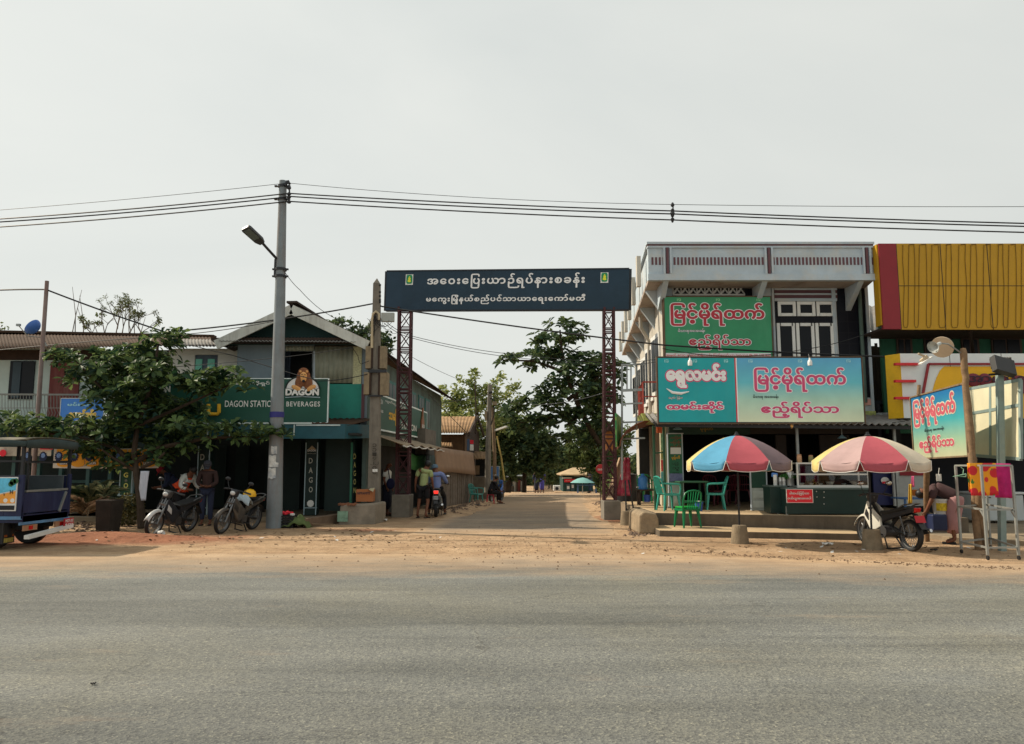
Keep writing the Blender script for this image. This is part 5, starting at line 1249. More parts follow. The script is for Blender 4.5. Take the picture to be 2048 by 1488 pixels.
# stretches of low wall and shade roof at the end of the street
es = thing('market_shed', 'long low shed with thin flat roof at the far left end of the street', 'stall', V((.5, 56, -.4)))
b = MB(); xa, xb = P(998, 950, 57).x, P(1050, 950, 57).x; b.box(xa, xb, 57, 60, P(1000, 953, 57).z, P(1000, 951, 57).z); b.build('roof', steel, es)
b = MB()
for u in (1003, 1018, 1034, 1047): b.bar(P(u, 985, 57.2), P(u, 952, 57.2), .1)
b.build('post', wood_dark, es)
b = MB(); b.rect(1000, 956, 1050, 988, 59.5, .1); b.build('back_wall', interior, es)
rnd.seed(8)
for i in range(7):
    u = 1006 + i * 6.2; p_ = P(u, 983, 57.5); z_ = -.43
    f = MB(); w = rnd.uniform(.2, .4); h = rnd.uniform(.3, .9); f.ob((p_.x, 57.5, z_ + h / 2), (w, w, h), (0, 0, rnd.uniform(0, 1))); 
    tag(f.build('crate', mat('crate_%d' % i, rnd.choice((S(90, 80, 70), S(60, 70, 90), S(120, 60, 50), S(150, 150, 140))), .8, .2), None, bev=.02), 'small goods crate standing under the low shed at the street end', 'crate', 'crates under the far shed')
# far shop facing the end of the street
fs = thing('kiosk', 'small green shop with tan hipped roof and red sign strip at the street end', 'building', V((4.6, 58, -.43)))
FYs = 58.0
x0, x1 = P(1126, 960, FYs).x, P(1186, 960, FYs).x
b = MB(); b.box(x0, x1, FYs, FYs + 4, -.6, P(1150, 948, FYs).z); b.build('wall', mat('far_shop_wall', S(30, 58, 54, 1.3), .8, .2), fs)
b = MB(); a0, a1, a2, a3 = rp(1122, 950, FYs - .9), rp(1181, 950, FYs - .9), rp(1170, 936, FYs + 2), rp(1146, 936, FYs + 2)
b.add([a0, a1, a2, a3, V((a0.x, FYs + 5, a0.z)), V((a1.x, FYs + 5, a1.z))], [(0, 1, 2, 3), (0, 3, 4), (1, 5, 2), (3, 2, 5, 4)]); b.build('roof', mat('thatch_tan', S(190, 164, 128, .85), .9, .2, 1.5, .2, stain=S(130, 104, 80), samt=.5), fs, thick=.08)
b = MB(); b.rect(1129, 958, 1168, 964.5, FYs - .15, .1); rs = b.build('red_sign', red_ink, fs)
writeuv('COVID-19 ကာကွယ်ေရး', 1131, 959.5, 1167, 963.5, FYs - .15, white_ink, fs, off=.0, lift=.02)
b = MB(); b.rect(1124, 955, 1144, 957, FYs - .2, .1); b.m = 1; b.rect(1145, 949, 1164, 956, FYs - .3, .1); b.build('shop_board', [white_paint, mat('dark_board', S(24, 40, 40, 1.3), .7)], fs)
writeuv('DAGON', 1148, 951, 1160, 953, FYs - .3, dim, fs, off=.0, lift=.02)
b = MB()
for u0, u1 in ((1133, 1140), (1142, 1149)): b.rect(u0, 968, u1, 984, FYs - .05, .06)
dd_ = b.build('door', mat('far_door', S(60, 80, 84, 1.3), .7), fs); b = MB(); b.rect(1134, 972, 1139, 978, FYs - .08, .03); b.rect(1143.5, 969.5, 1147.5, 976, FYs - .08, .03); b.build('pane', white_paint, dd_, each=1)
fc = MB(); fc.rect(1107, 971, 1121, 982, 55.5, .6)
bx_ = tag(fc.build('white_cart', white_paint, None, bev=.03), 'white boxy cart parked left of the far shop', 'cart')
f = MB(); f.lathe(P(1114, 977, 55.45), [(0, 0), (.12, 0), (.12, .03), (0, .03)], 12, axis=(0, -1, 0)); f.build('round_mark', black_ink, bx_)
ut = thing('parasol', 'small pale teal parasol over a table in front of the far shop', 'parasol', P(1165, 984, 55))
c_ = P(1165, 964, 55); b = MB(); b.lathe(c_, [(0, .32), (.35, .24), (.65, .1), (.88, -.05)], 10); b.build('canopy', mat('parasol_teal', S(120, 170, 166, .95), .8, .08), ut, smooth=True, thick=.01)
b = MB(); b.cyl(c_ + V((0, 0, .3)), V((c_.x, c_.y, -.43)), .03); b.build('pole', white_paint, ut)
ft = thing('table', 'small blue table under the far teal parasol', 'table', V((c_.x + .35, 55, -.43)))
b = MB(); b.box(c_.x - .4, c_.x + 1.0, 54.6, 55.2, .1, .16); b.build('tabletop', mat('far_blue', S(70, 100, 140, 1.2), .6), ft)
for sx_ in (-.35, .95):
    for sy_ in (54.65, 55.15): b = MB(); b.bar((c_.x + sx_, sy_, -.43), (c_.x + sx_, sy_, .1), .06); b.build('leg', MC['far_blue'], ft)
wf = thing('picket_fence', 'short weathered picket fence under the far trees', 'fence', P(1085, 985, 57))
b = MB()
for i in range(22): b.rect(1067 + i * 1.9, 969 + (i % 3), 1068.3 + i * 1.9, 988, 57.5, .04)
b.build('pickets', pw, wf)
sgn_r = thing('round_sign', 'round red sign with white lettering on a thin post beside the right lattice tower', 'road sign', P(1201, 990, 27))
c_ = P(1201, 938, 27); b = MB(); b.lathe(c_, [(0, 0), (.16, 0), (.165, .012), (.16, .02), (0, .02)], 24, axis=(0, -1, 0)); b.build('disc', mat('sign_disc_red', S(150, 40, 46, 1.5), .5), sgn_r)
b = MB(); b.bar(V((c_.x, 27.05, -.1)), V((c_.x, 27.05, c_.z)), .03); b.build('post', wood_dark, sgn_r)
writeuv('အဝင်', 1195, 934, 1207, 941, 26.975, white_ink, sgn_r, off=.02)
# ================================================================ trees
def leafmat(name, c0, c1, trans=.25, rough=.45):
    m = bpy.data.materials.new(name); m.use_nodes = True; n, l = m.node_tree.nodes, m.node_tree.links
    g = n.new('ShaderNodeNewGeometry')
    r = n.new('ShaderNodeValToRGB'); e = r.color_ramp.elements; e[0].color = (*c0, 1); e[1].color = (*c1, 1); e[0].position = .1; e[1].position = .95
    l.new(g.outputs['Random Per Island'], r.inputs['Fac'])
    b = n['Principled BSDF']; b.inputs['Roughness'].default_value = rough; b.inputs['Specular IOR Level'].default_value = .2
    l.new(r.outputs['Color'], b.inputs['Base Color'])
    tr = n.new('ShaderNodeBsdfTranslucent'); hs = n.new('ShaderNodeHueSaturation'); hs.inputs['Hue'].default_value = .47; hs.inputs['Value'].default_value = 1.5; l.new(r.outputs['Color'], hs.inputs['Color']); l.new(hs.outputs['Color'], tr.inputs['Color'])
    mx = n.new('ShaderNodeMixShader'); mx.inputs[0].default_value = trans
    l.new(b.outputs[0], mx.inputs[1]); l.new(tr.outputs[0], mx.inputs[2]); l.new(mx.outputs[0], n['Material Output'].inputs['Surface'])
    return m
class Leaves:
    def __init__(s): s.v, s.f = [], []
    def leaf(s, p, d, up, L, w, fold=.15, droop=.15):
        d = d.normalized(); x = d.cross(up)
        if x.length < 1e-3: x = V((1, 0, 0))
        x.normalize(); n = x.cross(d)
        o = len(s.v)
        q = lambda a, b_, c_: p + d * (a * L) + x * (b_ * w) + n * (c_ * L)
        s.v += [q(0, 0, 0), q(.38, .32, fold * .6 - droop * .1), q(.75, .5, fold * .8 - droop * .5), q(1, 0, -droop), q(.75, -.5, fold * .8 - droop * .5), q(.38, -.32, fold * .6 - droop * .1), q(.6, 0, -droop * .3)]
        s.f += [(o, o + 6, o + 2, o + 1), (o + 6, o + 3, o + 2), (o, o + 5, o + 4, o + 6), (o + 6, o + 4, o + 3)]
    def rosette(s, p, ax, L, n=8, spread=1.0):
        ax = ax.normalized(); t = ax.cross(V((.3, .9, .2))).normalized(); t2 = ax.cross(t)
        a0 = rnd.uniform(0, 6.28)
        for i in range(n):
            a = a0 + 2 * PI * i / n + rnd.uniform(-.25, .25); el = rnd.uniform(-.15, .75) * (1 if i % 2 else 1.3)
            d = (t * math.cos(a) + t2 * math.sin(a)) * spread + ax * el
            l = L * rnd.uniform(.75, 1.15)
            s.leaf(p + d * .02, d, ax, l, l * rnd.uniform(.42, .55), droop=rnd.uniform(.05, .35))
    def small(s, p, L):
        d = V((rnd.gauss(0, 1), rnd.gauss(0, 1), rnd.gauss(-.15, .7)));
        d.normalize(); x = d.cross(V((rnd.gauss(0, 1), rnd.gauss(0, 1), rnd.gauss(0, 1)))).normalized(); o = len(s.v)
        s.v += [p - d * L * .5, p + x * L * .22, p + d * L * .5, p - x * L * .22]; s.f.append((o, o + 1, o + 2, o + 3))
    def build(s, name, m, parent):
        me = bpy.data.meshes.new(name); org = parent.location
        me.from_pydata([p - org for p in s.v], [], s.f); me.materials.append(m)
        o = bpy.data.objects.new(name, me); C.objects.link(o); o.parent = parent; return o
bark = mat('bark', S(78, 64, 50, .7), .9, .3, 6, .5, stain=S(56, 46, 38), samt=.5)
bark_grey = mat('grey_bark', S(120, 112, 104, .8), .9, .25, 6, .4)
def inell(f=1.0):
    while True:
        q = V((rnd.uniform(-1, 1), rnd.uniform(-1, 1), rnd.uniform(-1, 1)))
        if q.length <= 1: return q
def almond(name, label, base, Yc, blobs, dens, L, m, trunk, limbs, depth=1.0, updir=.8):
    """blobs: (u, v, ru, rv, dY) ellipses of the photograph's crown, each given its own depth"""
    t = thing(name, label, 'tree', base)
    b = MB()
    for pts, r in trunk: b.tube([P(*p) for p in pts], r, 8)
    for pts, r in limbs: b.tube([P(*p) for p in pts], r, 5)
    b.build('trunk', bark, t, smooth=True)
    lv = Leaves()
    for (u, v, ru, rv, dy) in blobs:
        c_ = P(u, v, Yc + dy); a_ = ru / F * (Yc + dy); h = rv / F * (Yc + dy)
        dp = min(max(a_, h) * depth, 1.9)
        n = int(dens * a_ * max(h, .12) * 3.0) + 3
        for i in range(n):
            q = inell()
            p = c_ + V((q.x * a_, q.y * dp, q.z * h))
            ax = V((q.x * .7 + rnd.gauss(0, .25), q.y * .7 + rnd.gauss(0, .25), updir + q.z * .5))
            lv.rosette(p, ax, L, rnd.randint(6, 9))
    lv.build('crown', m, t); return t
rnd.seed(21)
lm_alm = leafmat('almond_leaf', (.011, .034, .02), (.11, .175, .055), .34, .5)
B1 = [(150, 715, 55, 12, -.3), (205, 735, 70, 26, 0), (250, 720, 60, 26, .2), (318, 682, 48, 22, .3), (350, 672, 34, 10, .2), (300, 712, 40, 26, .4), (330, 745, 62, 26, -.2), (235, 770, 60, 32, .4), (290, 785, 62, 28, -.3), (390, 762, 54, 17, -.5), (450, 752, 44, 14, -.4), (480, 768, 38, 14, -.3), (402, 780, 46, 15, -.2), (335, 815, 52, 26, .2), (388, 818, 26, 16, .3), (265, 820, 56, 30, -.4), (200, 800, 40, 14, -.6), (290, 865, 86, 30, 0), (230, 850, 60, 24, .5), (380, 858, 76, 24, -.4), (455, 865, 60, 18, -.6), (520, 868, 56, 12, -.5), (555, 872, 30, 8, -.4), (140, 855, 66, 22, -.5), (70, 850, 60, 20, -.7), (10, 848, 50, 20, -.8), (-50, 852, 50, 18, -.9), (190, 880, 60, 20, -.3), (100, 872, 50, 16, -.2), (310, 905, 56, 18, .2), (250, 905, 36, 16, .4), (365, 892, 54, 14, .1), (240, 922, 46, 14, -.2), (310, 922, 40, 12, -.3), (180, 905, 40, 12, -.4), (165, 760, 34, 16, .3), (285, 750, 46, 24, .6)]
almond('almond_tree', 'broad layered almond tree with large glossy leaves in front of the long house', G(285, 1053), 19.6, B1, 33, .25, lm_alm,
       [([(284, 1056, 19.0), (280, 1000, 19.05), (273, 950, 19.1), (268, 905, 19.2), (275, 850, 19.4), (300, 780, 19.5), (312, 720, 19.6), (316, 690, 19.6)], [.11, .085, .08, .07, .06, .05, .04, .03])],
       [([(270, 930, 19.2), (230, 895, 19.3), (150, 872, 19.0), (20, 860, 18.8)], [.07, .06, .04, .02]), ([(270, 925, 19.2), (320, 895, 19.3), (420, 875, 19.1), (545, 874, 19.1)], [.07, .06, .04, .02]), ([(280, 850, 19.4), (360, 815, 19.4), (470, 765, 19.2)], [.05, .04, .02]), ([(272, 870, 19.4), (225, 800, 19.5), (150, 720, 19.3)], [.05, .04, .02]), ([(268, 940, 19.1), (225, 915, 18.9), (205, 900, 18.7)], [.05, .03, .02]), ([(284, 935, 19.1), (310, 925, 19), (330, 905, 19)], [.05, .04, .03])])
rnd.seed(22)
lm_alm2 = leafmat('almond_leaf_far', (.02, .046, .026), (.095, .145, .05), .26, .55)  # leaf colours lifted to stand in for distance haze
B2 = [(1120, 652, 30, 9, 0), (1150, 652, 18, 7, 0), (1095, 672, 32, 12, 0), (1130, 678, 40, 12, 0), (1155, 672, 22, 10, .5), (1080, 684, 18, 7, .3), (1050, 712, 38, 11, -.5), (1010, 718, 24, 9, -.8), (1090, 708, 36, 14, 0), (1130, 715, 40, 18, .3), (1180, 720, 46, 16, 0), (1210, 722, 34, 14, .3), (1065, 730, 22, 8, -.3), (1150, 745, 50, 22, -.3), (1190, 755, 44, 26, .4), (1120, 768, 40, 18, .2), (1090, 785, 34, 14, -.4), (1160, 785, 56, 24, 0), (1070, 800, 34, 14, 0), (1040, 812, 30, 12, .4), (1100, 815, 46, 18, -.4), (1190, 800, 46, 24, .6), (1075, 838, 44, 16, .3), (1120, 842, 30, 16, -.3), (1055, 855, 34, 14, .3), (1180, 835, 36, 24, .3), (1215, 780, 30, 50, .6), (1240, 740, 18, 22, 1), (1150, 825, 22, 10, 0), (1165, 860, 30, 12, .5), (1020, 830, 20, 9, .6), (1125, 872, 18, 8, .1), (1205, 850, 24, 24, .4), (1190, 890, 26, 18, .5), (1150, 880, 24, 12, .6), (1220, 900, 22, 30, .8)]
almond('almond_tree', 'tall dark layered almond tree behind the gateway, next to the shophouse', P(1135, 990, 40) * V((1, 1, 0)), 38, B2, 9.5, .42, lm_alm2,
       [([(1216, 990, 38.8), (1205, 900, 38.5), (1160, 820, 38), (1130, 740, 38), (1122, 690, 38), (1120, 660, 38)], [.17, .15, .12, .1, .06, .04])],
       [([(1135, 830, 38), (1090, 835, 37.8), (1040, 845, 38)], [.12, .08, .04]), ([(1135, 800, 38), (1190, 760, 38), (1215, 730, 38)], [.12, .08, .04]), ([(1131, 745, 38), (1070, 722, 37.6), (1005, 720, 37.2)], [.1, .06, .03]), ([(1136, 850, 38), (1160, 830, 38), (1185, 800, 38)], [.1, .07, .04])])
def bushy(name, label, base, Yc, blobs, dens, L, m, trunk=None, group=None, depth=.9, tr=None):
    t = thing(name, label, 'tree', base, 0, group)
    b = MB()
    for pts, r in (trunk or []): b.tube([P(*p) for p in pts], r, 6)
    if trunk: b.build('trunk', tr or bark, t, smooth=True)
    lv = Leaves()
    for (u, v, ru, rv, dy) in blobs:
        c_ = P(u, v, Yc + dy); a_ = ru / F * (Yc + dy); h = rv / F * (Yc + dy); dp = min(max(a_, h) * depth, 3)
        n = int(dens * a_ * h * 1.6) + 6
        subs = [c_ + V((q.x * a_, q.y * dp, q.z * h)) for q in (inell() for _ in range(max(5, n // 22)))]
        rr = max(.25, .32 * min(a_, h) + .12)
        for i in range(n):
            s_ = rnd.choice(subs); lv.small(s_ + V((rnd.gauss(0, rr * .5), rnd.gauss(0, rr * .5), rnd.gauss(0, rr * .42))), L * rnd.uniform(.7, 1.3))
    lv.build('crown', m, t); return t
rnd.seed(23)
lm_light = leafmat('feathery_leaf', (.1, .15, .045), (.27, .32, .11), .4, .6)
lm_mid = leafmat('mid_leaf', (.035, .07, .028), (.14, .19, .06), .34, .6)
lm_dark = leafmat('dark_leaf', (.03, .062, .03), (.12, .16, .06), .3, .6)  # lightened too, in place of haze over the far trees
bushy('feathery_tree', 'pale yellow green feathery tree behind the far leaning pole', P(950, 960, 46) * V((1, 1, 0)), 46,
      [(955, 800, 34, 26, 0), (930, 780, 26, 20, 0), (975, 790, 26, 20, .5), (910, 800, 26, 24, 0), (945, 758, 12, 16, 0), (990, 812, 24, 24, .5), (1010, 790, 22, 18, 1), (900, 835, 24, 24, 0), (940, 830, 40, 26, -.5), (985, 845, 34, 26, 0), (1030, 815, 20, 26, 1), (950, 743, 8, 10, 0), (1000, 760, 10, 12, .5), (890, 780, 12, 14, 0), (925, 757, 8, 10, 0), (985, 770, 12, 14, 0), (1028, 775, 10, 12, 1), (900, 812, 24, 30, .3)],
      300, .28, lm_light, [([(950, 985, 46), (952, 900, 46), (955, 830, 46), (948, 770, 46)], [.2, .16, .1, .04])])
bushy('dense_tree', 'dense dark green tree mass hanging over the left end of the street', P(1010, 985, 48) * V((1, 1, 0)), 48,
      [(1010, 860, 36, 34, 0), (1040, 880, 42, 34, 0), (1000, 905, 40, 30, .3), (1060, 905, 42, 34, 0), (1020, 935, 44, 22, 0), (1085, 880, 30, 34, .4), (975, 880, 26, 32, .3), (1075, 935, 40, 20, .2), (1100, 910, 26, 30, .5), (965, 915, 24, 26, .5)],
      520, .34, lm_dark, [([(1015, 985, 48), (1018, 930, 48), (1025, 880, 48)], [.22, .2, .12]), ([(1048, 985, 48.5), (1050, 920, 48.5), (1060, 890, 48)], [.16, .12, .07])], depth=.8)
bushy('dense_tree', 'bright green bushy tree beyond the round red sign', P(1180, 985, 47) * V((1, 1, 0)), 47,
      [(1160, 875, 26, 26, 0), (1190, 890, 32, 30, 0), (1215, 910, 30, 34, .5), (1175, 920, 34, 22, 0), (1205, 945, 34, 26, 0), (1150, 905, 22, 20, .3), (1235, 880, 26, 40, .6), (1230, 950, 24, 30, .4), (1195, 860, 24, 20, .3)],
      480, .3, lm_mid, [([(1200, 985, 47), (1200, 940, 47), (1190, 890, 47)], [.2, .16, .08])], depth=.8)
bushy('dense_tree', 'dull dark tree standing behind the roof of the far shop', P(1130, 985, 64) * V((1, 1, 0)) - V((0, 0, .4)), 64,
      [(1110, 925, 26, 26, 0), (1140, 915, 26, 22, 0), (1165, 925, 20, 18, 0), (1095, 950, 24, 22, 0), (1120, 900, 18, 14, 0)],
      330, .42, lm_dark, [([(1130, 985, 64), (1130, 920, 64)], [.25, .12])], depth=.7)
rnd.seed(24)
bushy('roadside_shrub', 'rounded dark shrub beside the pedestal of the right lattice tower', P(1215, 990, 29) * V((1, 1, 0)), 29.5, [(1225, 965, 16, 22, 0), (1212, 980, 12, 10, .2)], 800, .17, lm_mid, depth=.7)
bushy('distant_tree', 'dark tree top at the left edge behind the long tin roof', P(-15, 900, 45) * V((1, 1, 0)), 45, [(-20, 672, 40, 28, 0), (0, 690, 24, 20, 0), (-40, 700, 50, 40, 0)], 420, .32, lm_dark, [([(-15, 985, 45), (-15, 700, 45)], [.3, .15])])
bushy('distant_tree', 'dark leafy tree top showing between the gable and the meter pole', P(700, 900, 38) * V((1, 1, 0)), 38, [(690, 648, 20, 12, 0), (672, 644, 14, 6, 0), (712, 662, 22, 14, 0), (760, 680, 20, 24, 0), (745, 670, 22, 20, 0), (770, 700, 14, 24, 0), (700, 680, 30, 20, 0)], 430, .3, lm_alm2, [([(720, 960, 38), (715, 680, 38)], [.25, .1])])
# bare-ish tree behind the tin roof
rnd.seed(25)
bt = thing('sparse_tree', 'sparse tree with thin bare twigs and small leaf tufts behind the tin roof', 'tree', P(230, 900, 30) * V((1, 1, 0)))
b = MB(); lv = Leaves()
def branch(p, d, L, r, k):
    q = p + d * L; m_ = (p + q) / 2 + V((rnd.gauss(0, .05), rnd.gauss(0, .05), 0)) * L
    b.tube([p, m_, q], [r, r * .8, r * .6], 4, caps=False)
    if k == 0:
        if rnd.random() < .6:
            for t_ in (1, .7): lv.rosette(p.lerp(q, t_), d, .13, 5)
        return
    for i in range(rnd.choice((2, 3, 3)) if k > 1 else 3):
        branch(q if i else p.lerp(q, .8), (d + V((rnd.gauss(0, .42), rnd.gauss(0, .3), rnd.gauss(.12, .15)))).normalized(), L * rnd.uniform(.55, .85), r * .6, k - 1)
for u, lean, L in ((215, -.3, .62), (232, .02, .8), (252, .3, .7), (190, -.35, .5), (240, .12, .75), (272, .3, .55)):
    branch(P(u, 690, 30), V((lean, 0, 1)).normalized(), L, .035, 3)
for u in (140, 150, 165, 168, 190, 260, 270, 285):
    a_ = P(u, 690, 30); h = rnd.uniform(.6, 2.6) if u < 200 else rnd.uniform(.8, 1.5); b.tube([a_, a_ + V((rnd.gauss(-.08, .1), 0, h * .5)), a_ + V((rnd.gauss(-.1, .16), 0, h))], [.025, .018, .008], 4)
b.tube([P(232, 960, 30), P(232, 690, 30)], [.2, .1], 6)
b.build('trunk', bark_grey, bt); lv.build('crown', leafmat('tuft_leaf', (.05, .085, .03), (.14, .17, .07), .25, .6), bt)
# potted and wild plants under the tree
rnd.seed(26)
lm_strap = leafmat('strap_leaf', (.03, .06, .03), (.2, .21, .11), .2, .5)
def strap_plant(name, label, c_, n, L, w, m, lean=.9):
    t = thing(name, label, 'plant', c_); lv = Leaves()
    for i in range(n):
        a = rnd.uniform(0, 6.28); d = V((math.cos(a) * lean, math.sin(a) * lean, rnd.uniform(.3, 1.1)))
        lv.leaf(V(c_) + V((rnd.gauss(0, .05), rnd.gauss(0, .05), rnd.uniform(0, .25))), d, V((0, 0, 1)), L * rnd.uniform(.7, 1.2), w, droop=rnd.uniform(.2, .6))
    lv.build('foliage', m, t); return t
strap_plant('bird_nest_fern', 'bushy strap leaved plant beside the blue truck tailgate', G(175, 1045) + V((0, 0, .5)), 60, .75, .11, lm_strap)
strap_plant('bird_nest_fern', 'variegated strap leaved plant growing in the tall dark planter', P(208, 1000, 18.0), 26, .38, .07, lm_strap)
strap_plant('bird_nest_fern', 'dry brown drooping strap leaves near the low stone', G(168, 1052) + V((0, 0, .25)), 30, .6, .1, leafmat('dry_leaf', (.1, .07, .04), (.28, .2, .12), .15, .7))
sp2 = thing('shrub', 'small leafy bush around the foot of the almond tree', 'plant', G(255, 1050)); lv = Leaves(); c_ = G(255, 1052)
for i in range(700):
    q = inell(); lv.small(c_ + V((q.x * .4, q.y * .3, .42 + q.z * .42)), .12)
lv.build('foliage', leafmat('olive_leaf', (.05, .055, .02), (.16, .15, .06), .2, .6), sp2)
pot = thing('planter', 'tall dark square planter carrying the variegated plant', 'planter', G(222, 1052)); b = MB(); x0, x1, z0, z1 = R(196, 1000, 228, 1052, 17.7); b.hexa([(x0 + .02, 17.6, -.05), (x1 - .05, 17.63, -.05), (x1 - .05, 18.1, -.05), (x0 + .05, 18.1, -.05), (x0, 17.55, z1), (x1, 17.55, z1), (x1, 18.15, z1), (x0, 18.15, z1)]); b.build('body', mat('planter_dark', S(52, 46, 40), .9, .35, 3, .4), pot, bev=.02)
f = MB(); f.box(x0 + .04, x1 - .04, 17.6, 18.1, z1 - .05, z1 + .015); f.build('soil', mat('soil', S(70, 50, 36), .95), pot)

rnd.seed(27)
fw = Leaves()
for i in range(16000):
    u = rnd.uniform(820, 1360); top = 905 + 14 * math.sin(u * .05) + 9 * math.sin(u * .13 + 2)
    v = top + (992 - top) * rnd.random() ** .8
    fw.small(P(u, v, 74 + rnd.uniform(0, 8)), .6)
for side_ in (0, 1):
    for i in range(5000):
        u = rnd.uniform(-900, -60) if side_ == 0 else rnd.uniform(2110, 2900)
        fw.small(P(u, rnd.uniform(890, 960), 60 + rnd.uniform(0, 8)), .9)
far_w = bpy.data.objects.new('tmp', None); far_w.location = (0, 0, 0)
wo = fw.build('woods', lm_dark, far_w); wo.parent = None; bpy.data.objects.remove(far_w)
tag(wo, 'dark continuous wood closing the view behind the far shop', 'woods', kind='stuff')
# ================================================================ motorbikes
def wheel_into(name, parent, x, R_, w, tm, rm, spokes=10, front=True):
    b = MB(); ax = (0, 1, 0)
    b.lathe((x, 0, R_), [(R_ - .055, -w * .42), (R_ - .02, -w * .5), (R_ - .004, -w * .25), (R_, 0), (R_ - .004, w * .25), (R_ - .02, w * .5), (R_ - .055, w * .42), (R_ - .055, -w * .42)], 32, axis=ax)
    t = b.build(name, tm, parent, smooth=True)
    r = MB(); r.lathe((x, 0, R_), [(R_ - .075, -w * .3), (R_ - .052, -w * .36), (R_ - .052, w * .36), (R_ - .075, w * .3), (R_ - .075, -w * .3)], 32, axis=ax)
    r.lathe((x, 0, R_), [(0, -w * .7), (.04, -w * .65), (.045, 0), (.04, w * .65), (0, w * .7)], 12, axis=ax)
    for k in range(spokes):
        a = 2 * PI * k / spokes
        for s in (-1, 1):
            r.tube([(x + .035 * math.cos(a), s * .02, R_ + .035 * math.sin(a)), (x + (R_ - .07) * math.cos(a + s * .1), 0, R_ + (R_ - .07) * math.sin(a + s * .1))], .005 if spokes > 8 else .012, 4)
    if front: r.lathe((x, .035, R_), [(.05, 0), (.11, 0), (.11, .006), (.05, .006), (.05, 0)], 20, axis=ax)
    r.build('rim', rm, t)
    return t
def motorbike(name, label, loc, rz, body, accent, lean=0.0, tailm=None, seatm=None, plate=None, shield=None):
    t = thing(name, label, 'motorbike', (0, 0, 0), 0)
    rub, sil = black, mat('bike_silver', (.17, .175, .18), .4, .1, metal=.7)
    dkp = mat('bike_black_plastic', (.018, .019, .021), .4, .1)
    wheel_into('front_wheel', t, .62, .285, .085, rub, sil); wheel_into('rear_wheel', t, -.62, .285, .1, rub, sil, front=False)
    b = MB()
    for s in (-1, 1): b.tube([(.62, .065 * s, .285), (.5, .065 * s, .62)], .025, 8); b.tube([(.5, .065 * s, .6), (.43, .06 * s, .8)], .018, 8)
    b.ob((.46, 0, .7), (.06, .17, .05), (0, .35, 0)); b.tube([(.47, 0, .62), (.36, 0, .95)], .03, 8); b.build('front_fork', sil, t, smooth=True)
    b = MB(); b.grid(lambda s, q: V((.62 + .315 * math.cos(.35 + 2.0 * s), (q - .5) * (.13 - .03 * s), .285 + .315 * math.sin(.35 + 2.0 * s) - .05 * (2 * q - 1) ** 2)), 14, 6); b.build('front_fender', body, t, smooth=True, thick=.008)
    b = MB(); b.tube([(.4, 0, .84), (.25, 0, .62), (.08, 0, .44), (-.12, 0, .42), (-.3, 0, .58), (-.62, 0, .72)], .035, 8); b.tube([(-.08, .0, .42), (-.3, .05, .34), (-.62, .06, .285)], .025, 6); b.tube([(-.08, 0, .42), (-.3, -.05, .34), (-.62, -.06, .285)], .025, 6)
    b.tube([(.1, -.18, .2), (.1, .18, .2)], .014, 6); b.build('frame', dkp, t, smooth=True)
    b = MB(); b.cyl((-.02, -.13, .31), (-.02, .13, .31), .11, n=14); b.ob((.08, 0, .34), (.24, .17, .14), (0, .15, 0)); b.cyl((.12, 0, .36), (.28, 0, .42), .07, n=10)
    for k in range(4): b.cyl((.17 + k * .03, 0, .38 + k * .012), (.18 + k * .03, 0, .385 + k * .012), .085, n=10)
    b.build('engine', mat('engine_grey', (.12, .12, .125), .45, .2, metal=.7), t, smooth=True)
    b = MB()
    for s in (-1, 1):
        b.hexa([(.28, .1 * s, .3), (.5, .11 * s, .56), (.52, .13 * s, .58), (.24, .17 * s, .28), (.3, .08 * s, .78), (.43, .06 * s, .86), (.45, .09 * s, .86), (.2, .15 * s, .6)])
        b.hexa([(.0, .1 * s, .4), (.28, .12 * s, .3), (.24, .17 * s, .28), (.02, .14 * s, .4), (.02, .1 * s, .56), (.3, .1 * s, .76), (.2, .15 * s, .62), (.02, .14 * s, .55)])
    b.build('leg_shield', shield or body, t, bev=.015)
    b = MB()
    for s in (-1, 1):
        b.hexa([(.33, .14 * s, .5), (.47, .125 * s, .6), (.475, .135 * s, .6), (.335, .165 * s, .5), (.34, .125 * s, .62), (.44, .1 * s, .72), (.445, .115 * s, .72), (.345, .15 * s, .62)])
    b.build('shield_inset', body if shield else dkp, t)
    b = MB(); b.hexa([(.36, -.08, .82), (.5, -.06, .86), (.5, .06, .86), (.36, .08, .82), (.33, -.12, 1.0), (.45, -.09, 1.02), (.45, .09, 1.02), (.33, .12, 1.0)]); cw = b.build('front_cowl', accent, t, bev=.03)
    b = MB(); b.sph((.48, 0, .93), (.035, .065, .05), 14, 8); b.build('headlight', mat('headlamp_glass', (.55, .56, .55), .12, .05), cw, smooth=True)
    b = MB(); b.tube([(.3, -.33, .97), (.35, -.2, .99), (.37, 0, 1.0), (.35, .2, .99), (.3, .33, .97)], .014, 8)
    for s in (-1, 1): b.tube([(.345, .22 * s, .988), (.29, .35 * s, .965)], .022, 8); b.tube([(.38, .2 * s, .99), (.37, .34 * s, .97)], .007, 5)
    b.build('handlebar', dkp, t, smooth=True)
    for s in (-1, 1):
        b = MB(); b.tube([(.34, .2 * s, .99), (.33, .27 * s, 1.1), (.31, .3 * s, 1.17)], .007, 5); b.sph((.31, .31 * s, 1.2), (.02, .075, .045), 12, 8); b.m = 1; b.sph((.298, .31 * s, 1.2), (.014, .066, .037), 12, 8); b.build('mirror', [dkp, chrome], t, smooth=True)
    b = MB(); b.xz([(.06, .68), (.0, .7), (-.2, .715), (-.34, .75), (-.66, .8), (-.68, .76), (-.4, .69), (-.1, .62), (.04, .63)], -.125, .125); b.build('seat', seatm or mat('seat_vinyl', (.016, .016, .017), .55, .1), t, bev=.03)
    b = MB()
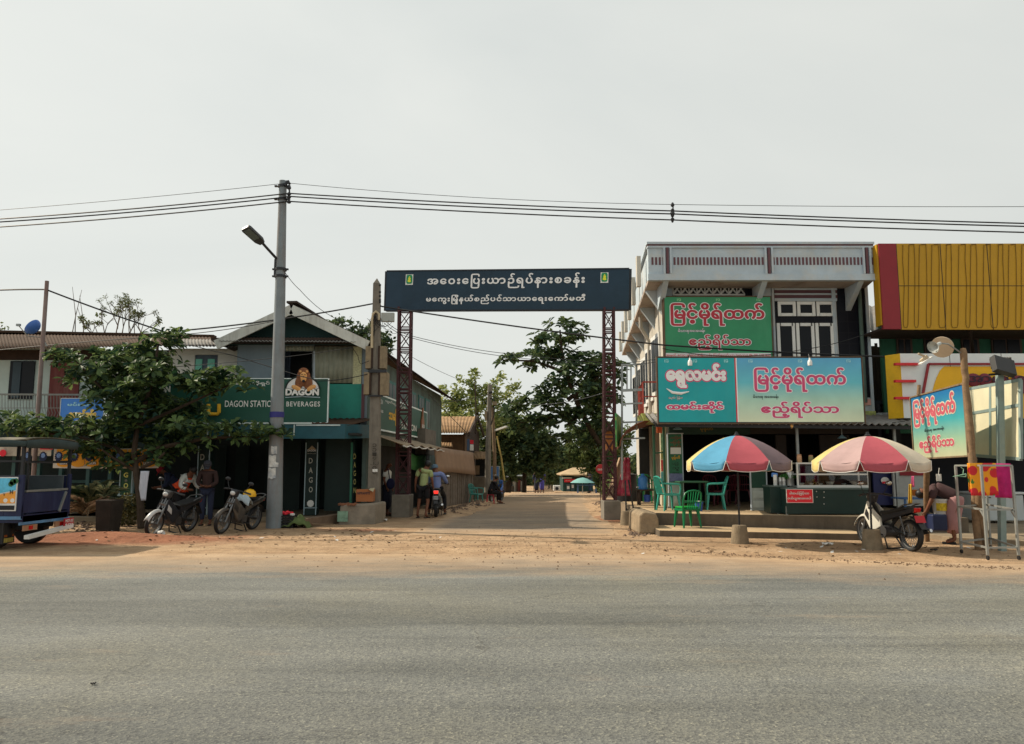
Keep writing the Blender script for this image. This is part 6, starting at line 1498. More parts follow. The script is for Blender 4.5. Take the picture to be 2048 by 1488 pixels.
    for s in (-1, 1): b.hexa([(-.02, .08 * s, .48), (-.02, .13 * s, .5), (-.75, .07 * s, .7), (-.75, .04 * s, .7), (-.0, .08 * s, .64), (-.0, .125 * s, .64), (-.78, .08 * s, .78), (-.78, .04 * s, .78)])
    b.hexa([(-.6, -.07, .68), (-.6, .07, .68), (-.8, .07, .72), (-.8, -.07, .72), (-.6, -.09, .76), (-.6, .09, .76), (-.82, .08, .8), (-.82, -.08, .8)]); b.build('tail_fairing', tailm or body, t, bev=.012)
    b = MB(); b.hexa([(-.8, -.06, .7), (-.8, .06, .7), (-.84, .05, .71), (-.84, -.05, .71), (-.82, -.07, .79), (-.82, .07, .79), (-.86, .055, .78), (-.86, -.055, .78)]); b.build('tail_light', mat('tail_red', (.5, .01, .01), .25, .05), t, bev=.008)
    b = MB(); b.grid(lambda s, q: V((-.62 + .33 * math.cos(.9 + 1.9 * s) * -1 * (-1), (q - .5) * .13, .3 + .33 * math.sin(.9 + 1.9 * s))), 10, 3); b.hexa([(-.76, -.06, .66), (-.76, .06, .66), (-.98, .06, .42), (-.98, -.06, .42), (-.74, -.06, .68), (-.74, .06, .68), (-.965, .06, .44), (-.965, -.06, .44)]); b.build('rear_fender', dkp, t, smooth=True)
    if plate:
        b = MB(); b.hexa([(-.905, -.1, .53), (-.905, .1, .53), (-.9, .1, .53), (-.9, -.1, .53), (-.86, -.1, .65), (-.86, .1, .65), (-.855, .1, .65), (-.855, -.1, .65)]); b.build('number_plate', plate, t)
    b = MB(); b.tube([(.1, -.09, .24), (-.05, -.15, .2), (-.3, -.17, .24)], .022, 8); b.tube([(-.28, -.17, .24), (-.45, -.18, .28), (-.85, -.19, .38)], [.03, .05, .045], 10); b.m = 1; b.tube([(-.84, -.19, .378), (-.9, -.192, .392)], [.04, .03], 10); b.build('exhaust', [dkp, chrome], t, smooth=True)
    b = MB()
    for s in (-1, 1):
        b.tube([(-.6, .11 * s, .3), (-.5, .11 * s, .62)], .012, 6)
        for k in range(7): b.lathe(V((-.585, .11 * s, .36)).lerp(V((-.52, .11 * s, .57)), k / 6), [(.024, -.006), (.03, 0), (.024, .006)], 8, axis=(.3, 0, 1))
    b.build('shock_absorber', sil, t, each=8)
    b = MB(); b.tube([(-.06, -.12, .2), (-.18, -.16, .02)], .014, 6); b.tube([(-.06, .12, .2), (-.18, .16, .02)], .014, 6); b.tube([(-.18, -.18, .015), (-.18, .18, .015)], .014, 6); b.tube([(-.02, .12, .25), (.02, .3, .26)], .016, 6); b.tube([(-.02, -.12, .25), (.02, -.3, .26)], .016, 6); b.build('stand', dkp, t)
    b = MB(); b.tube([(-.45, .1, .76), (-.62, .12, .83), (-.8, .08, .86), (-.82, 0, .87), (-.8, -.08, .86), (-.62, -.12, .83), (-.45, -.1, .76)], .012, 6); b.build('grab_rail', sil, t, smooth=True)
    t.location = loc; t.rotation_euler = (lean, 0, rz)
    return t
white_bike = mat('bike_white', (.5, .5, .49), .3, .06)
dark_bike = mat('bike_dark', (.022, .024, .03), .35, .1)
blue_bike = mat('bike_blue', (.03, .12, .42), .35, .1)
grey_bike = mat('bike_grey', (.2, .21, .22), .4, .2)
red_plate = mat('red_plate', (.45, .02, .03), .5, .1)
# left white bike: front wheel towards the camera's lower left
def bike_at(front_uv, heading, **k):
    g = G(*front_uv); h = V((math.cos(heading), math.sin(heading), 0))
    return g - h * .62
h1 = math.radians(258)
motorbike('motorbike', 'white and black motorbike leaning on its stand beside the almond tree', bike_at((303, 1073), h1), h1, white_bike, mat('bike_cowl_dark', (.06, .062, .066), .3), lean=-.2, shield=dark_bike, tailm=dark_bike)
h2 = math.radians(256)
mb2 = motorbike('motorbike', 'old dark motorbike with muddy wheels parked left of the lamp pole', bike_at((440, 1068), h2), h2, mat('bike_muddy', (.06, .055, .05), .6, .3, 6, stain=(.2, .15, .1), samt=.5), dark_bike, lean=-.2)
h3 = math.radians(101)
g3 = G(1824, 1103); mb3 = motorbike('motorbike', 'white motorbike with black seat parked behind the right concrete umbrella base', g3 + V((math.cos(h3), math.sin(h3), 0)) * .62, h3, mat('bike_white_cream', (.66, .64, .56), .3, .06), dark_bike, lean=0, plate=red_plate, tailm=dark_bike)
RB = math.radians(93); g4 = G(871, 1036)
mb4 = motorbike('motorbike', 'dark motorbike with lit red tail light, ridden by the man in blue shirt', g4 + V((math.cos(RB), math.sin(RB), 0)) * .9, RB, mat('bike_silver_white', (.4, .4, .38), .35), dark_bike, plate=mat('plate_dark', (.03, .035, .045), .5))
for ch in mb4.children:
    if ch.name.startswith('tail_light'):
        m = bpy.data.materials.new('lit_tail'); m.use_nodes = True; q_ = m.node_tree.nodes['Principled BSDF']; q_.inputs['Base Color'].default_value = (.6, .01, .01, 1); q_.inputs['Emission Color'].default_value = (1, .03, .02, 1); q_.inputs['Emission Strength'].default_value = 1.6
        ch.data.materials[0] = m; ch['label'] = 'lit red tail light'
    if ch.name.startswith('number_plate'):
        pc = ch
wv = mb4.location + V((0, 0, 0))
M4 = Matrix.Translation(mb4.location) @ Matrix.Rotation(RB, 4, 'Z')
def onbike(p): return M4 @ V(p)
ex4 = (onbike((0, -1, 0)) - onbike((0, 0, 0)));
for s, z in (('၁ဃ', .615), ('၄၅၉၇', .555)):
    o_ = onbike((-.912 + (z - .53) * .36, 0, 0))
    w_ = write(s, V((o_.x, o_.y, 0)), ex4, (0, 0, 1), (-.07, z - .02, .07, z + .02), white_ink, None, off=.03, lift=.004)
    me = w_.data
    for v_ in me.vertices: v_.co = M4.inverted() @ v_.co
    w_.parent = mb4; w_.name = 'plate_lettering'
h5 = math.radians(200); p5 = G(995, 985); p5 = P(992, 980, 36.5); p5.z = gz(p5.x, 36.5)
motorbike('motorbike', 'blue and silver motorbike parked by the roadside far down the street', p5, math.radians(70), blue_bike, blue_bike, lean=.12)
# things on the dark bike: helmet and cloth
M2 = Matrix.Translation(mb2.location) @ Euler((-.2, 0, h2)).to_matrix().to_4x4()
hp = M2 @ V((-.25, -.02, .86)); hl = thing('helmet', 'bright yellow helmet resting on the dark motorbike', 'helmet', hp)
b = MB(); b.lathe(hp, [(.135, -.06), (.142, 0), (.125, .07), (.08, .12), (0, .14)], 20, sx=1.1); b.build('shell', mat('helmet_yellow', (.75, .42, .01), .3, .05), hl, smooth=True)
b = MB(); b.lathe(hp, [(.138, -.075), (.15, -.07), (.15, -.05), (.138, -.045)], 20, sx=1.1); b.build('rim', black, hl, smooth=True)
cp_ = M2 @ V((.05, -.02, .78)); b = MB(); b.grid(lambda s, q: cp_ + V(((s - .5) * .45, (q - .5) * .3, .1 - .5 * (s - .5) ** 2 - .6 * (q - .5) ** 2 + .02 * math.sin(s * 13 + q * 7))), 12, 10)
tag(b.build('grey_cloth', mat('bag_grey', S(150, 164, 172, 1.2), .8, .15), None, smooth=True, thick=.01), 'crumpled grey blue cloth lying on the dark motorbike', 'cloth')
# ================================================================ passenger truck at the left edge (seen from its rear right corner)
TX, T0_, T1_ = -8.95, 14.07, 15.6                               # tail plane, near side, far side
tr = thing('passenger_truck', 'small blue passenger truck with canvas roof and open rear at the left edge', 'truck', V((-10, 14.8, 0)))
tb = mat('truck_blue', S(26, 36, 76, .85), .5, .15, 3, stain=S(60, 74, 110), samt=.4, streak=True); tlb = mat('truck_pale_blue', S(80, 120, 156, 1.3), .6, .2, 4, stain=S(90, 80, 70), samt=.5)
tdk = mat('truck_dark', (.022, .024, .028), .6, .2)
fl = .62; LX0 = -12.4
b = MB(); b.box(LX0, TX, T0_ + .04, T1_ - .04, fl - .12, fl); b.build('bed', tb, tr)
b = MB(); b.box(LX0, TX - .02, T1_ - .04, T1_, fl, fl + .72); b.build('side_panel', tb, tr, bev=.008); b = MB(); b.box(TX - .06, TX, T1_ - .06, T1_ + .01, fl - .05, fl + .75); b.build('corner_post', tb, tr, bev=.008)
b = MB(); b.box(LX0, TX - .32, T0_, T0_ + .04, fl + .0, fl + .72); b.build('side_panel', tb, tr, bev=.008); b = MB()
b.box(TX - .32, TX, T0_, T0_ + .04, fl, fl + .2); b.box(TX - .32, TX - .04, T0_, T0_ + .04, fl + .62, fl + .72); b.box(TX - .1, TX, T0_ - .01, T0_ + .05, fl - .05, fl + .75)
b.build('corner_frame', tb, tr, bev=.008); b = MB(); b.box(LX0, LX0 + .05, T0_ + .05, T1_ - .05, fl, fl + .8); b.build('front_panel', tb, tr)
b = MB(); b.box(TX - .03, TX, T0_ + .06, T1_ - .07, fl - .12, fl + .02); b.box(TX - .03, TX - .005, T0_ + .06, T1_ - .07, fl + .05, fl + .42); b.build('tailgate', tb, tr)
b = MB(); b.box(TX - .025, TX + .005, T0_ - .02, T1_ + .01, fl - .16, fl - .11); b.box(LX0, TX, T0_ - .012, T0_ + .03, fl - .06, fl + .0); b.build('edge_rail', tlb, tr)
b = MB(); b.bar((TX + .01, T0_ + 1.15, fl + .02), (TX + .01, T0_ + 1.35, fl + .4), .03, .05); b.bar((TX - .02, T0_ + .1, fl + .45), (TX - .02, T1_ - .1, fl + .45), .04); b.build('strut', steel, tr)
b = MB()
for y in (T0_ + .02, T1_ - .03):
    for x in (TX - .05, TX - 1.1, TX - 2.2, LX0 + .05): b.bar((x, y, fl), (x, y, 2.0), .05)
    b.bar((LX0, y, 1.62), (TX, y, 1.62), .035); b.bar((LX0, y, 1.98), (TX, y, 1.98), .05)
b.bar((TX - .05, T0_, 1.98), (TX - .05, T1_, 1.98), .05); b.bar((TX - .12, T0_ + .3, fl), (TX - .12, T0_ + .3, 1.98), .035); b.bar((TX - .05, T0_, 1.6), (TX - .05, T1_, 1.6), .03); b.build('roof_frame', tdk, tr)
b = MB(); b.grid(lambda s, t: V((LX0 - .1 + (TX + .14 - LX0) * s, T0_ - .06 + (T1_ - T0_ + .12) * t, 2.0 + .06 * math.sin(PI * t) ** .5 + .012 * math.sin(s * 40))), 30, 12)
b.build('canvas_roof', mat('canvas_roof', S(120, 112, 96, .8), .9, .25, 3, .3, stain=S(44, 54, 50), samt=.7), tr, smooth=True, thick=.02)
b = MB(); b.grid(lambda s, t: V((LX0 - .1 + (TX + .14 - LX0) * s, T0_ - .065, 1.9 + .1 * t + .012 * math.sin(s * 30))), 24, 2); b.grid(lambda s, t: V((TX + .05, T0_ - .06 + (T1_ - T0_ + .12) * s, 1.86 + (.14 + .05 * math.sin(PI * s)) * t)), 12, 2); b.build('canvas_valance', mat('canvas_dark', S(50, 62, 62, 1.2), .9, .2), tr, smooth=True, thick=.012)
b = MB()
for y in (T0_ + .1, T1_ - .42): b.box(LX0 + .1, TX - .06, y, y + .32, fl + .3, fl + .36); b.box(LX0 + .1, TX - .1, y + (.0 if y < 15 else .28), y + (.04 if y < 15 else .32), fl + .4, fl + .72)
b.build('bench', mat('bench_grey', S(70, 78, 82, 1.2), .7, .15), tr)
adp = MB(); x1_ = P(36, 980, T0_).x; z0, z1 = P(20, 1022, T0_).z, P(20, 954, T0_).z
adp.box(LX0 + .2, x1_, T0_ - .03, T0_ - .005, z0, z1); adp = adp.build('advert_panel', mat('advert_white', (.7, .7, .68), .5), tr)
f = MB(); y = T0_ - .036; f.xz([(LX0 + .22, z0 + .14), (x1_ - .02, z0 + .14), (x1_ - .02, z0 + .36), (x1_ - .3, z0 + .3), (LX0 + .22, z0 + .22)], y, y + .005); f.build('orange_field', mat('advert_orange', S(226, 150, 60, 1.2), .5, .15, 8), adp)
f = MB(); f.xz([(LX0 + .22, z0 + .24), (x1_ - .3, z0 + .32), (x1_ - .02, z0 + .38), (x1_ - .02, z1 - .02), (LX0 + .22, z1 - .02)], y + .001, y + .005); f.build('blue_field', mat('advert_blue', S(90, 180, 214, 1.2), .5, .25, 9), adp)
f = MB(); f.box(LX0 + .22, x1_ - .02, y, y + .005, z0 + .02, z0 + .1); f.build('black_strip', black_ink, adp)
f = MB()
for u, v, w in ((26, 964, 10), (32, 962, 8), (22, 968, 8)): p_ = P(u, v, y); f.lathe((p_.x, y - .001, p_.z), [(0, 0), (w * .0062, 0), (w * .0062, .003), (0, .003)], 9, axis=(0, -1, 0))
f.build('leaf_print', mat('advert_green', S(40, 90, 50, 1.2), .6, .3, 20), adp)
f = MB()
for u in (11, 25): p_ = P(u, 1001, y); f.lathe((p_.x, y - .001, p_.z), [(0, 0), (.038, 0), (.038, .003), (0, .003)], 14, axis=(0, -1, 0))
f.build('round_label', white_ink, adp)
writeuv('T', 6, 987, 11, 992, y, black_ink, adp, name='letter'); writeuv('H', 20, 980, 26, 988, y, black_ink, adp, name='letter')
# chassis, wheels, lights, plate
b = MB(); b.box(LX0, TX - .1, T0_ + .35, T0_ + .45, .36, .5); b.box(LX0, TX - .1, T1_ - .45, T1_ - .35, .36, .5); b.cyl((TX - .62, T0_ + .15, .32), (TX - .62, T1_ - .15, .32), .05, n=8); b.build('chassis', tdk, tr)
for y in (T0_ + .12, T1_ - .3):
    t_ = MB(); t_.lathe((TX - .62, y + .09, .33), [(.2, -.09), (.3, -.095), (.325, -.06), (.33, 0), (.325, .06), (.3, .095), (.2, .09)], 28, axis=(0, 1, 0)); w_ = t_.build('wheel', black, tr, smooth=True)
    r_ = MB(); r_.lathe((TX - .62, y + .09, .33), [(0, -.04), (.12, -.06), (.2, -.07), (.2, .07), (.12, .06), (0, .04)], 20, axis=(0, 1, 0)); r_.build('rim', tlb, w_, smooth=True)
b = MB(); b.box(TX - .34, TX - .32, T0_ + .02, T0_ + .36, .12, .5); b.build('mud_flap', mat('mud_flap', (.03, .03, .03), .8), tr)
b = MB(); b.box(TX - .318, TX - .312, T0_ + .06, T0_ + .32, .14, .22); b.m = 1; b.box(TX - .318, TX - .312, T0_ + .06, T0_ + .32, .24, .28); b.build('flap_label', [mat('flap_yellow', S(176, 160, 80), .7, .3, 20), mat('flap_orange', S(170, 90, 30), .7, .3)], tr)
b = MB(); b.bar((TX + .1, T0_ + .05, fl - .38), (TX + .08, T1_ - .05, fl - .28), .1, .07); b.build('bumper', white_paint, tr)
for y in (T0_ + .06, T1_ - .5):
    b = MB(); b.box(TX + .0, TX + .03, y, y + .4, fl - .27, fl - .17); b.m = 1; b.box(TX + .028, TX + .036, y + .14, y + .26, fl - .255, fl - .185); b.build('tail_light', [mat('lamp_brown', S(150, 110, 84, 1.2), .4), mat('tail_red', (.5, .01, .01), .25)], tr)
b = MB(); b.box(TX + .1, TX + .12, T1_ - .36, T1_ - .04, fl - .32, fl - .12); npl = b.build('number_plate', red_plate, tr)
write('MGY-101', V((TX + .12, 0, 0)), (0, 1, 0), (0, 0, 1), (T1_ - .33, fl - .2, T1_ - .07, fl - .14), white_ink, npl); write('9123', V((TX + .12, 0, 0)), (0, 1, 0), (0, 0, 1), (T1_ - .33, fl - .3, T1_ - .07, fl - .22), white_ink, npl)
b = MB(); b.box(-14.2, LX0 - .05, T0_ - .02, T1_ + .02, .4, 1.0); b.box(-13.9, LX0 - .05, T0_ + .05, T1_ - .05, 1.0, 1.75); b.build('cab', tb, tr, bev=.05)
# ================================================================ people (grown from a joint skeleton)
def skin(J, edges, root, parent, name, m, org, sub=1):
    names = []
    for a, c in edges:
        for q in (a, c):
            if q not in names: names.append(q)
    ix = {n_: i for i, n_ in enumerate(names)}
    me = bpy.data.meshes.new('sk'); me.from_pydata([V(J[n_][0]) for n_ in names], [(ix[a], ix[c]) for a, c in edges], [])
    o = bpy.data.objects.new('sk', me); C.objects.link(o)
    md = o.modifiers.new('s', 'SKIN'); md.use_smooth_shade = True; md.branch_smoothing = .3
    for n_, i in ix.items():
        r = J[n_][1]; s = me.skin_vertices[0].data[i]; s.radius = r if isinstance(r, tuple) else (r, r); s.use_root = (n_ == root)
    if sub: ss = o.modifiers.new('u', 'SUBSURF'); ss.levels = sub; ss.render_levels = sub
    dg = bpy.context.evaluated_depsgraph_get()
    nm = bpy.data.meshes.new_from_object(o.evaluated_get(dg))
    bpy.data.objects.remove(o); bpy.data.meshes.remove(me)
    nm.name = name; nm.materials.clear(); nm.materials.append(m)
    nm.polygons.foreach_set('use_smooth', [True] * len(nm.polygons))
    r = bpy.data.objects.new(name, nm); C.objects.link(r); r.parent = parent
    return r
skin_m = mat('skin_brown', S(116, 74, 54, 1.0), .6, .08)
hair_m = mat('hair_black', (.01, .009, .009), .5, .1)
STAND = dict(pel=(0, 0, .92), spi=(0, -.01, 1.1), che=(0, 0, 1.29), neb=(0, .0, 1.41), nec=(0, .015, 1.46), hea=(0, .035, 1.55), cro=(0, .02, 1.615),
             shR=(.17, 0, 1.36), elR=(.225, -.02, 1.09), wrR=(.235, .06, .86), haR=(.235, .08, .79), shL=(-.17, 0, 1.36), elL=(-.225, -.02, 1.09), wrL=(-.235, .06, .86), haL=(-.235, .08, .79),
             hiR=(.09, 0, .88), knR=(.1, .015, .48), anR=(.1, -.02, .09), toR=(.11, .14, .035), hiL=(-.09, 0, .88), knL=(-.1, .015, .48), anL=(-.1, -.02, .09), toL=(-.11, .14, .035))
RAD = dict(pel=.12, spi=.115, che=.112, neb=.062, nec=.05, hea=.082, cro=.075, shR=.06, elR=.042, wrR=.03, haR=.034, hiR=.085, knR=.058, anR=.038, toR=.033)
for k in list(RAD):
    if k.endswith('R'): RAD[k[:-1] + 'L'] = RAD[k]
def person(label, loc, face, pose=None, top=None, bottom=None, kind='shorts', sleeve=.75, hat=None, hair=True, scale=1.0, group=None, shoes=True, skinm=None, longhair=False):
    """face: world heading (radians) of the person's front"""
    t = thing('person', label, 'person', (0, 0, 0), 0, group)
    p = dict(STAND); p.update(pose or {})
    J = {k: (V(v), RAD[k]) for k, v in p.items()}
    E_ = [('pel', 'spi'), ('spi', 'che'), ('che', 'neb'), ('neb', 'nec'), ('nec', 'hea'), ('hea', 'cro')]
    hd = V(p['cro']) - V(p['nec']); fw = V((0, 1, 0)); fw = (fw - hd * fw.dot(hd) / hd.length_squared).normalized(); rt = fw.cross(hd).normalized()
    hc = V(p['hea'])
    J['nos'] = (hc + fw * .1 - hd * .02, .014); E_.append(('hea', 'nos'))
    for s, sg in (('R', 1), ('L', -1)):
        J['ear' + s] = (hc + rt * (.09 * sg), .016); E_.append(('hea', 'ear' + s))
        E_ += [('neb', 'sh' + s), ('sh' + s, 'el' + s), ('el' + s, 'wr' + s), ('wr' + s, 'ha' + s), ('pel', 'hi' + s), ('hi' + s, 'kn' + s), ('kn' + s, 'an' + s), ('an' + s, 'to' + s)]
        d = (V(p['ha' + s]) - V(p['wr' + s])).normalized(); sd_ = d.cross(V((0, 1, .2))).normalized() * sg; sq_ = sd_.cross(d).normalized()
        for i, (off, ln) in enumerate(((-.027, .07), (-.009, .082), (.009, .078), (.026, .06))):
            J['f%d%s' % (i, s)] = (V(p['ha' + s]) + d * ln * .6 + sq_ * off * 1.1, .0085); J['g%d%s' % (i, s)] = (V(p['ha' + s]) + d * ln + sq_ * off * 1.2 + sd_ * -.018, .007)
            E_ += [('ha' + s, 'f%d%s' % (i, s)), ('f%d%s' % (i, s), 'g%d%s' % (i, s))]
        J['th' + s] = (V(p['wr' + s]).lerp(V(p['ha' + s]), .6) + sq_ * -.05 + d * .025, .0095); E_.append(('wr' + s, 'th' + s))
    skin(J, E_, 'pel', t, 'body', skinm or skin_m, None)
    def sub(nm, keys, edges, root, m, grow):
        K = {k: ((J[k][0] if k in J else V(keys[k][0])), (J[k][1] + grow) if k in J and not (k in keys and keys[k]) else keys[k][1]) for k in set(sum(([a, c] for a, c in edges), []))}
        return skin(K, edges, root, t, nm, m, None)
    if top:
        keys, ed = {}, [('hem', 'spi'), ('spi', 'che'), ('che', 'neb')]
        keys['hem'] = (V(p['pel']) + V((0, 0, .0)), .155); keys['spi'] = (0, .148); keys['che'] = (0, .155); keys['neb'] = (0, .1)
        J2 = dict(J)
        for s in 'RL':
            keys['sh' + s] = (0, .086); ed.append(('neb', 'sh' + s))
            if sleeve <= 1:
                keys['slv' + s] = (V(p['sh' + s]).lerp(V(p['el' + s]), sleeve), .068); ed.append(('sh' + s, 'slv' + s))
            else:
                keys['el' + s] = (0, .06); keys['slv' + s] = (V(p['el' + s]).lerp(V(p['wr' + s]), sleeve - 1), .05); ed += [('sh' + s, 'el' + s), ('el' + s, 'slv' + s)]
        K = {}
        for k in set(sum(([a, c] for a, c in ed), [])): K[k] = (V(p[k]) if k in p else keys[k][0], keys[k][1])
        skin(K, ed, 'spi', t, 'shirt', top, None)
    if kind == 'longyi':
        kc = (V(p['knR']) + V(p['knL'])) / 2; ac = (V(p['anR']) + V(p['anL'])) / 2
        K = {'w': (V(p['pel']) + V((0, 0, .06)), (.15, .14)), 'm': (V(p['pel']).lerp(kc, .35), (.18, .17)), 'k': (kc, (.18, .17)), 'a': (kc.lerp(ac, .85), (.185, .17))}
        skin(K, [('w', 'm'), ('m', 'k'), ('k', 'a')], 'm', t, 'longyi', bottom, None)
    else:
        K = {'pel': (V(p['pel']) + V((0, 0, .03)), (.145, .125))}; ed = []
        for s in 'RL':
            K['hi' + s] = (V(p['hi' + s]), .105); ed.append(('pel', 'hi' + s))
            if kind == 'shorts': K['k' + s] = (V(p['hi' + s]).lerp(V(p['kn' + s]), .88), .092); ed.append(('hi' + s, 'k' + s))
            else: K['kn' + s] = (V(p['kn' + s]), .078); K['a' + s] = (V(p['kn' + s]).lerp(V(p['an' + s]), .9), .062); ed += [('hi' + s, 'kn' + s), ('kn' + s, 'a' + s)]
        skin(K, ed, 'pel', t, 'shorts' if kind == 'shorts' else 'trousers', bottom, None)
    b = MB(); hm = hd.normalized(); up_q = hm.to_track_quat('Z', 'Y').to_euler()
    if hat is None and hair: b.sph(hc + hm * .035 - fw * .018, (.096, .1, .098), 14, 9, rot=up_q); (b.sph(hc - fw * .06 - hm * .05, (.075, .05, .12), 10, 8) if longhair else None); b.build('hair', hair_m, t, smooth=True)
    elif hat is not None:
        b.lathe(hc + hm * .03, [(.1, -.01), (.104, .03), (.09, .085), (.05, .11), (0, .115)], 16, axis=hm); b.build('cap', hat, t, smooth=True)
        b = MB(); b.grid(lambda s, q: hc + hm * (.03 - .02 * q) + fw * (.085 + .09 * q) + rt * ((s - .5) * .16 * (1 - .3 * q)), 6, 3); b.build('cap_peak', hat, t, smooth=True, thick=.01)
    b = MB()
    for s in (-1, 1): b.sph(hc + fw * .084 + rt * (.03 * s) + hm * .015, (.011, .008, .008), 8, 6)
    b.build('eyes', black_ink, t); b = MB(); b.sph(hc + fw * .084 - hm * .045, (.022, .008, .006), 8, 6); b.build('mouth', mat('lip', S(110, 50, 44), .6), t)
    if shoes:
        for s in 'RL':
            b = MB(); a_ = V(p['an' + s]); o_ = V(p['to' + s]); m_ = (a_ + o_) / 2; d = o_ - a_; b.ob((m_.x, m_.y + .02, min(a_.z - .075, o_.z - .02)), (.09, .25, .025), (0, 0, -math.atan2(d.x, max(d.y, .01)))); b.build('sandal', black, t, bev=.01)
    t.location = loc; t.rotation_euler = (0, 0, face - PI / 2); t.scale = (scale,) * 3
    return t
def gp(u, v, z=0.0): return G(u, v, z)
SH = lambda nm, r, g, b_, k=1.5: mat(nm, S(r, g, b_, k), .85, .1, 6, .15, bscale=18)
# man in green T-shirt, seen from behind, leaning towards the rider
q = gp(846, 1036)
person('man in light green T-shirt and black shorts standing with his back turned beside the motorbike', q, math.radians(78),
       dict(spi=(.01, .0, 1.1), che=(.03, .02, 1.3), neb=(.05, .04, 1.42), nec=(.07, .06, 1.46), hea=(.1, .08, 1.55), cro=(.11, .08, 1.62), shR=(.2, .04, 1.35), shL=(-.15, 0, 1.38), elR=(.25, .06, 1.1), wrR=(.24, .18, .92), haR=(.24, .22, .87), elL=(-.23, -.03, 1.12), wrL=(-.26, .02, .88), haL=(-.26, .04, .81),
            hiR=(.09, 0, .88), knR=(.14, .02, .48), anR=(.11, -.1, .09), toR=(.14, .04, .035), knL=(-.13, .01, .48), anL=(-.17, -.02, .09), toL=(-.19, .13, .035)), SH('shirt_green', 150, 162, 112, 1.1), SH('shorts_black', 16, 16, 20), 'shorts', .7)
# rider
b0 = onbike((-.22, 0, 0)); 
RP = dict(pel=(0, 0, .82), spi=(0, .03, 1.0), che=(-.02, .1, 1.18), neb=(-.04, .14, 1.3), nec=(-.05, .17, 1.345), hea=(-.07, .2, 1.43), cro=(-.075, .2, 1.5), shR=(.17, .12, 1.26), shL=(-.18, .1, 1.26), elR=(.27, .24, 1.04), wrR=(.3, .46, .99), haR=(.3, .53, .985), elL=(-.27, .24, 1.04), wrL=(-.3, .46, .99), haL=(-.3, .53, .985),
          hiR=(.1, .02, .8), hiL=(-.1, .02, .8), knR=(.22, .3, .58), anR=(.24, .2, .14), toR=(.25, .36, .1), knL=(-.22, .3, .58), anL=(-.24, .2, .14), toL=(-.25, .36, .1))
person('man in blue striped shirt and grey cap sitting on the motorbike with red tail light', b0, RB, RP, SH('shirt_blue', 112, 126, 172, 1.15), SH('trousers_black', 14, 15, 20), 'trousers', 1.8, hat=SH('cap_grey', 76, 96, 112))
# man with white shirt in profile between the meter pole and the lattice tower
q = gp(773, 1031)
pm_ = person('older man in white shirt and dark longyi standing in profile beside the meter pole', q, math.radians(-12), dict(elR=(.2, -.03, 1.1), wrR=(.2, .07, .88), haR=(.2, .1, .81), hea=(0, .06, 1.55), cro=(0, .05, 1.615)), SH('shirt_white', 206, 206, 200, 1.4), SH('longyi_navy', 26, 28, 40), 'longyi', .75, hair=False)
sb_ = MB(); sb_.sph(q + V((.15, -.27, .98)), (.13, .07, .17), 14, 10); bgp = thing('shoulder_bag', 'dark blue shoulder bag hanging at the side of the man in white shirt', 'bag', q + V((.08, -.33, .8))); sb_.build('bag', SH('bag_navy', 26, 30, 62), bgp, smooth=True)
b = MB(); b.tube([q + V((.12, -.27, 1.12)), q + V((.06, -.2, 1.4)), q + V((.0, -.02, 1.45)), q + V((.02, .1, 1.38))], .014, 6); b.build('strap', MC['bag_navy'], bgp)
# person leaning over the white bike on the left, orange back and pale sleeves
q = gp(352, 1052, 0) 
LEAN = dict(pel=(0, -.12, .9), spi=(0, .0, 1.07), che=(0, .13, 1.2), neb=(0, .22, 1.29), nec=(0, .26, 1.33), hea=(0, .33, 1.39), cro=(0, .37, 1.44), shR=(.17, .16, 1.24), shL=(-.17, .16, 1.24), elR=(.27, .2, 1.0), wrR=(.2, .4, .93), haR=(.18, .46, .92), elL=(-.26, .2, 1.0), wrL=(-.2, .42, .95), haL=(-.18, .48, .94), hiR=(.09, -.12, .86), hiL=(-.09, -.12, .86))
tl = person('person in orange vest with pale grey sleeves leaning on the white motorbike', q + V((0, .3, 0)), math.radians(-25), LEAN, SH('sleeves_grey', 176, 180, 176, 1.4), SH('trousers_dark', 18, 18, 22), 'trousers', 1.85)
ve = [c_ for c_ in tl.children if c_.name.startswith('shirt')][0]
K = {'hem': (V((0, -.1, .95)), .165), 'spi': (V(LEAN['spi']), (.165, .15)), 'che': (V(LEAN['che']), (.172, .15)), 'neb': (V(LEAN['neb']), .085)}
skin(K, [('hem', 'spi'), ('spi', 'che'), ('che', 'neb')], 'spi', tl, 'vest', SH('vest_orange', 226, 76, 40, 1.3), None)
q = gp(405, 1052, 0)
person('man in dark brown top and grey cap standing with head bowed behind the motorbikes', q + V((0, .2, 0)), math.radians(-80), dict(hea=(0, .08, 1.53), cro=(0, .1, 1.59), che=(0, .03, 1.29), elR=(.24, .06, 1.1), wrR=(.1, .24, 1.02), haR=(.04, .27, 1.02), elL=(-.24, .06, 1.1), wrL=(-.1, .24, 1.0), haL=(-.03, .27, 1.0)), SH('top_brown', 54, 38, 36), SH('jeans_dark', 34, 40, 60), 'trousers', 1.9, hat=SH('cap_slate', 56, 58, 66))
q = gp(322, 1050, 0)
person('person in dark blue top with red cap sitting bent in the shade behind the tree', q + V((-.1, .9, 0)), math.radians(200), dict(LEAN), SH('top_blue_dark', 34, 42, 66), SH('trousers_grey', 26, 26, 30), 'trousers', 1.5, hat=SH('cap_red', 130, 30, 44))
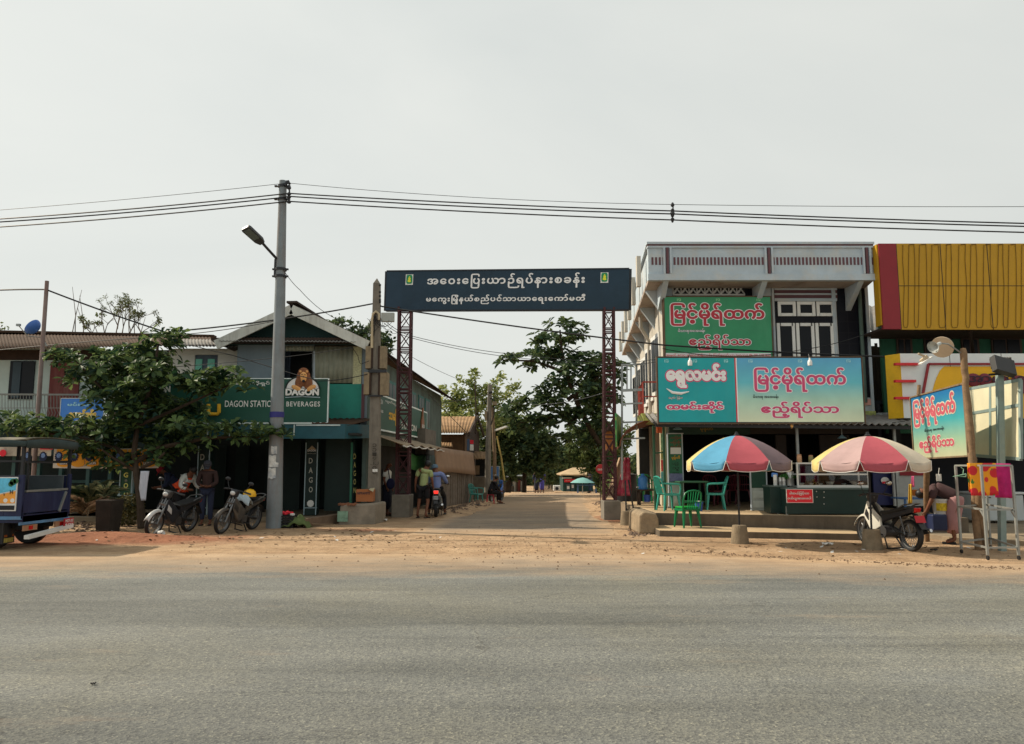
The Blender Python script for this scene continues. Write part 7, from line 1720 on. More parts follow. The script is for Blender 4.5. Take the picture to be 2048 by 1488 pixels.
# seated dark figure on a red stool in the side street, far pedestrians
SEAT = dict(pel=(0, 0, .5), spi=(0, .05, .68), che=(0, .14, .86), neb=(0, .2, .97), nec=(0, .23, 1.01), hea=(0, .28, 1.08), cro=(0, .3, 1.14), shR=(.17, .16, .92), shL=(-.17, .16, .92), elR=(.23, .26, .68), wrR=(.14, .42, .55), haR=(.12, .48, .53), elL=(-.23, .26, .68), wrL=(-.14, .42, .55), haL=(-.12, .48, .53), hiR=(.1, .05, .48), hiL=(-.1, .05, .48), knR=(.17, .42, .47), knL=(-.17, .42, .47), anR=(.16, .38, .09), anL=(-.16, .38, .09), toR=(.17, .53, .035), toL=(-.17, .53, .035))
ps = P(981, 992, 33.5); ps.z = gz(ps.x, 33.5)
person('person in dark clothes sitting on a red stool beside the side street', ps, math.radians(20), SEAT, SH('dark_jacket', 20, 20, 24), SH('dark_trousers2', 16, 16, 18), 'trousers', 1.8)
for i, (u, Y, lab, tp, bt_, kd, f_) in enumerate(((1073, 55, 'person in dark navy clothes walking at the far end of the side street', (30, 34, 62), (22, 24, 40), 'longyi', 80), (1084, 55.5, 'person in violet blue dress at the far end of the side street', (56, 54, 120), (62, 60, 130), 'longyi', -90), (1180, 55, 'person in dark top and blue trousers standing right of the far parasol', (40, 36, 44), (56, 76, 104), 'trousers', 200))):
    p_ = P(u, 985, Y); p_.z = -.43
    person(lab, p_, math.radians(f_), None if i < 2 else dict(elL=(-.22, .1, 1.12), wrL=(-.05, .26, 1.16), haL=(.0, .3, 1.17), elR=(.24, .05, 1.1), wrR=(.1, .26, 1.14), haR=(.05, .3, 1.15)), SH('far_top%d' % i, *tp), SH('far_bottom%d' % i, *bt_), kd, .8 if i else 1.7, longhair=i == 1)
# woman bending over on the right
q = gp(1908, 1088)
BEND = dict(pel=(0, -.1, .9), spi=(0, .06, 1.04), che=(0, .24, 1.08), neb=(0, .36, 1.06), nec=(0, .41, 1.04), hea=(0, .5, 1.0), cro=(0, .57, .98), shR=(.17, .28, 1.06), shL=(-.17, .28, 1.06), elR=(.22, .36, .82), wrR=(.14, .46, .6), haR=(.12, .5, .54), elL=(-.22, .36, .82), wrL=(-.14, .46, .6), haL=(-.12, .5, .54), hiR=(.09, -.1, .86), hiL=(-.09, -.1, .86))
person('person in dusty pink longyi bending over beside the white bucket', q, math.radians(152), BEND, SH('blouse_brown', 84, 60, 62, .8), SH('longyi_pink', 172, 128, 128, .95), 'longyi', .8)
# ================================================================ umbrellas
def umbrella(label, top, rim_v, Rr, cols, base_uv, lean, bw=.36, n=8, rot=0.0):
    """top: 3D apex; cols: n gore colours, going counter-clockwise from the gore facing +X"""
    g = G(*base_uv)
    t = thing('street_umbrella', label, 'umbrella', g)
    h = top.z - rim_v
    ms = []; b = MB(); nv = 8
    for k in range(n):
        b.m = k
        a0, a1 = rot + 2 * PI * k / n, rot + 2 * PI * (k + 1) / n
        def fn(s, q):
            r = Rr * q; z = top.z - h * (q ** 1.75)
            c0, c1 = V((math.cos(a0), math.sin(a0), 0)), V((math.cos(a1), math.sin(a1), 0))
            p = c0.lerp(c1, s) * r
            return V((top.x, top.y, z)) + p - V((0, 0, .05 * q * math.sin(PI * s) * q))
        b.grid(fn, 6, nv)
        ms.append(mat('umbrella_' + cols[k][0], cols[k][1], .85, .1, 3, .12, stain=tuple(x * .62 for x in cols[k][1]), samt=.35, bscale=7))
    can = b.build('canopy', ms, t, smooth=True)
    for k in range(n):
        a0, a1 = rot + 2 * PI * k / n, rot + 2 * PI * (k + 1) / n
        c0, c1 = V((math.cos(a0), math.sin(a0), 0)), V((math.cos(a1), math.sin(a1), 0))
        f = MB()
        def fv(s, q):
            s2 = .5 + (s - .5) * (1 - .16 * q)
            p = c0.lerp(c1, s2) * Rr * (1 + .015 * q + .01 * math.sin(s * 9 + k)); z = rim_v - .05 * math.sin(PI * s2) - .16 * q
            return V((top.x, top.y, z)) + p
        f.grid(fv, 8, 3); f.build('valance', ms[k], can, smooth=True, thick=.003)
        f = MB(); f.tube([fv(0, 0), fv(0, 1)] + [fv(i / 6, 1) for i in range(1, 7)] + [fv(1, 0)], .006, 4); f.build('piping', white_ink, can)
    b = MB()
    for k in range(n):
        a0 = rot + 2 * PI * k / n; c0 = V((math.cos(a0), math.sin(a0), 0))
        b.tube([V((top.x, top.y, top.z - h * (q_ ** 1.75) - .02)) + c0 * Rr * q_ for q_ in (0, .3, .6, .98)], .008, 4); b.tube([V((top.x, top.y, rim_v + .02)), V((top.x, top.y, top.z - h * (.55 ** 1.75) - .02)) + c0 * Rr * .55], .006, 4)
    b.build('rib', steel_dark, can)
    b = MB(); b.tube([V((g.x, g.y, .25)), top + V((0, 0, .02))], .02, 8); b.lathe(top, [(.05, -.01), (.06, .015), (.03, .04), (.03, .07), (0, .08)], 10); b.ob(V((g.x, g.y, .75)) + (top - g) * .2 * 0, (.07, .03, .03)); b.build('pole', steel_dark, t, smooth=True)
    b = MB(); b.lathe((g.x, g.y, 0), [(bw * .5, 0), (bw * .5, .01), (bw * .47, .1), (bw * .4, .33), (bw * .37, .36), (0, .365)], 20); b.build('base', mat('umbrella_base', S(150, 134, 110, .8), .95, .25, 5, .6, stain=S(92, 80, 66), samt=.5), t, smooth=True)
    return t
cr_, cb_, cy_, cp2, cw_, cpp = ('pink_red', S(196, 92, 104, .72)), ('sky_blue', S(92, 168, 206, .72)), ('yellow', S(226, 206, 134, .75)), ('mauve', S(132, 112, 118, .8)), ('cream', S(220, 206, 184, .85)), ('pale_mauve', S(190, 160, 158, .8))
gA = G(1480, 1087); tA = P(1473, 871, gA.y - .05); rA = P(1473, 922, gA.y - .05).z
umbrella('umbrella with sky blue panel in a concrete base before the turquoise chairs', tA, rA, 102 / F * gA.y, [cy_, cb_, cr_, cp2, cy_, cb_, cr_, cp2], (1480, 1087), 0, rot=math.radians(-28))
gB = G(1745, 1098); tB = P(1735, 872, gB.y); rB = P(1735, 922, gB.y).z
umbrella('faded pink, mauve and cream umbrella in a concrete base beside the white motorbike', tB, rB, 109 / F * gB.y, [cy_, cpp, cr_, cw_, cy_, cpp, cr_, cw_], (1745, 1098), 0, bw=.38, rot=math.radians(-33))
st_m = MC['umbrella_base']
# ================================================================ plastic chairs
def armchair(label, loc, rz, m, group=None, arms=True, name='plastic_chair'):
    t = thing(name, label, 'chair', (0, 0, 0), 0, group)
    b = MB(); b.grid(lambda s, q: V(((s - .5) * (.42 + .04 * q), (q - .5) * .44, .42 - .02 * math.sin(PI * s) * math.sin(PI * q) + .012 * (1 - q) * -1)), 8, 8); b.xz([(-.22, .42), (.22, .42), (.21, .37), (-.21, .37)], -.225, -.21) if False else None
    s_ = b.build('seat', m, t, smooth=True, thick=.022)
    b = MB(); b.bar((-.215, -.21, .4), (.215, -.21, .4), .03, .05); b.bar((-.215, .21, .4), (-.2, -.21, .4), .03, .05); b.bar((.215, .21, .4), (.2, -.21, .4), .03, .05); b.build('seat_rim', m, t, bev=.006)
    # back: front is -y, back at +y
    b = MB()
    b.tube([(-.215, .2, .41), (-.225, .25, .62), (-.2, .3, .78), (-.12, .325, .83), (0, .33, .845), (.12, .325, .83), (.2, .3, .78), (.225, .25, .62), (.215, .2, .41)], .02, 8)
    for x in (-.13, -.065, 0, .065, .13): b.bar((x * .75, .215, .42), (x, .235 + .09, .82), .028, .01, up=(1, 0, 0))
    b.bar((-.21, .245, .58), (.21, .245, .58), .012, .03); b.build('backrest', m, t, smooth=True)
    for sx_ in (-1, 1):
        for sy_, fx in ((-1, -.03), (1, .05)):
            b = MB(); a_ = V((sx_ * .205, sy_ * .2, .42)); c_ = V((sx_ * .235, sy_ * .2 + fx, 0))
            x = sx_ * .055; b.hexa([c_, c_ + V((-x * .6, 0, 0)), c_ + V((-x * .6, .035 * -sy_, 0)), c_ + V((0, .035 * -sy_, 0)), a_, a_ + V((-x * 1.3, 0, 0)), a_ + V((-x * 1.3, .06 * -sy_, 0)), a_ + V((0, .06 * -sy_, 0))]); b.build('leg', m, t, bev=.008)
        if arms:
            b = MB(); b.tube([(sx_ * .21, -.2, .4), (sx_ * .25, -.21, .55), (sx_ * .255, -.19, .645), (sx_ * .26, -.1, .66), (sx_ * .255, .1, .665), (sx_ * .23, .27, .68)], [.02, .02, .024, .026, .024, .02], 8); b.build('armrest', m, t, smooth=True)
    t.location = loc; t.rotation_euler = (0, 0, rz); return t
aqua = mat('aqua_plastic', S(70, 176, 158, .75), .35, .05); green_p = mat('green_plastic', S(16, 130, 80, .75), .35, .05); bright_g = mat('bright_green_plastic', S(40, 170, 70, .75), .35, .05)
c1 = G(1326, 1014, .42); c2_ = G(1441, 1020, .42)
armchair('turquoise plastic armchair left of the green table, turned towards it', V((P(1337, 990, 19.3).x, 19.3, .42)), math.radians(105), aqua, 'armchairs at the green table')
armchair('turquoise plastic armchair right of the green table, seen from its open side', V((c2_.x - .1, c2_.y + .1, .42)), math.radians(-100), aqua, 'armchairs at the green table')
c3 = G(1376, 1055, .135)
gc = armchair('green armless plastic chair with bright seat standing on the lower step', V((c3.x, c3.y + .05, .135)), math.radians(196), green_p, arms=False)
sc_ = MB(); sc_.box(-.2, .2, -.2, .18, .435, .475); q_ = sc_.build('stacked_seat', bright_g, gc, bev=.01); q_['label'] = 'bright green seat cover'
q_.location = (0, 0, 0)
for o_ in [q_]:
    me = o_.data
    M_ = Matrix.Translation(gc.location)
    for v_ in me.vertices: v_.co = v_.co + gc.location                # authored in chair space
dr_m = mat('dark_red_plastic', S(92, 30, 42, 1.2), .4, .05)
for i, (u, r_) in enumerate(((1432, 20), (1462, 200), (1500, 160))):
    p_ = P(u, 1000, 21.6); armchair('dark red plastic chair inside the dim shop, ' + ('nearest to the green table' if i == 0 else 'behind the left umbrella pole' if i == 1 else 'close to the white door'), V((p_.x, 21.6 + .3 * i, .42)), math.radians(r_), dr_m, 'dark red chairs inside the shop', arms=False)
p_ = G(1306, 1010, .42); armchair('green plastic armchair half hidden behind the green posts', V((p_.x + .1, p_.y + 1.4, .42)), math.radians(150), green_p)
p_ = P(953, 985, 34); armchair('teal plastic armchair standing by the plank fence in the side street', V((p_.x, 34, gz(p_.x, 34))), math.radians(60), mat('teal_plastic', S(60, 130, 122, 1.3), .4, .06))
# table
tg = mat('table_green', S(40, 82, 58, 1.2), .5, .12)
q1 = G(1388, 1020, .42); tb_ = thing('square_table', 'green plastic table on the platform between the turquoise armchairs', 'table', V((q1.x, q1.y + .25, .42)))
tx, ty = q1.x, q1.y + .3
b = MB(); b.box(tx - .36, tx + .38, ty - .38, ty + .42, 1.1, 1.14); b.build('tabletop', tg, tb_, bev=.012)
for a_ in (-.3, .32):
    for c_ in (-.32, .36): b = MB(); b.bar((tx + a_, ty + c_, .42), (tx + a_, ty + c_, 1.1), .055); b.build('leg', tg, tb_)
b = MB(); b.box(tx - .28, tx + .3, ty - .3, ty + .34, .62, .64); b.build('shelf', tg, tb_)
def bucket(name, label, c_, r, h, m, cat='bucket', lip=True):
    t = thing(name, label, cat, c_); b = MB(); b.lathe(c_, [(r * .8, 0), (r, h), (r * 1.06, h), (r * 1.06, h - .03), (r * 1.0, h - .035)], 20); b.build('body', m, t, smooth=True)
    b = MB(); b.tube([V(c_) + V((r * math.cos(a) * 1.02, -.02 - r * .3 * math.sin(a), h - .02 - r * .5 * math.sin(a))) for a in [i * PI / 8 for i in range(9)]], .006, 5); b.build('handle', steel, t); return t
bp = mat('blue_bucket', S(50, 84, 160, 1.2), .45, .06)
c_ = G(1398, 1022, .42); bk = bucket('bucket', 'blue plastic bucket with white contents under the green table', V((c_.x, c_.y, .42)), .1, .22, bp)
f = MB(); f.sph(V((c_.x, c_.y, .63)), (.09, .09, .04), 12, 6); tag(f.build('waste_paper', white_paint, None, smooth=True), 'crumpled white waste filling the blue bucket under the table', 'waste')
c_ = G(1296, 1010, .42); bucket('bucket', 'blue basin bucket on the bench shelf below the water jug', V((c_.x, c_.y + .1, .5)), .11, .2, bp)
# water jug on wooden bench
bn = thing('bench', 'dark wooden bench carrying the blue water jug', 'bench', V((c_.x - .05, c_.y, .42))); bx, by = c_.x - .02, c_.y + .1
b = MB(); b.box(bx - .26, bx + .36, by - .2, by + .2, .82, .86); b.build('seat', wood_dark, bn)
for a_ in (-.22, .32):
    for d_ in (-.16, .16): b = MB(); b.bar((bx + a_, by + d_, .36), (bx + a_, by + d_, .82), .05); b.build('leg', wood_dark, bn)
b = MB(); b.box(bx - .2, bx + .3, by - .15, by + .15, .46, .48); b.build('shelf', wood_dark, bn)
wj = P(1286, 985, by); jug = thing('water_jug', 'blue plastic water jug with narrow neck on the dark bench', 'water jug', V((wj.x, by, .86)))
b = MB(); b.lathe((wj.x, by, .86), [(.125, 0), (.14, .03), (.14, .29), (.12, .35), (.05, .4), (.05, .44), (0, .445)], 20); b.build('body', mat('jug_blue', S(70, 140, 214, .85), .3, .06), jug, smooth=True)
b = MB(); b.cyl((wj.x - .13, by - .05, .92), (wj.x - .2, by - .1, .92), .02); b.build('tap', white_paint, jug)
# hanging clothes at the left corner
hc_ = P(1250, 915, 22.2)
for nm, lab, du, m_, w in (('hanging_cloth', 'cream cloth hanging behind the pink garment at the shophouse corner', -6, mat('cream_cloth', S(210, 180, 150, .9), .9, .1), .28), ('hanging_garment', 'bright pink red garment hanging at the corner of the shophouse', 4, mat('pink_garment', S(196, 70, 96, .8), .85, .35, 10, stain=S(210, 170, 160, .8), samt=.6), .32)):
    b = MB(); x_ = hc_.x + du * .0145; b.grid(lambda s, q: V((x_ + (s - .5) * w * (1.4 - .9 * q) - .25 * (1 - q) * (1 if du < 0 else .5), 22.2 - du * .02 + .04 * math.sin(s * 12 + q * 3), hc_.z - 1.1 * (1 - q))), 12, 14); tag(b.build(nm, m_, None, smooth=True, thick=.008), lab, 'clothes')
# concrete bollards with stakes, concrete kerb block
for i, (u, v, w) in enumerate(((1253, 1050, .34), (1268, 1045, .34))):
    g = G(u, v); t = thing('staked_base', ('front ' if i == 0 else 'rear ') + 'concrete umbrella base with a leaning stake near the right gate pedestal', 'concrete base', g)
    b = MB(); b.lathe(g, [(w * .5, 0), (w * .47, .1), (w * .4, .36), (0, .365)], 18); b.build('base', st_m, t, smooth=True)
    b = MB(); b.tube([g + V((0, 0, .3)), g + V((-.01 - .12 * i, 0, 1.15))], .022, 7); b.build('stake', steel_dark, t)
kb = thing('kerb_block', 'rough concrete block with rounded top at the left end of the lower step', 'concrete block', G(1296, 1067)); g = G(1277, 1068); g2 = G(1318, 1068)
b = MB(); w = g2.x - g.x; prof = [(0, 0), (w, 0), (w * .98, .34), (w * .85, .46), (w * .25, .5), (w * .05, .42)]
b.xz([(g.x + a_, z_) for a_, z_ in prof], g.y - .05, g.y + 1.5); b.build('block', mat('rough_block', S(170, 150, 122, .75), .95, .25, 4, .8, stain=S(100, 88, 74), samt=.5), kb, bev=.04)
sw = MB(); sw.box(G(1240, 1000).x * 0 + P(1268, 1000, 21).x, P(1330, 1000, 21).x, 21.0, 24, 0, .41); tag(sw.build('side_plinth', step_m, None), kind='structure')
# ================================================================ counter with display case
CYq = 17.55; fc = thing('food_counter', 'dark green food counter with thin metal legs under the display case', 'counter', P(1650, 1040, CYq) * V((1, 1, 0)) + V((0, 0, .4)))
cdg = mat('counter_green', S(18, 40, 38, 1.5), .4, .12)
b = MB(); b.rect(1573, 979, 1738, 1028, CYq, .7); b.rect(1541, 974, 1573, 1026, CYq + .35, .5); b.build('body', cdg, fc, bev=.006)
b = MB(); b.rect(1572, 975.5, 1740, 979, CYq - .02, .75); b.rect(1540, 971, 1574, 974, CYq + .33, .55); b.build('countertop', mat('counter_top', S(70, 84, 82, 1.4), .35, .1), fc)
for u, y in ((1574, CYq + .03), (1735, CYq + .03), (1574, CYq + .62), (1735, CYq + .62), (1556, CYq + .4)): p_ = P(u, 1030, y); b = MB(); b.bar((p_.x, y, .38), (p_.x, y, .62), .04); b.build('leg', steel, fc)
b = MB()
for u, v in ((1633, 983), (1648, 984), (1648, 995), (1648, 1008), (1634, 994)): b.sph(P(u, v, CYq - .004), .012, 6, 4)
b.build('rivet', white_paint, fc, each=1)
ns = signboard('notice_sign', 'red notice with white two line lettering on the front of the food counter', 1573.5, 979, 1625, 1005, CYq - .03, mat('notice_red', S(186, 36, 48, 1.5), .5, .05), white_ink, d=.02, t=.7)
writeuv('ပါဆယ်ြဖင့်သာ', 1578, 983, 1618, 991, CYq - .03, white_ink, ns, off=.03); writeuv('ဝယ်ယူအားေပးပါ', 1575, 993, 1622, 1001, CYq - .03, white_ink, ns, off=.03)
dc = thing('display_case', 'glass food display case with white frame and one shelf on the counter', 'display case', P(1665, 975, CYq + .3))
x0, x1, z0, z1 = R(1594, 925, 1738, 975.5, CYq + .06); y0, y1 = CYq + .06, CYq + .55
b = MB(); w = .035
for x in (x0, x1 - w):
    for y in (y0, y1): b.box(x, x + w, y, y + w, z0, z1)
for z in (z0 - .0, z1 - w, z0 + (z1 - z0) * .5):
    b.box(x0 + w, x1 - w, y0, y0 + w, z, z + (w if z != z0 else .06)); b.box(x0 + w, x1 - w, y1, y1 + w, z, z + w)
b.build('case_frame', mat('case_white', (.62, .64, .62), .4, .05), dc)
gm = bpy.data.materials.new('clear_glass'); gm.use_nodes = True; n_, l_ = gm.node_tree.nodes, gm.node_tree.links
gt = n_.new('ShaderNodeBsdfTransparent'); gg = n_.new('ShaderNodeBsdfGlossy'); gg.inputs['Roughness'].default_value = .03; gx = n_.new('ShaderNodeMixShader'); fz = n_.new('ShaderNodeFresnel'); fz.inputs['IOR'].default_value = 1.45
l_.new(fz.outputs[0], gx.inputs[0]); l_.new(gt.outputs[0], gx.inputs[1]); l_.new(gg.outputs[0], gx.inputs[2]); l_.new(gx.outputs[0], n_['Material Output'].inputs['Surface'])
b = MB(); b.box(x0 + w, x1 - w, y0 + .01, y0 + .016, z0 + .05, z1 - w); b.build('glass_pane', gm, dc)
b = MB(); b.box(x0 + w, x1 - w, y0 + w, y1, z0 + (z1 - z0) * .5, z0 + (z1 - z0) * .5 + .015); b.build('shelf', mat('case_shelf', (.3, .32, .32), .3), dc)
b = MB(); b.box(x0 + w, x1 - w, y0 + w, y1, z1 - .012, z1 - .002); b.build('case_top', mat('case_shelf', (.3, .32, .32)), dc)
for i, (u, r) in enumerate(((1604, .06), (1623, .06), (1641, .055), (1660, .1), (1688, .05), (1710, .1))):
    p_ = P(u, 972, CYq + .3); tag(MB().lathe((p_.x, CYq + .3, z0 + .06), [(r * .6, 0), (r, r * .7), (r * 1.05, r * .75), (r * .9, r * .72), (0, r * .6)], 16).build('bowl', mat('bowl_grey', S(150, 160, 156, 1.5), .3, .08), None, smooth=True),
        ['small bowl at the left end of the display case floor', 'small bowl second from the left on the display case floor', 'small bowl left of the big pot in the display case', 'large pale pot in the middle of the display case floor', 'tiny bowl right of the big pot in the display case', 'wide low dish at the right end of the display case'][i], 'bowl', 'dishes in the display case')
for i, (u, h, cc) in enumerate(((1599, .19, S(170, 130, 96, 1.4)), (1622, .17, S(120, 110, 70, 1.4)))):
    p_ = P(u, 925, CYq + .3); t = thing('jar', ('orange brown' if i == 0 else 'yellow brown') + ' jar standing on top of the display case', 'jar', V((p_.x, CYq + .3, z1)))
    b = MB(); b.lathe((p_.x, CYq + .3, z1), [(.05, 0), (.055, .02), (.055, h - .05), (.045, h - .02), (0, h - .02)], 14); b.build('body', mat('jar_%d' % i, cc, .3, .2, 15), t, smooth=True)
    b = MB(); b.lathe((p_.x, CYq + .3, z1 + h - .03), [(.048, 0), (.05, .03), (0, .035)], 14); b.build('lid', mat('jar_lid', S(160, 120, 90, 1.3), .5), t, smooth=True)
ct = P(1556, 971, CYq + .6).z
for i, (u, r, h, mk, lab) in enumerate(((1581, .085, .34, 0, 'tall stacked steel pot at the left end of the counter'), (1568, .04, .22, 1, 'white tin container between the steel pots'), (1561, .04, .2, 0, 'grey tin container on the left counter end'), (1551, .045, .26, 1, 'white paper box on the left counter end'))):
    y = CYq + .5; p_ = P(u, 971, y); t = MB(); t.lathe((p_.x, y, ct), [(r, 0), (r, h * .48), (r * 1.06, h * .5), (r, h * .52), (r, h - .01), (0, h)], 16); tag(t.build('cooking_pot' if i == 0 else 'container', [mat('pot_steel', (.5, .5, .48), .3, .08, metal=.6), white_paint][mk], None, smooth=True), lab, 'pot' if i == 0 else 'container')
lv = Leaves(); rnd.seed(31)
for i in range(500):
    q = inell(); p_ = P(1577, 953, CYq + .5); lv.small(p_ + V((q.x * .2, q.y * .1, q.z * .07)), .06)
gv = thing('green_vegetables', 'heap of fresh green herbs lying over the steel pots', 'vegetables', P(1577, 953, CYq + .5)); lv.build('herbs', leafmat('herb_leaf', (.03, .12, .03), (.1, .3, .08), .25, .6), gv)
b = MB(); p_ = P(1549, 950, CYq + .55); b.ob(p_, (.13, .1, .1), (0, .1, 0)); tag(b.build('blue_bag', mat('bag_blue', S(70, 110, 170, 1.4), .6, .15), None, bev=.02), 'small blue bag on the left end of the counter', 'bag')
# hanging lamps of the shop
def hlamp(u, v, Y, lab):
    p_ = P(u, v, Y); t = thing('hanging_lamp', lab, 'lamp', p_, group='enamel lamps under the awning'); b = MB(); b.lathe(p_, [(.11, -.02), (.09, .0), (.04, .03), (.02, .06), (0, .065)], 18); b.build('lamp_shade', mat('enamel_blue', S(110, 140, 150, 1.4), .4, .08), t, smooth=True, thick=.006)
    b = MB(); b.cyl(p_ + V((0, 0, .05)), p_ + V((0, 0, .3)), .012, n=6); b.build('stem', steel, t)
hlamp(1355, 857, 18.6, 'enamel disc lamp under the awning above the menu door'); hlamp(1684, 875, 18.7, 'enamel disc lamp under the awning above the display case')
tl_ = thing('tube_lamp', 'grey tube lamp fixed under the awning above the left umbrella', 'lamp', P(1452, 849, 18.4)); b = MB(); b.bar(P(1405, 846, 18.5), P(1500, 851, 18.5), .05); b.build('housing', steel, tl_); b = MB(); b.tube([P(1408, 848.5, 18.46), P(1497, 853.5, 18.46)], .016, 8); b.build('tube', white_paint, tl_)
for i, (u0, v0, u1, v1) in enumerate(((1340, 842, 1475, 845), (1500, 850, 1610, 850), (1585, 853, 1690, 850), (1600, 850, 1810, 842))):
    cable(['slack wire under the left part of the awning', 'slack wire under the awning left of the counter', 'slack wire under the awning above the display case', 'slack wire under the right end of the awning'][i], [(u0, v0, 18.3), (u1, v1, 18.2, 6)], .008, 'awning_wire', 'wires under the awning')
br_ = MB(); br_.sph(P(1583, 852, 18.2), (.05, .05, .06), 10, 8); tag(br_.build('bulb', mat('bulb_amber', S(220, 170, 100, 1.2), .4), None, smooth=True), 'amber bulb hanging from the middle of the awning edge', 'lamp')
# ================================================================ leaning sign on wooden poles, back board, clothes rack (right)
A_, B2_, C2_, D_ = P(1829, 918, 16.7), P(1937, 912, 14.3), P(1937, 767, 14.3), P(1829, 795, 16.7); C2_.x = B2_.x; D_.x = A_.x
ex2 = V((B2_.x - A_.x, B2_.y - A_.y, 0)); W2 = ex2.length; ex2.normalize(); ez2 = V((0, 0, 1)); n2 = ex2.cross(ez2)
tsn = thing('signboard', 'tilted turquoise signboard with pink lettering nailed to a rough wooden pole', 'sign', A_)
b = MB(); b.hexa([A_, B2_, B2_ - n2 * .03, A_ - n2 * .03, D_, C2_, C2_ - n2 * .03, D_ - n2 * .03]); b.build('panel', gradmat('tilted_sky_gradient', [(0, S(222, 220, 180, .68)), (.3, S(170, 210, 178, .68)), (.6, S(70, 184, 192, .7)), (1, S(30, 126, 190, .7))], 0, C2_.z - A_.z - .1), tsn)
b = MB()
for p_, q_ in ((A_, B2_), (B2_, C2_), (C2_, D_), (D_, A_)): b.bar(p_ + n2 * .004, q_ + n2 * .004, .03, .03)
b.build('frame', wood, tsn)
def tw(text, u0, v0, u1, v1, m, **k):                              # text in the sheared frame of that sign
    def st(u, v):
        s = (u - 1829) / (1941 - 1829); return s * W2
    zA, zD, zB, zC_ = A_.z, D_.z, B2_.z, C2_.z
    hgt = lambda s, f: (zA + (zB - zA) * s / W2) * (1 - f) + (zD + (zC_ - zD) * s / W2) * f
    s0, s1 = st(u0, 0), st(u1, 0)
    sm = (s0 + s1) / 2
    sl_ = (hgt(s1, (v0 + v1) / 2) - hgt(s0, (v0 + v1) / 2)) / (s1 - s0)
    ey_ = V((0, 0, 1)); ex_ = (ex2 + V((0, 0, sl_)))
    O_ = V((A_.x, A_.y, 0))
    b0, b1 = hgt(sm, v0), hgt(sm, v1)
    L_ = lambda off: lay(text, off)
    base = L_(k.get('off', .04)); xs = [p[0] for g_ in base for p in g_[0]]; ys = [p[1] for g_ in base for p in g_[0]]
    kx, ky = (s1 - s0) / (max(xs) - min(xs)), (b1 - b0) / (max(ys) - min(ys))
    jobs = [(base, m, .006, 'lettering')]
    if k.get('outline'): jobs.insert(0, (L_(k.get('off', .04) + .06), k['outline'], .002, 'lettering_outline'))
    for LL, mm, lf, nm in jobs:
        f = MB()
        for vs, fs_ in LL:
            f.add([O_ + ex_ * (s0 + (p[0] - min(xs)) * kx) + V((0, 0, b0 + (p[1] - min(ys)) * ky - sl_ * sm)) + n2 * (lf + p[2] * .0016) for p in vs], fs_)
        f.build(nm, mm, tsn)
t_pink, t_cream = mat('tilt_pink', S(214, 100, 116, .72), .6), mat('tilt_cream', S(240, 230, 208, .7), .6)
tw(NAME, 1834, .5, 1924, .93, t_pink, off=.05, outline=t_cream)
tw('မိသားစု အေအးခန်း', 1857, .39, 1899, .46, black_ink, off=.02)
tw('ဧည့်ရိပ်သာ', 1843, .08, 1917, .34, t_pink, off=.05, outline=t_cream)
def rough_pole(name, label, pts, r):
    b = MB(); out, rr = [], []
    for a_, c_ in zip(pts, pts[1:]):
        for i in range(6): out.append(V(a_).lerp(V(c_), i / 6) + V((rnd.gauss(0, .008), rnd.gauss(0, .008), 0))); rr.append(r * rnd.uniform(.88, 1.12))
    out.append(V(pts[-1])); rr.append(r * .8); b.tube(out, rr, 9); return tag(b.build(name, mat('log_wood', S(150, 122, 92, .8), .9, .25, 8, .5, stain=S(84, 66, 50), samt=.5), None, smooth=True), label, 'pole')
rnd.seed(41)
gq = G(1956, 1100); Yq = gq.y
rough_pole('wooden_pole', 'tall rough wooden pole holding the right edge of the tilted signboard', [gq - V((0, 0, .2)), P(1944, 900, 14.2), P(1931, 768, 14.2), P(1926, 697, 14.2)], .062)
rough_pole('wooden_pole', 'short stout wooden pole tied against the tall sign pole behind the rack', [G(1968, 1098) - V((0, 0, .2)), P(1956, 990, 14.1), P(1942, 905, 14.15)], .07)
rough_pole('wooden_pole', 'rough wooden post under the right edge of the faded umbrella', [G(1853, 1082) - V((0, 0, .2)), P(1852, 920, 15.0)], .055)
rough_pole('wooden_pole', 'thin wooden pole at the left edge of the tilted signboard', [P(1836, 920, 16.75), P(1838, 770, 16.75)], .045)
mp_ = thing('metal_pole', 'square grey metal pole behind the clothes rack with a floodlight on top', 'pole', G(2004, 1100)); gm_ = G(2004, 1102)
b = MB(); b.bar(V((gm_.x, gm_.y, -.1)), P(1999, 738, gm_.y), .1); b.build('pole', mat('grey_green_steel', S(120, 136, 132, 1.2), .6, .15, 4, stain=S(150, 140, 120), samt=.3), mp_)
b = MB(); pf = P(2001, 744, gm_.y - .1); b.ob(pf + V((.02, -.06, .1)), (.42, .12, .32), (-.4, .25, .15)); 
for i in range(12): b.ob(pf + V((-.14 + i * .03, -.0, .17)), (.006, .1, .22), (-.4, .25, .15))
b.build('floodlight', mat('flood_black', (.03, .03, .03), .5), mp_, bev=.01); b = MB(); b.bar(pf + V((-.22, 0, -.05)), pf + V((.2, 0, -.02)), .02, .04); b.build('floodlight_bracket', steel_dark, mp_)
bo = thing('signboard', 'cream rear side of a signboard with grey steel frame bolted to the metal pole', 'sign', P(1990, 918, gm_.y))
ya, yb = gm_.y + 2.2, gm_.y - .35
c4 = [P(1938, 910, ya), P(2042, 918, yb), P(2041, 760, yb), P(1938, 778, ya)]
b = MB(); b.add([p + V((0, .03, 0)) for p in c4], [(0, 1, 2, 3)]); b.build('panel', mat('cream_board', S(216, 208, 176, .95), .7, .08, 2), bo, thick=.02)
b = MB()
for i in range(4): b.bar(c4[i], c4[(i + 1) % 4], .05, .06)
l4 = lambda a_, c_, t_: c4[a_].lerp(c4[c_], t_)
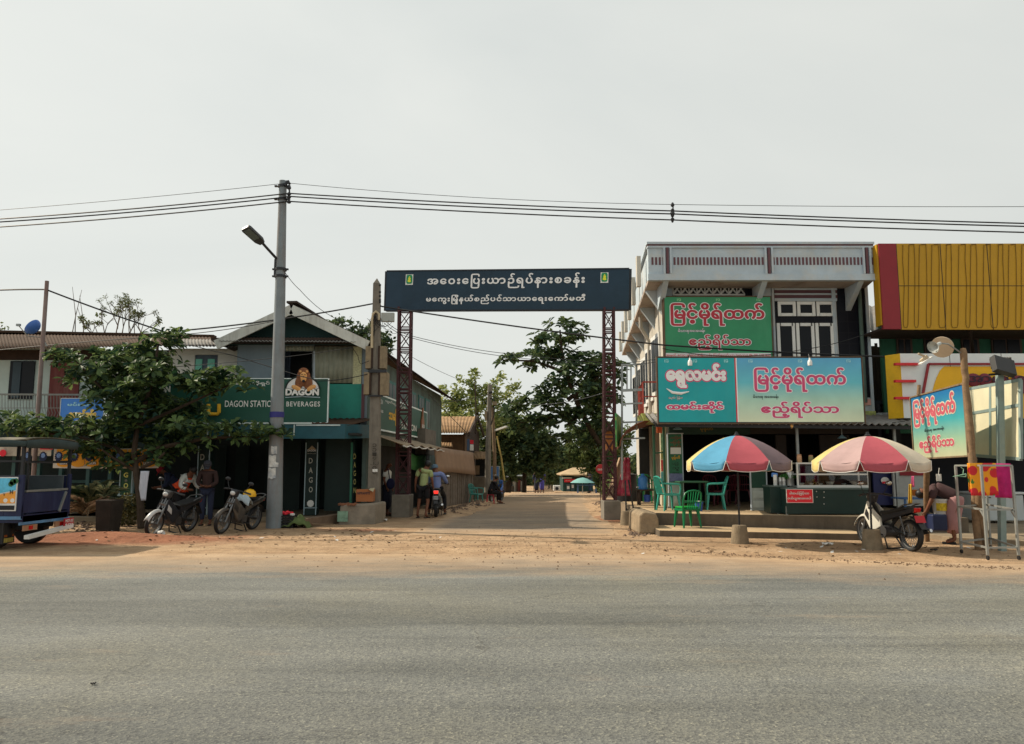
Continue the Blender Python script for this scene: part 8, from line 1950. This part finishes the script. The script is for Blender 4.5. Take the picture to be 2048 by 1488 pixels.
b.bar(l4(0, 3, .62), l4(1, 2, .68), .06, .06); b.bar(l4(0, 1, .48), l4(3, 2, .48), .07, .06); b.bar(l4(0, 1, .12), l4(3, 2, .12), .03, .04); b.build('frame', mat('grey_green_steel', (0, 0, 0)), bo)
# satellite dish, horn loudspeaker and lamp on a pole top
dish('satellite_dish', 'pale beige satellite dish above the tilted signboard', P(1887, 690, 14.4), V((-.62, -.68, -.4)), .2, mat('beige_dish', S(206, 184, 156, .85), .5, .08))
hs_ = thing('horn_loudspeaker', 'grey horn loudspeaker on an arm of the tall wooden pole', 'loudspeaker', P(1880, 692, 14.0))
hc2 = P(1874, 690, 14.0); ha = V((-.75, -.35, -.35)).normalized()
b = MB(); b.lathe(hc2, [(.03, -.1), (.035, -.02), (.05, .03), (.08, .09), (.115, .125), (.11, .12), (.07, .08), (.02, .0)], 20, axis=ha); b.build('horn', mat('horn_grey', S(196, 200, 196, .9), .45, .06), hs_, smooth=True)
b = MB(); b.tube([hc2 - ha * .1, P(1896, 688, 14.05), P(1925, 708, 14.2)], .014, 6); b.build('arm', steel, hs_)
lo = thing('clip_lamp', 'small beige lamp on a stick left of the horn loudspeaker', 'lamp', P(1846, 712, 14.2)); b = MB(); b.ob(P(1848, 718, 14.2), (.16, .07, .07), (0, -.7, 0)); b.bar(P(1836, 707, 14.2), P(1850, 713, 14.2), .035); b.build('housing', mat('beige_plastic', S(196, 176, 146, .85), .6), lo, bev=.01); b = MB(); b.bar(P(1840, 728, 14.15), P(1862, 714, 14.2), .1, .02); b.build('reflector', white_paint, lo)
# rack
rk = thing('clothes_rack', 'grey steel frame rack with small wheels standing at the right edge', 'rack', G(1985, 1110))
rY0, rY1 = G(1978, 1118).y, G(1985, 1098).y
fl_, fr2 = G(1930, 1108), G(2038, 1120); fm = G(1976, 1120); bl2, bm2 = G(1930, 1106), G(1985, 1100)
top_z = P(1980, 931, rY0).z
K4 = [V((fm.x, fm.y, 0)), V((fr2.x, fr2.y, 0)), V((fl_.x, fl_.y + .1, 0)), V((P(1982, 1100, rY1).x, rY1, 0))]
sm_ = mat('rack_steel', S(150, 154, 150, 1.1), .45, .12, 6, metal=.4, stain=S(120, 84, 60), samt=.3)
b = MB()
for p_ in K4: b.bar(p_ + V((0, 0, .08)), p_ + V((0, 0, top_z)), .035)
for z_ in (.2, top_z, top_z * .53):
    for i, j in ((0, 1), (0, 2), (2, 3), (1, 3)): b.bar(K4[i] + V((0, 0, z_)), K4[j] + V((0, 0, z_)), .03)
b.bar(K4[0] + V((0, 0, top_z * .45)), K4[0].lerp(K4[2], .15) + V((0, 0, top_z * .53)), .03); b.bar(K4[1] + V((0, 0, top_z * .45)), K4[1].lerp(K4[0], .12) + V((0, 0, top_z * .53)), .03); b.build('frame', sm_, rk)
for p_ in K4: b = MB(); b.cyl(p_ + V((-.012, 0, .035)), p_ + V((.012, 0, .035)), .035, n=12); b.build('castor', black, rk)
def flower_mat():
    m = bpy.data.materials.new('flower_cloth'); m.use_nodes = True; n, l = m.node_tree.nodes, m.node_tree.links
    t = n.new('ShaderNodeTexCoord'); v = n.new('ShaderNodeTexVoronoi'); v.inputs['Scale'].default_value = 5.5; l.new(t.outputs['Object'], v.inputs['Vector'])
    r = n.new('ShaderNodeValToRGB'); e = r.color_ramp.elements; e[0].position = .42; e[0].color = (.6, .02, .03, 1); e[1].position = .46; e[1].color = (.85, .33, .01, 1); l.new(v.outputs['Distance'], r.inputs['Fac'])
    no = n.new('ShaderNodeTexNoise'); no.inputs['Scale'].default_value = 9; l.new(t.outputs['Object'], no.inputs['Vector']); mr = n.new('ShaderNodeMapRange'); mr.inputs['From Min'].default_value = .66; mr.inputs['From Max'].default_value = .68; l.new(no.outputs['Fac'], mr.inputs['Value'])
    x = n.new('ShaderNodeMix'); x.data_type = 'RGBA'; l.new(mr.outputs['Result'], x.inputs[0]); l.new(r.outputs['Color'], x.inputs[6]); x.inputs[7].default_value = (.06, .2, .03, 1); l.new(x.outputs[2], n['Principled BSDF'].inputs['Base Color']); n['Principled BSDF'].inputs['Roughness'].default_value = .8
    return m
def sarong(label, a_, c_, h, m, fold=.1):
    b = MB(); a_, c_ = V(a_), V(c_)
    for s_, hh in ((1, h), (-1, h * .9)):
        b.grid(lambda s, q: a_.lerp(c_, s) + V((0, -.022 * s_ - s_ * .02 * math.sin(s * 14) * q, .02 - hh * q + .02 * (1 if q < .01 else 0))), 16, 8)
    return tag(b.build('sarong', m, None, smooth=True, thick=.004), label, 'sarong', 'cloths on the steel rack')
zt = V((0, 0, top_z))
sarong('orange yellow sarong with big red flowers hanging on the left of the rack', P(1936, 931, rY0), P(1990, 931, rY0 + .02), .52, flower_mat())
sarong('magenta sarong hanging on the right of the rack', P(1984, 931, rY0 + .2), P(2020, 932, rY0 + .14), .56, mat('magenta_cloth', S(200, 36, 120, .85), .8, .25, 7))
hg = thing('clothes_hanger', 'pale green clothes hanger on the left corner of the rack', 'hanger', P(1918, 950, rY0)); b = MB(); b.tube([P(1932, 948, rY0), P(1906, 953, rY0), P(1932, 953, rY0), P(1932, 948, rY0)], .01, 5); b.tube([P(1926, 948, rY0), P(1927, 938, rY0), P(1922, 935, rY0)], .006, 5); b.build('hook', mat('pale_green_plastic', S(150, 190, 160), .5), hg)
# bucket, freezers and odds and ends under the yellow shop
c_ = P(1879, 1029, 15.4); stn = MB(); stn.rect(1866, 1029, 1896, 1062, 15.2, .35); tag(stn.build('plastic_drum', mat('drum_blue', S(26, 36, 66, 1.4), .5, .12), None, bev=.03), 'dark blue square drum under the white bucket', 'drum')
bk2 = bucket('bucket', 'white paint bucket with yellow label on the dark blue drum', V((c_.x, 15.38, c_.z)), .145, .31, mat('bucket_white', (.6, .6, .57), .4, .05)); f = MB(); zb_ = c_.z
f.grid(lambda s, q: V((c_.x - .145 * .93 * math.cos(.6 + s * 1.7) , 15.38 - .15 * .95 * math.sin(.6 + s * 1.7), zb_ + .08 + .15 * q)), 8, 2); f.build('label', mat('bucket_label', S(226, 196, 40, .9), .5, .5, 22), bk2)
for i, u0 in enumerate((1952, 2002)):
    t = thing('chest_freezer', ('left' if i == 0 else 'right') + ' one of two white chest freezers behind the clothes rack', 'freezer', P(u0 + 24, 1045, 19.5), group='chest freezers')
    b = MB(); b.rect(u0, 990, u0 + 47, 1042, 19.3, .7); b.build('body', mat('freezer_white', S(170, 176, 176, 1.2), .4, .06), t, bev=.03); b = MB(); b.rect(u0 - .5, 984, u0 + 47.5, 989, 19.27, .76); b.build('lid', mat('freezer_lid', S(186, 190, 190, 1.2), .35), t, bev=.015)
    b = MB(); b.rect(u0 + 18, 994, u0 + 30, 996, 19.28, .02); b.build('handle', steel_dark, t)
step2 = MB(); g_ = G(1866, 1072); step2.xy([(g_.x - .4, 15.7), (g_.x + 1.2, 14.6), (g_.x + 5, 14.4), (g_.x + 5, 22), (g_.x - .4, 22)], -.1, .1); tag(step2.build('shop_step', step_m, None, bev=.01), kind='structure')
fm_ = P(1877, 948, 15.2); b = MB(); b.grid(lambda s, q: fm_ + V(((s - .5) * .1, .015 * math.sin(s * 6), -.14 * q)), 6, 5); b.tube([fm_ + V((0, 0, 0)), fm_ + V((.02, 0, .12))], .004, 4); tag(b.build('face_mask', white_ink, None, thick=.004), 'white face mask hanging on a string left of the clothes rack', 'face mask')
for lab, u, v0, v1, w, cc in (('yellow cloth hanging from the wooden post beside the umbrella', 1821, 968, 1007, 8, S(200, 160, 50, 1.2)), ('pink bottle shaped bag hanging on the wooden post beside the umbrella', 1826, 952, 974, 7, S(200, 90, 130, 1.2))):
    b = MB(); p_ = P(u, v0, 15.2); p2 = P(u, v1, 15.2); ww = w / F * 15; b.grid(lambda s, q: p_.lerp(p2, q) + V(((s - .5) * ww * (.7 + .4 * q), .02 * math.sin(s * 8), 0)), 6, 8); tag(b.build('hanging_cloth', mat('hang_' + str(u), cc, .8, .15), None, smooth=True, thick=.012), lab, 'cloth')
ob_ = MB(); ob_.rect(1833, 980, 1848, 992, 18.2, .3); tag(ob_.build('orange_box', mat('orange_box', S(190, 110, 50, 1.3), .7, .15), None, bev=.01), 'orange box on the ledge behind the wooden post', 'box')
bt_ = thing('blue_table', 'blue frame table behind the wooden post', 'table', P(1830, 1040, 17.5)); b = MB(); b.rect(1808, 996, 1852, 999, 17.3, .6); b.build('tabletop', mat('blue_frame', S(50, 80, 120, 1.3), .6), bt_)
for u in (1810, 1849):
    for y in (17.32, 17.85): b = MB(); p_ = P(u, 1000, y); b.bar((p_.x, y, .1), (p_.x, y, P(u, 998, y).z), .04); b.build('leg', MC['blue_frame'], bt_)
# ================================================================ left foreground odds and ends
gq_ = G(563, 1057); crt = thing('plastic_crate', 'black slatted plastic crate at the foot of the lamp pole', 'crate', gq_); x0, x1, z0, z1 = R(537, 1032, 586, 1057, gq_.y + .1)
b = MB(); y0, y1 = gq_.y + .1, gq_.y + .5
for k in range(5):
    z_ = z0 + .01 + (z1 - z0 - .04) * k / 4
    for q in ((x0, x1, y0, y0 + .02), (x0, x1, y1 - .02, y1), (x0, x0 + .02, y0 + .02, y1 - .02), (x1 - .02, x1, y0 + .02, y1 - .02)): b.box(q[0], q[1], q[2], q[3], z_, z_ + .035)
for x in (x0, x0 + .2, x0 + .4, x1 - .03): b.box(x, x + .03, y0 + .004, y0 + .02, z0, z1); b.box(x, x + .03, y1 - .018, y1 - .004, z0, z1)
b.box(x0, x1, y0, y1, z0, z0 + .02); b.build('slats', black, crt)
pkt = thing('red_packet', 'red packets piled on top of the black crate', 'packet', V((x0 + .3, y0 + .15, z1))); b = MB(); rnd.seed(51)
for i in range(5): b.ob((x0 + .18 + i * .07, y0 + .18 + rnd.uniform(-.05, .05), z1 + .03 + rnd.uniform(0, .04)), (.16, .12, .05), (rnd.uniform(-.3, .3), rnd.uniform(-.3, .3), rnd.uniform(0, 3)))
b.build('packet', mat('packet_red', S(200, 40, 56, 1.2), .5, .25, 9), pkt, bev=.012)
b = MB(); b.ob((x0 + .52, y0 + .2, z1 + .03), (.12, .1, .05), (.2, .2, .5)); b.build('wrapper', white_paint, pkt, bev=.01)
sk_ = MB(); c_ = G(590, 1056); sk_.grid(lambda s, q: V((c_.x - .32 + .68 * s, c_.y + .5 - .6 * (1 - q), max(.004, (.34 * math.sin(PI * min(1, s * 1.05)) ** .7 * (1 - abs(q - .45) ** 2 * 3.2)) * (.5 + .7 * s) + .03 * math.sin(s * 17 + q * 9)))), 18, 14)
tag(sk_.build('sack', mat('sack_green', S(100, 116, 66, .75), .9, .2, 6, .3), None, smooth=True, thick=.01), 'slumped olive green sack lying beside the black crate', 'sack')
b = MB(); g0_ = G(612, 1054); b.tube([g0_ + V((0, 0, .08)), g0_ + V((.35, .05, .06)), g0_ + V((.65, .15, .05))], .018, 6); tag(b.build('stick', wood, None), 'short stick lying in front of the low brown wall', 'stick')
cbx = thing('cardboard_box', 'brown cardboard box with torn flap on the concrete block at the meter pole', 'box', P(728, 1003, 20.7)); x0, x1, z0, z1 = R(712, 979, 745, 1003.5, 20.6)
b = MB(); b.box(x0, x1, 20.6, 21.0, z0, z1); b.build('carton', mat('cardboard', S(150, 94, 58, 1.15), .9, .1, 5), cbx, bev=.005); b = MB(); b.hexa([(x1 - .12, 20.6, z1), (x1, 20.6, z1), (x1, 20.75, z1), (x1 - .12, 20.75, z1), (x1 - .08, 20.5, z1 + .0), (x1 + .03, 20.5, z1 - .06), (x1 + .03, 20.76, z1 + .04), (x1 - .1, 20.76, z1 + .03)]); b.build('torn_flap', mat('carton_pale', S(170, 160, 130), .9), cbx)
b = MB(); b.box(x0 - .002, x1 + .002, 20.595, 20.6, z1 - .004, z1 - .0); writeuv('NIPPAMITE', 714, 984, 740, 989, 20.6, mat('carton_ink', S(60, 50, 60), .8), cbx, off=.03)
cs = MB(); gg_ = G(322, 1072); cs.lathe(gg_ + V((0, 0, .06)), [(.06, -.07), (.065, .0), (.05, .07), (.045, .06), (0, .05)], 14, axis=(.9, -.4, .1)); tag(cs.build('paper_cup', white_paint, None, smooth=True), 'white paper cup lying on the red soil below the white motorbike', 'cup')
for i, (u, v, sz, cc, lab) in enumerate(((703, 1048, .14, white_ink, 'white plastic scrap on the dirt below the concrete block'), (765, 1043, .16, white_ink, 'white plastic scrap on the dirt below the older man'), (1655, 1091, .12, white_ink, 'white paper scrap in the umbrella shadow'), (1868, 1102, .07, black, 'dark can lying on the ground right of the white motorbike'), (186, 1371, .02, black, 'small black pebble on the left part of the road'), (955, 1012, .14, mat('debris_dark', (.08, .08, .08), .9), 'dark scrap lying on the side street asphalt'))):
    p_ = G(u, v); b = MB(); rnd.seed(60 + i)
    b.grid(lambda s, q: p_ + V(((s - .5) * sz * 1.6, (q - .5) * sz, .012 + .05 * sz / .14 * abs(math.sin(s * 5 + q * 3 + i)))), 6, 5); tag(b.build('litter', cc, None, smooth=True, thick=.008), lab, 'litter')
rst = thing('red_stool', 'low red plastic stool under the seated person in the side street', 'stool', ps); b = MB(); b.box(ps.x - .16, ps.x + .16, ps.y - .16, ps.y + .16, ps.z + .37, ps.z + .4)
b.build('seat', mat('stool_red', S(150, 30, 40, 1.3), .4), rst, bev=.01)
for a_ in (-.14, .14):
    for c_ in (-.14, .14): b = MB(); b.bar(ps + V((a_ * 1.15, c_ * 1.15, 0)), ps + V((a_ * .9, c_ * .9, .37)), .05); b.build('leg', MC['stool_red'], rst)
# sky-dark drum behind the right tower, small green sign and steel frame at the corner
dk2 = MB(); p_ = P(1252, 960, 25); dk2.lathe((p_.x, 25, 0), [(.4, 0), (.42, .3), (.4, .6), (.42, .9), (.38, 1.25), (0, 1.3)], 18); tag(dk2.build('black_tank', mat('tank_black', (.02, .02, .022), .5), None, smooth=True), 'black ribbed tank behind the right lattice tower', 'tank')
sf = thing('sign_frame', 'grey steel angle frame sticking out from the left corner of the shophouse', 'frame', P(1250, 860, 21.4)); fY = 21.4; b = MB()
for u in (1244, 1273): b.bar(P(u, 728, fY), P(u, 960 if u == 1244 else 860, fY), .05)
for v in (730, 780, 782, 808, 845, 878): b.bar(P(1244, v, fY), P(1290, v - 2, fY - .2), .045)
for u in (1254, 1262): b.bar(P(u, 732, fY), P(u, 778, fY), .035)
b.build('frame', steel, sf)
eg = thing('signboard', 'green and yellow signboard seen nearly edge on at the shophouse corner', 'sign', P(1238, 893, 21.6)); b = MB(); c0, c1 = P(1231, 894, 20.9), P(1243, 890, 22.6); h_ = P(1238, 832, 21.4).z; b.hexa([c0, c1, c1 + V((.04, 0, 0)), c0 + V((.04, 0, 0)), V((c0.x, c0.y, h_ + .05)), V((c1.x, c1.y, h_)), V((c1.x + .04, c1.y, h_)), V((c0.x + .04, c0.y, h_ + .05))]); b.build('panel', mat('edge_sign_green', S(70, 150, 90, 1.1), .6, .4, 7, stain=S(200, 190, 80), samt=.8), eg)
wt = thing('hut', 'orange brown board hut wall behind the right lattice tower', 'hut', P(1222, 985, 27)); b = MB(); b.rect(1212, 862, 1232, 900, 27.5, .6); b.build('wall', mat('orange_board2', S(150, 96, 50, 1.0), .8, .2), wt); b = MB(); b.rect(1210, 855, 1234, 862, 27.3, 1.0); b.build('roof', wood_dark, wt)
# loose stones, gravel and rubble (uncountable)
b = MB(); rnd.seed(71)
def stone(p_, s):
    q = [V((rnd.uniform(.6, 1) * s * x, rnd.uniform(.6, 1) * s * y, rnd.uniform(.5, 1) * s * z * .7)) for x, y, z in ((1, 0, 0), (0, 1, 0), (-1, 0, 0), (0, -1, 0), (0, 0, 1))]
    b.add([p_ + V((0, 0, s * .1)) + k_ for k_ in q], [(0, 1, 4), (1, 2, 4), (2, 3, 4), (3, 0, 4)])
for i in range(1500):
    u = rnd.gauss(1040, 170) if i < 950 else rnd.uniform(250, 2040); v = rnd.gauss(1092, 20) if i < 950 else rnd.gauss(1090, 25)
    if v < 1050 or v > 1180 or (u > 1270 and v < 1085): continue
    stone(G(u, v) + V((0, 0, .006)), rnd.choice((.006, .008, .009, .012, .014, .024)))
for i in range(500):                                                # ridge of gravel along the apron edge
    t_ = rnd.random(); u = 1270 + 770 * t_; v = 1086 + 52 * t_ ** .55 + rnd.gauss(0, 1.6); stone(G(u, v) + V((0, 0, .006)), rnd.uniform(.008, .028))
tag(b.build('gravel', mat('gravel', S(120, 96, 74, .8), .95, .3, 20), None), kind='stuff', label='scattered pebbles and grit over the dusty junction', cat='gravel')
b = MB()
for i in range(420):
    sd__ = rnd.random() < .5
    y = rnd.uniform(24.0, 33); x = (-2.2 if sd__ else 3.1) + .0632 * (y - 20.5) + rnd.gauss(0, .22); stone(V((x, y, gz(x, y) + mound(x, y) * .8)), rnd.uniform(.04, .11))
for i in range(60): stone(G(1272 + rnd.gauss(0, 10), 1068 + rnd.gauss(0, 3)), rnd.uniform(.03, .08))
for i in range(150): p_ = G(rnd.gauss(150, 60), rnd.gauss(1056, 8)); stone(p_ + V((0, 0, mound(p_.x, p_.y))), rnd.uniform(.02, .1))
tag(b.build('rubble', mat('rubble', S(120, 100, 84, .8), .95, .35, 6, .4), None), kind='stuff', label='broken rubble heaped along the edges of the side street', cat='rubble')
b = MB(); rnd.seed(77)
for i in range(420):
    u = rnd.choice((rnd.uniform(90, 560), rnd.gauss(700, 90), rnd.uniform(1250, 2000))); p_ = G(u, rnd.gauss(1074, 9) if u < 900 else rnd.gauss(1096, 8)); p_.z += mound(p_.x, p_.y) + .012
    a = rnd.uniform(0, 6.3); s_ = rnd.uniform(.02, .07); d = V((math.cos(a), math.sin(a), rnd.uniform(-.2, .4))) * s_; n_ = V((-math.sin(a), math.cos(a), rnd.uniform(-.2, .5))) * s_ * .5
    b.m = 1 if rnd.random() < .12 else 0; b.add([p_ - d, p_ + n_, p_ + d, p_ - n_], [(0, 1, 2, 3)])
tag(b.build('leaf_litter', [mat('dry_litter', S(110, 84, 56, .8), .9, .4, 9), white_paint], None), kind='stuff', label='dry fallen leaves and paper scraps along the dirt verge', cat='litter')
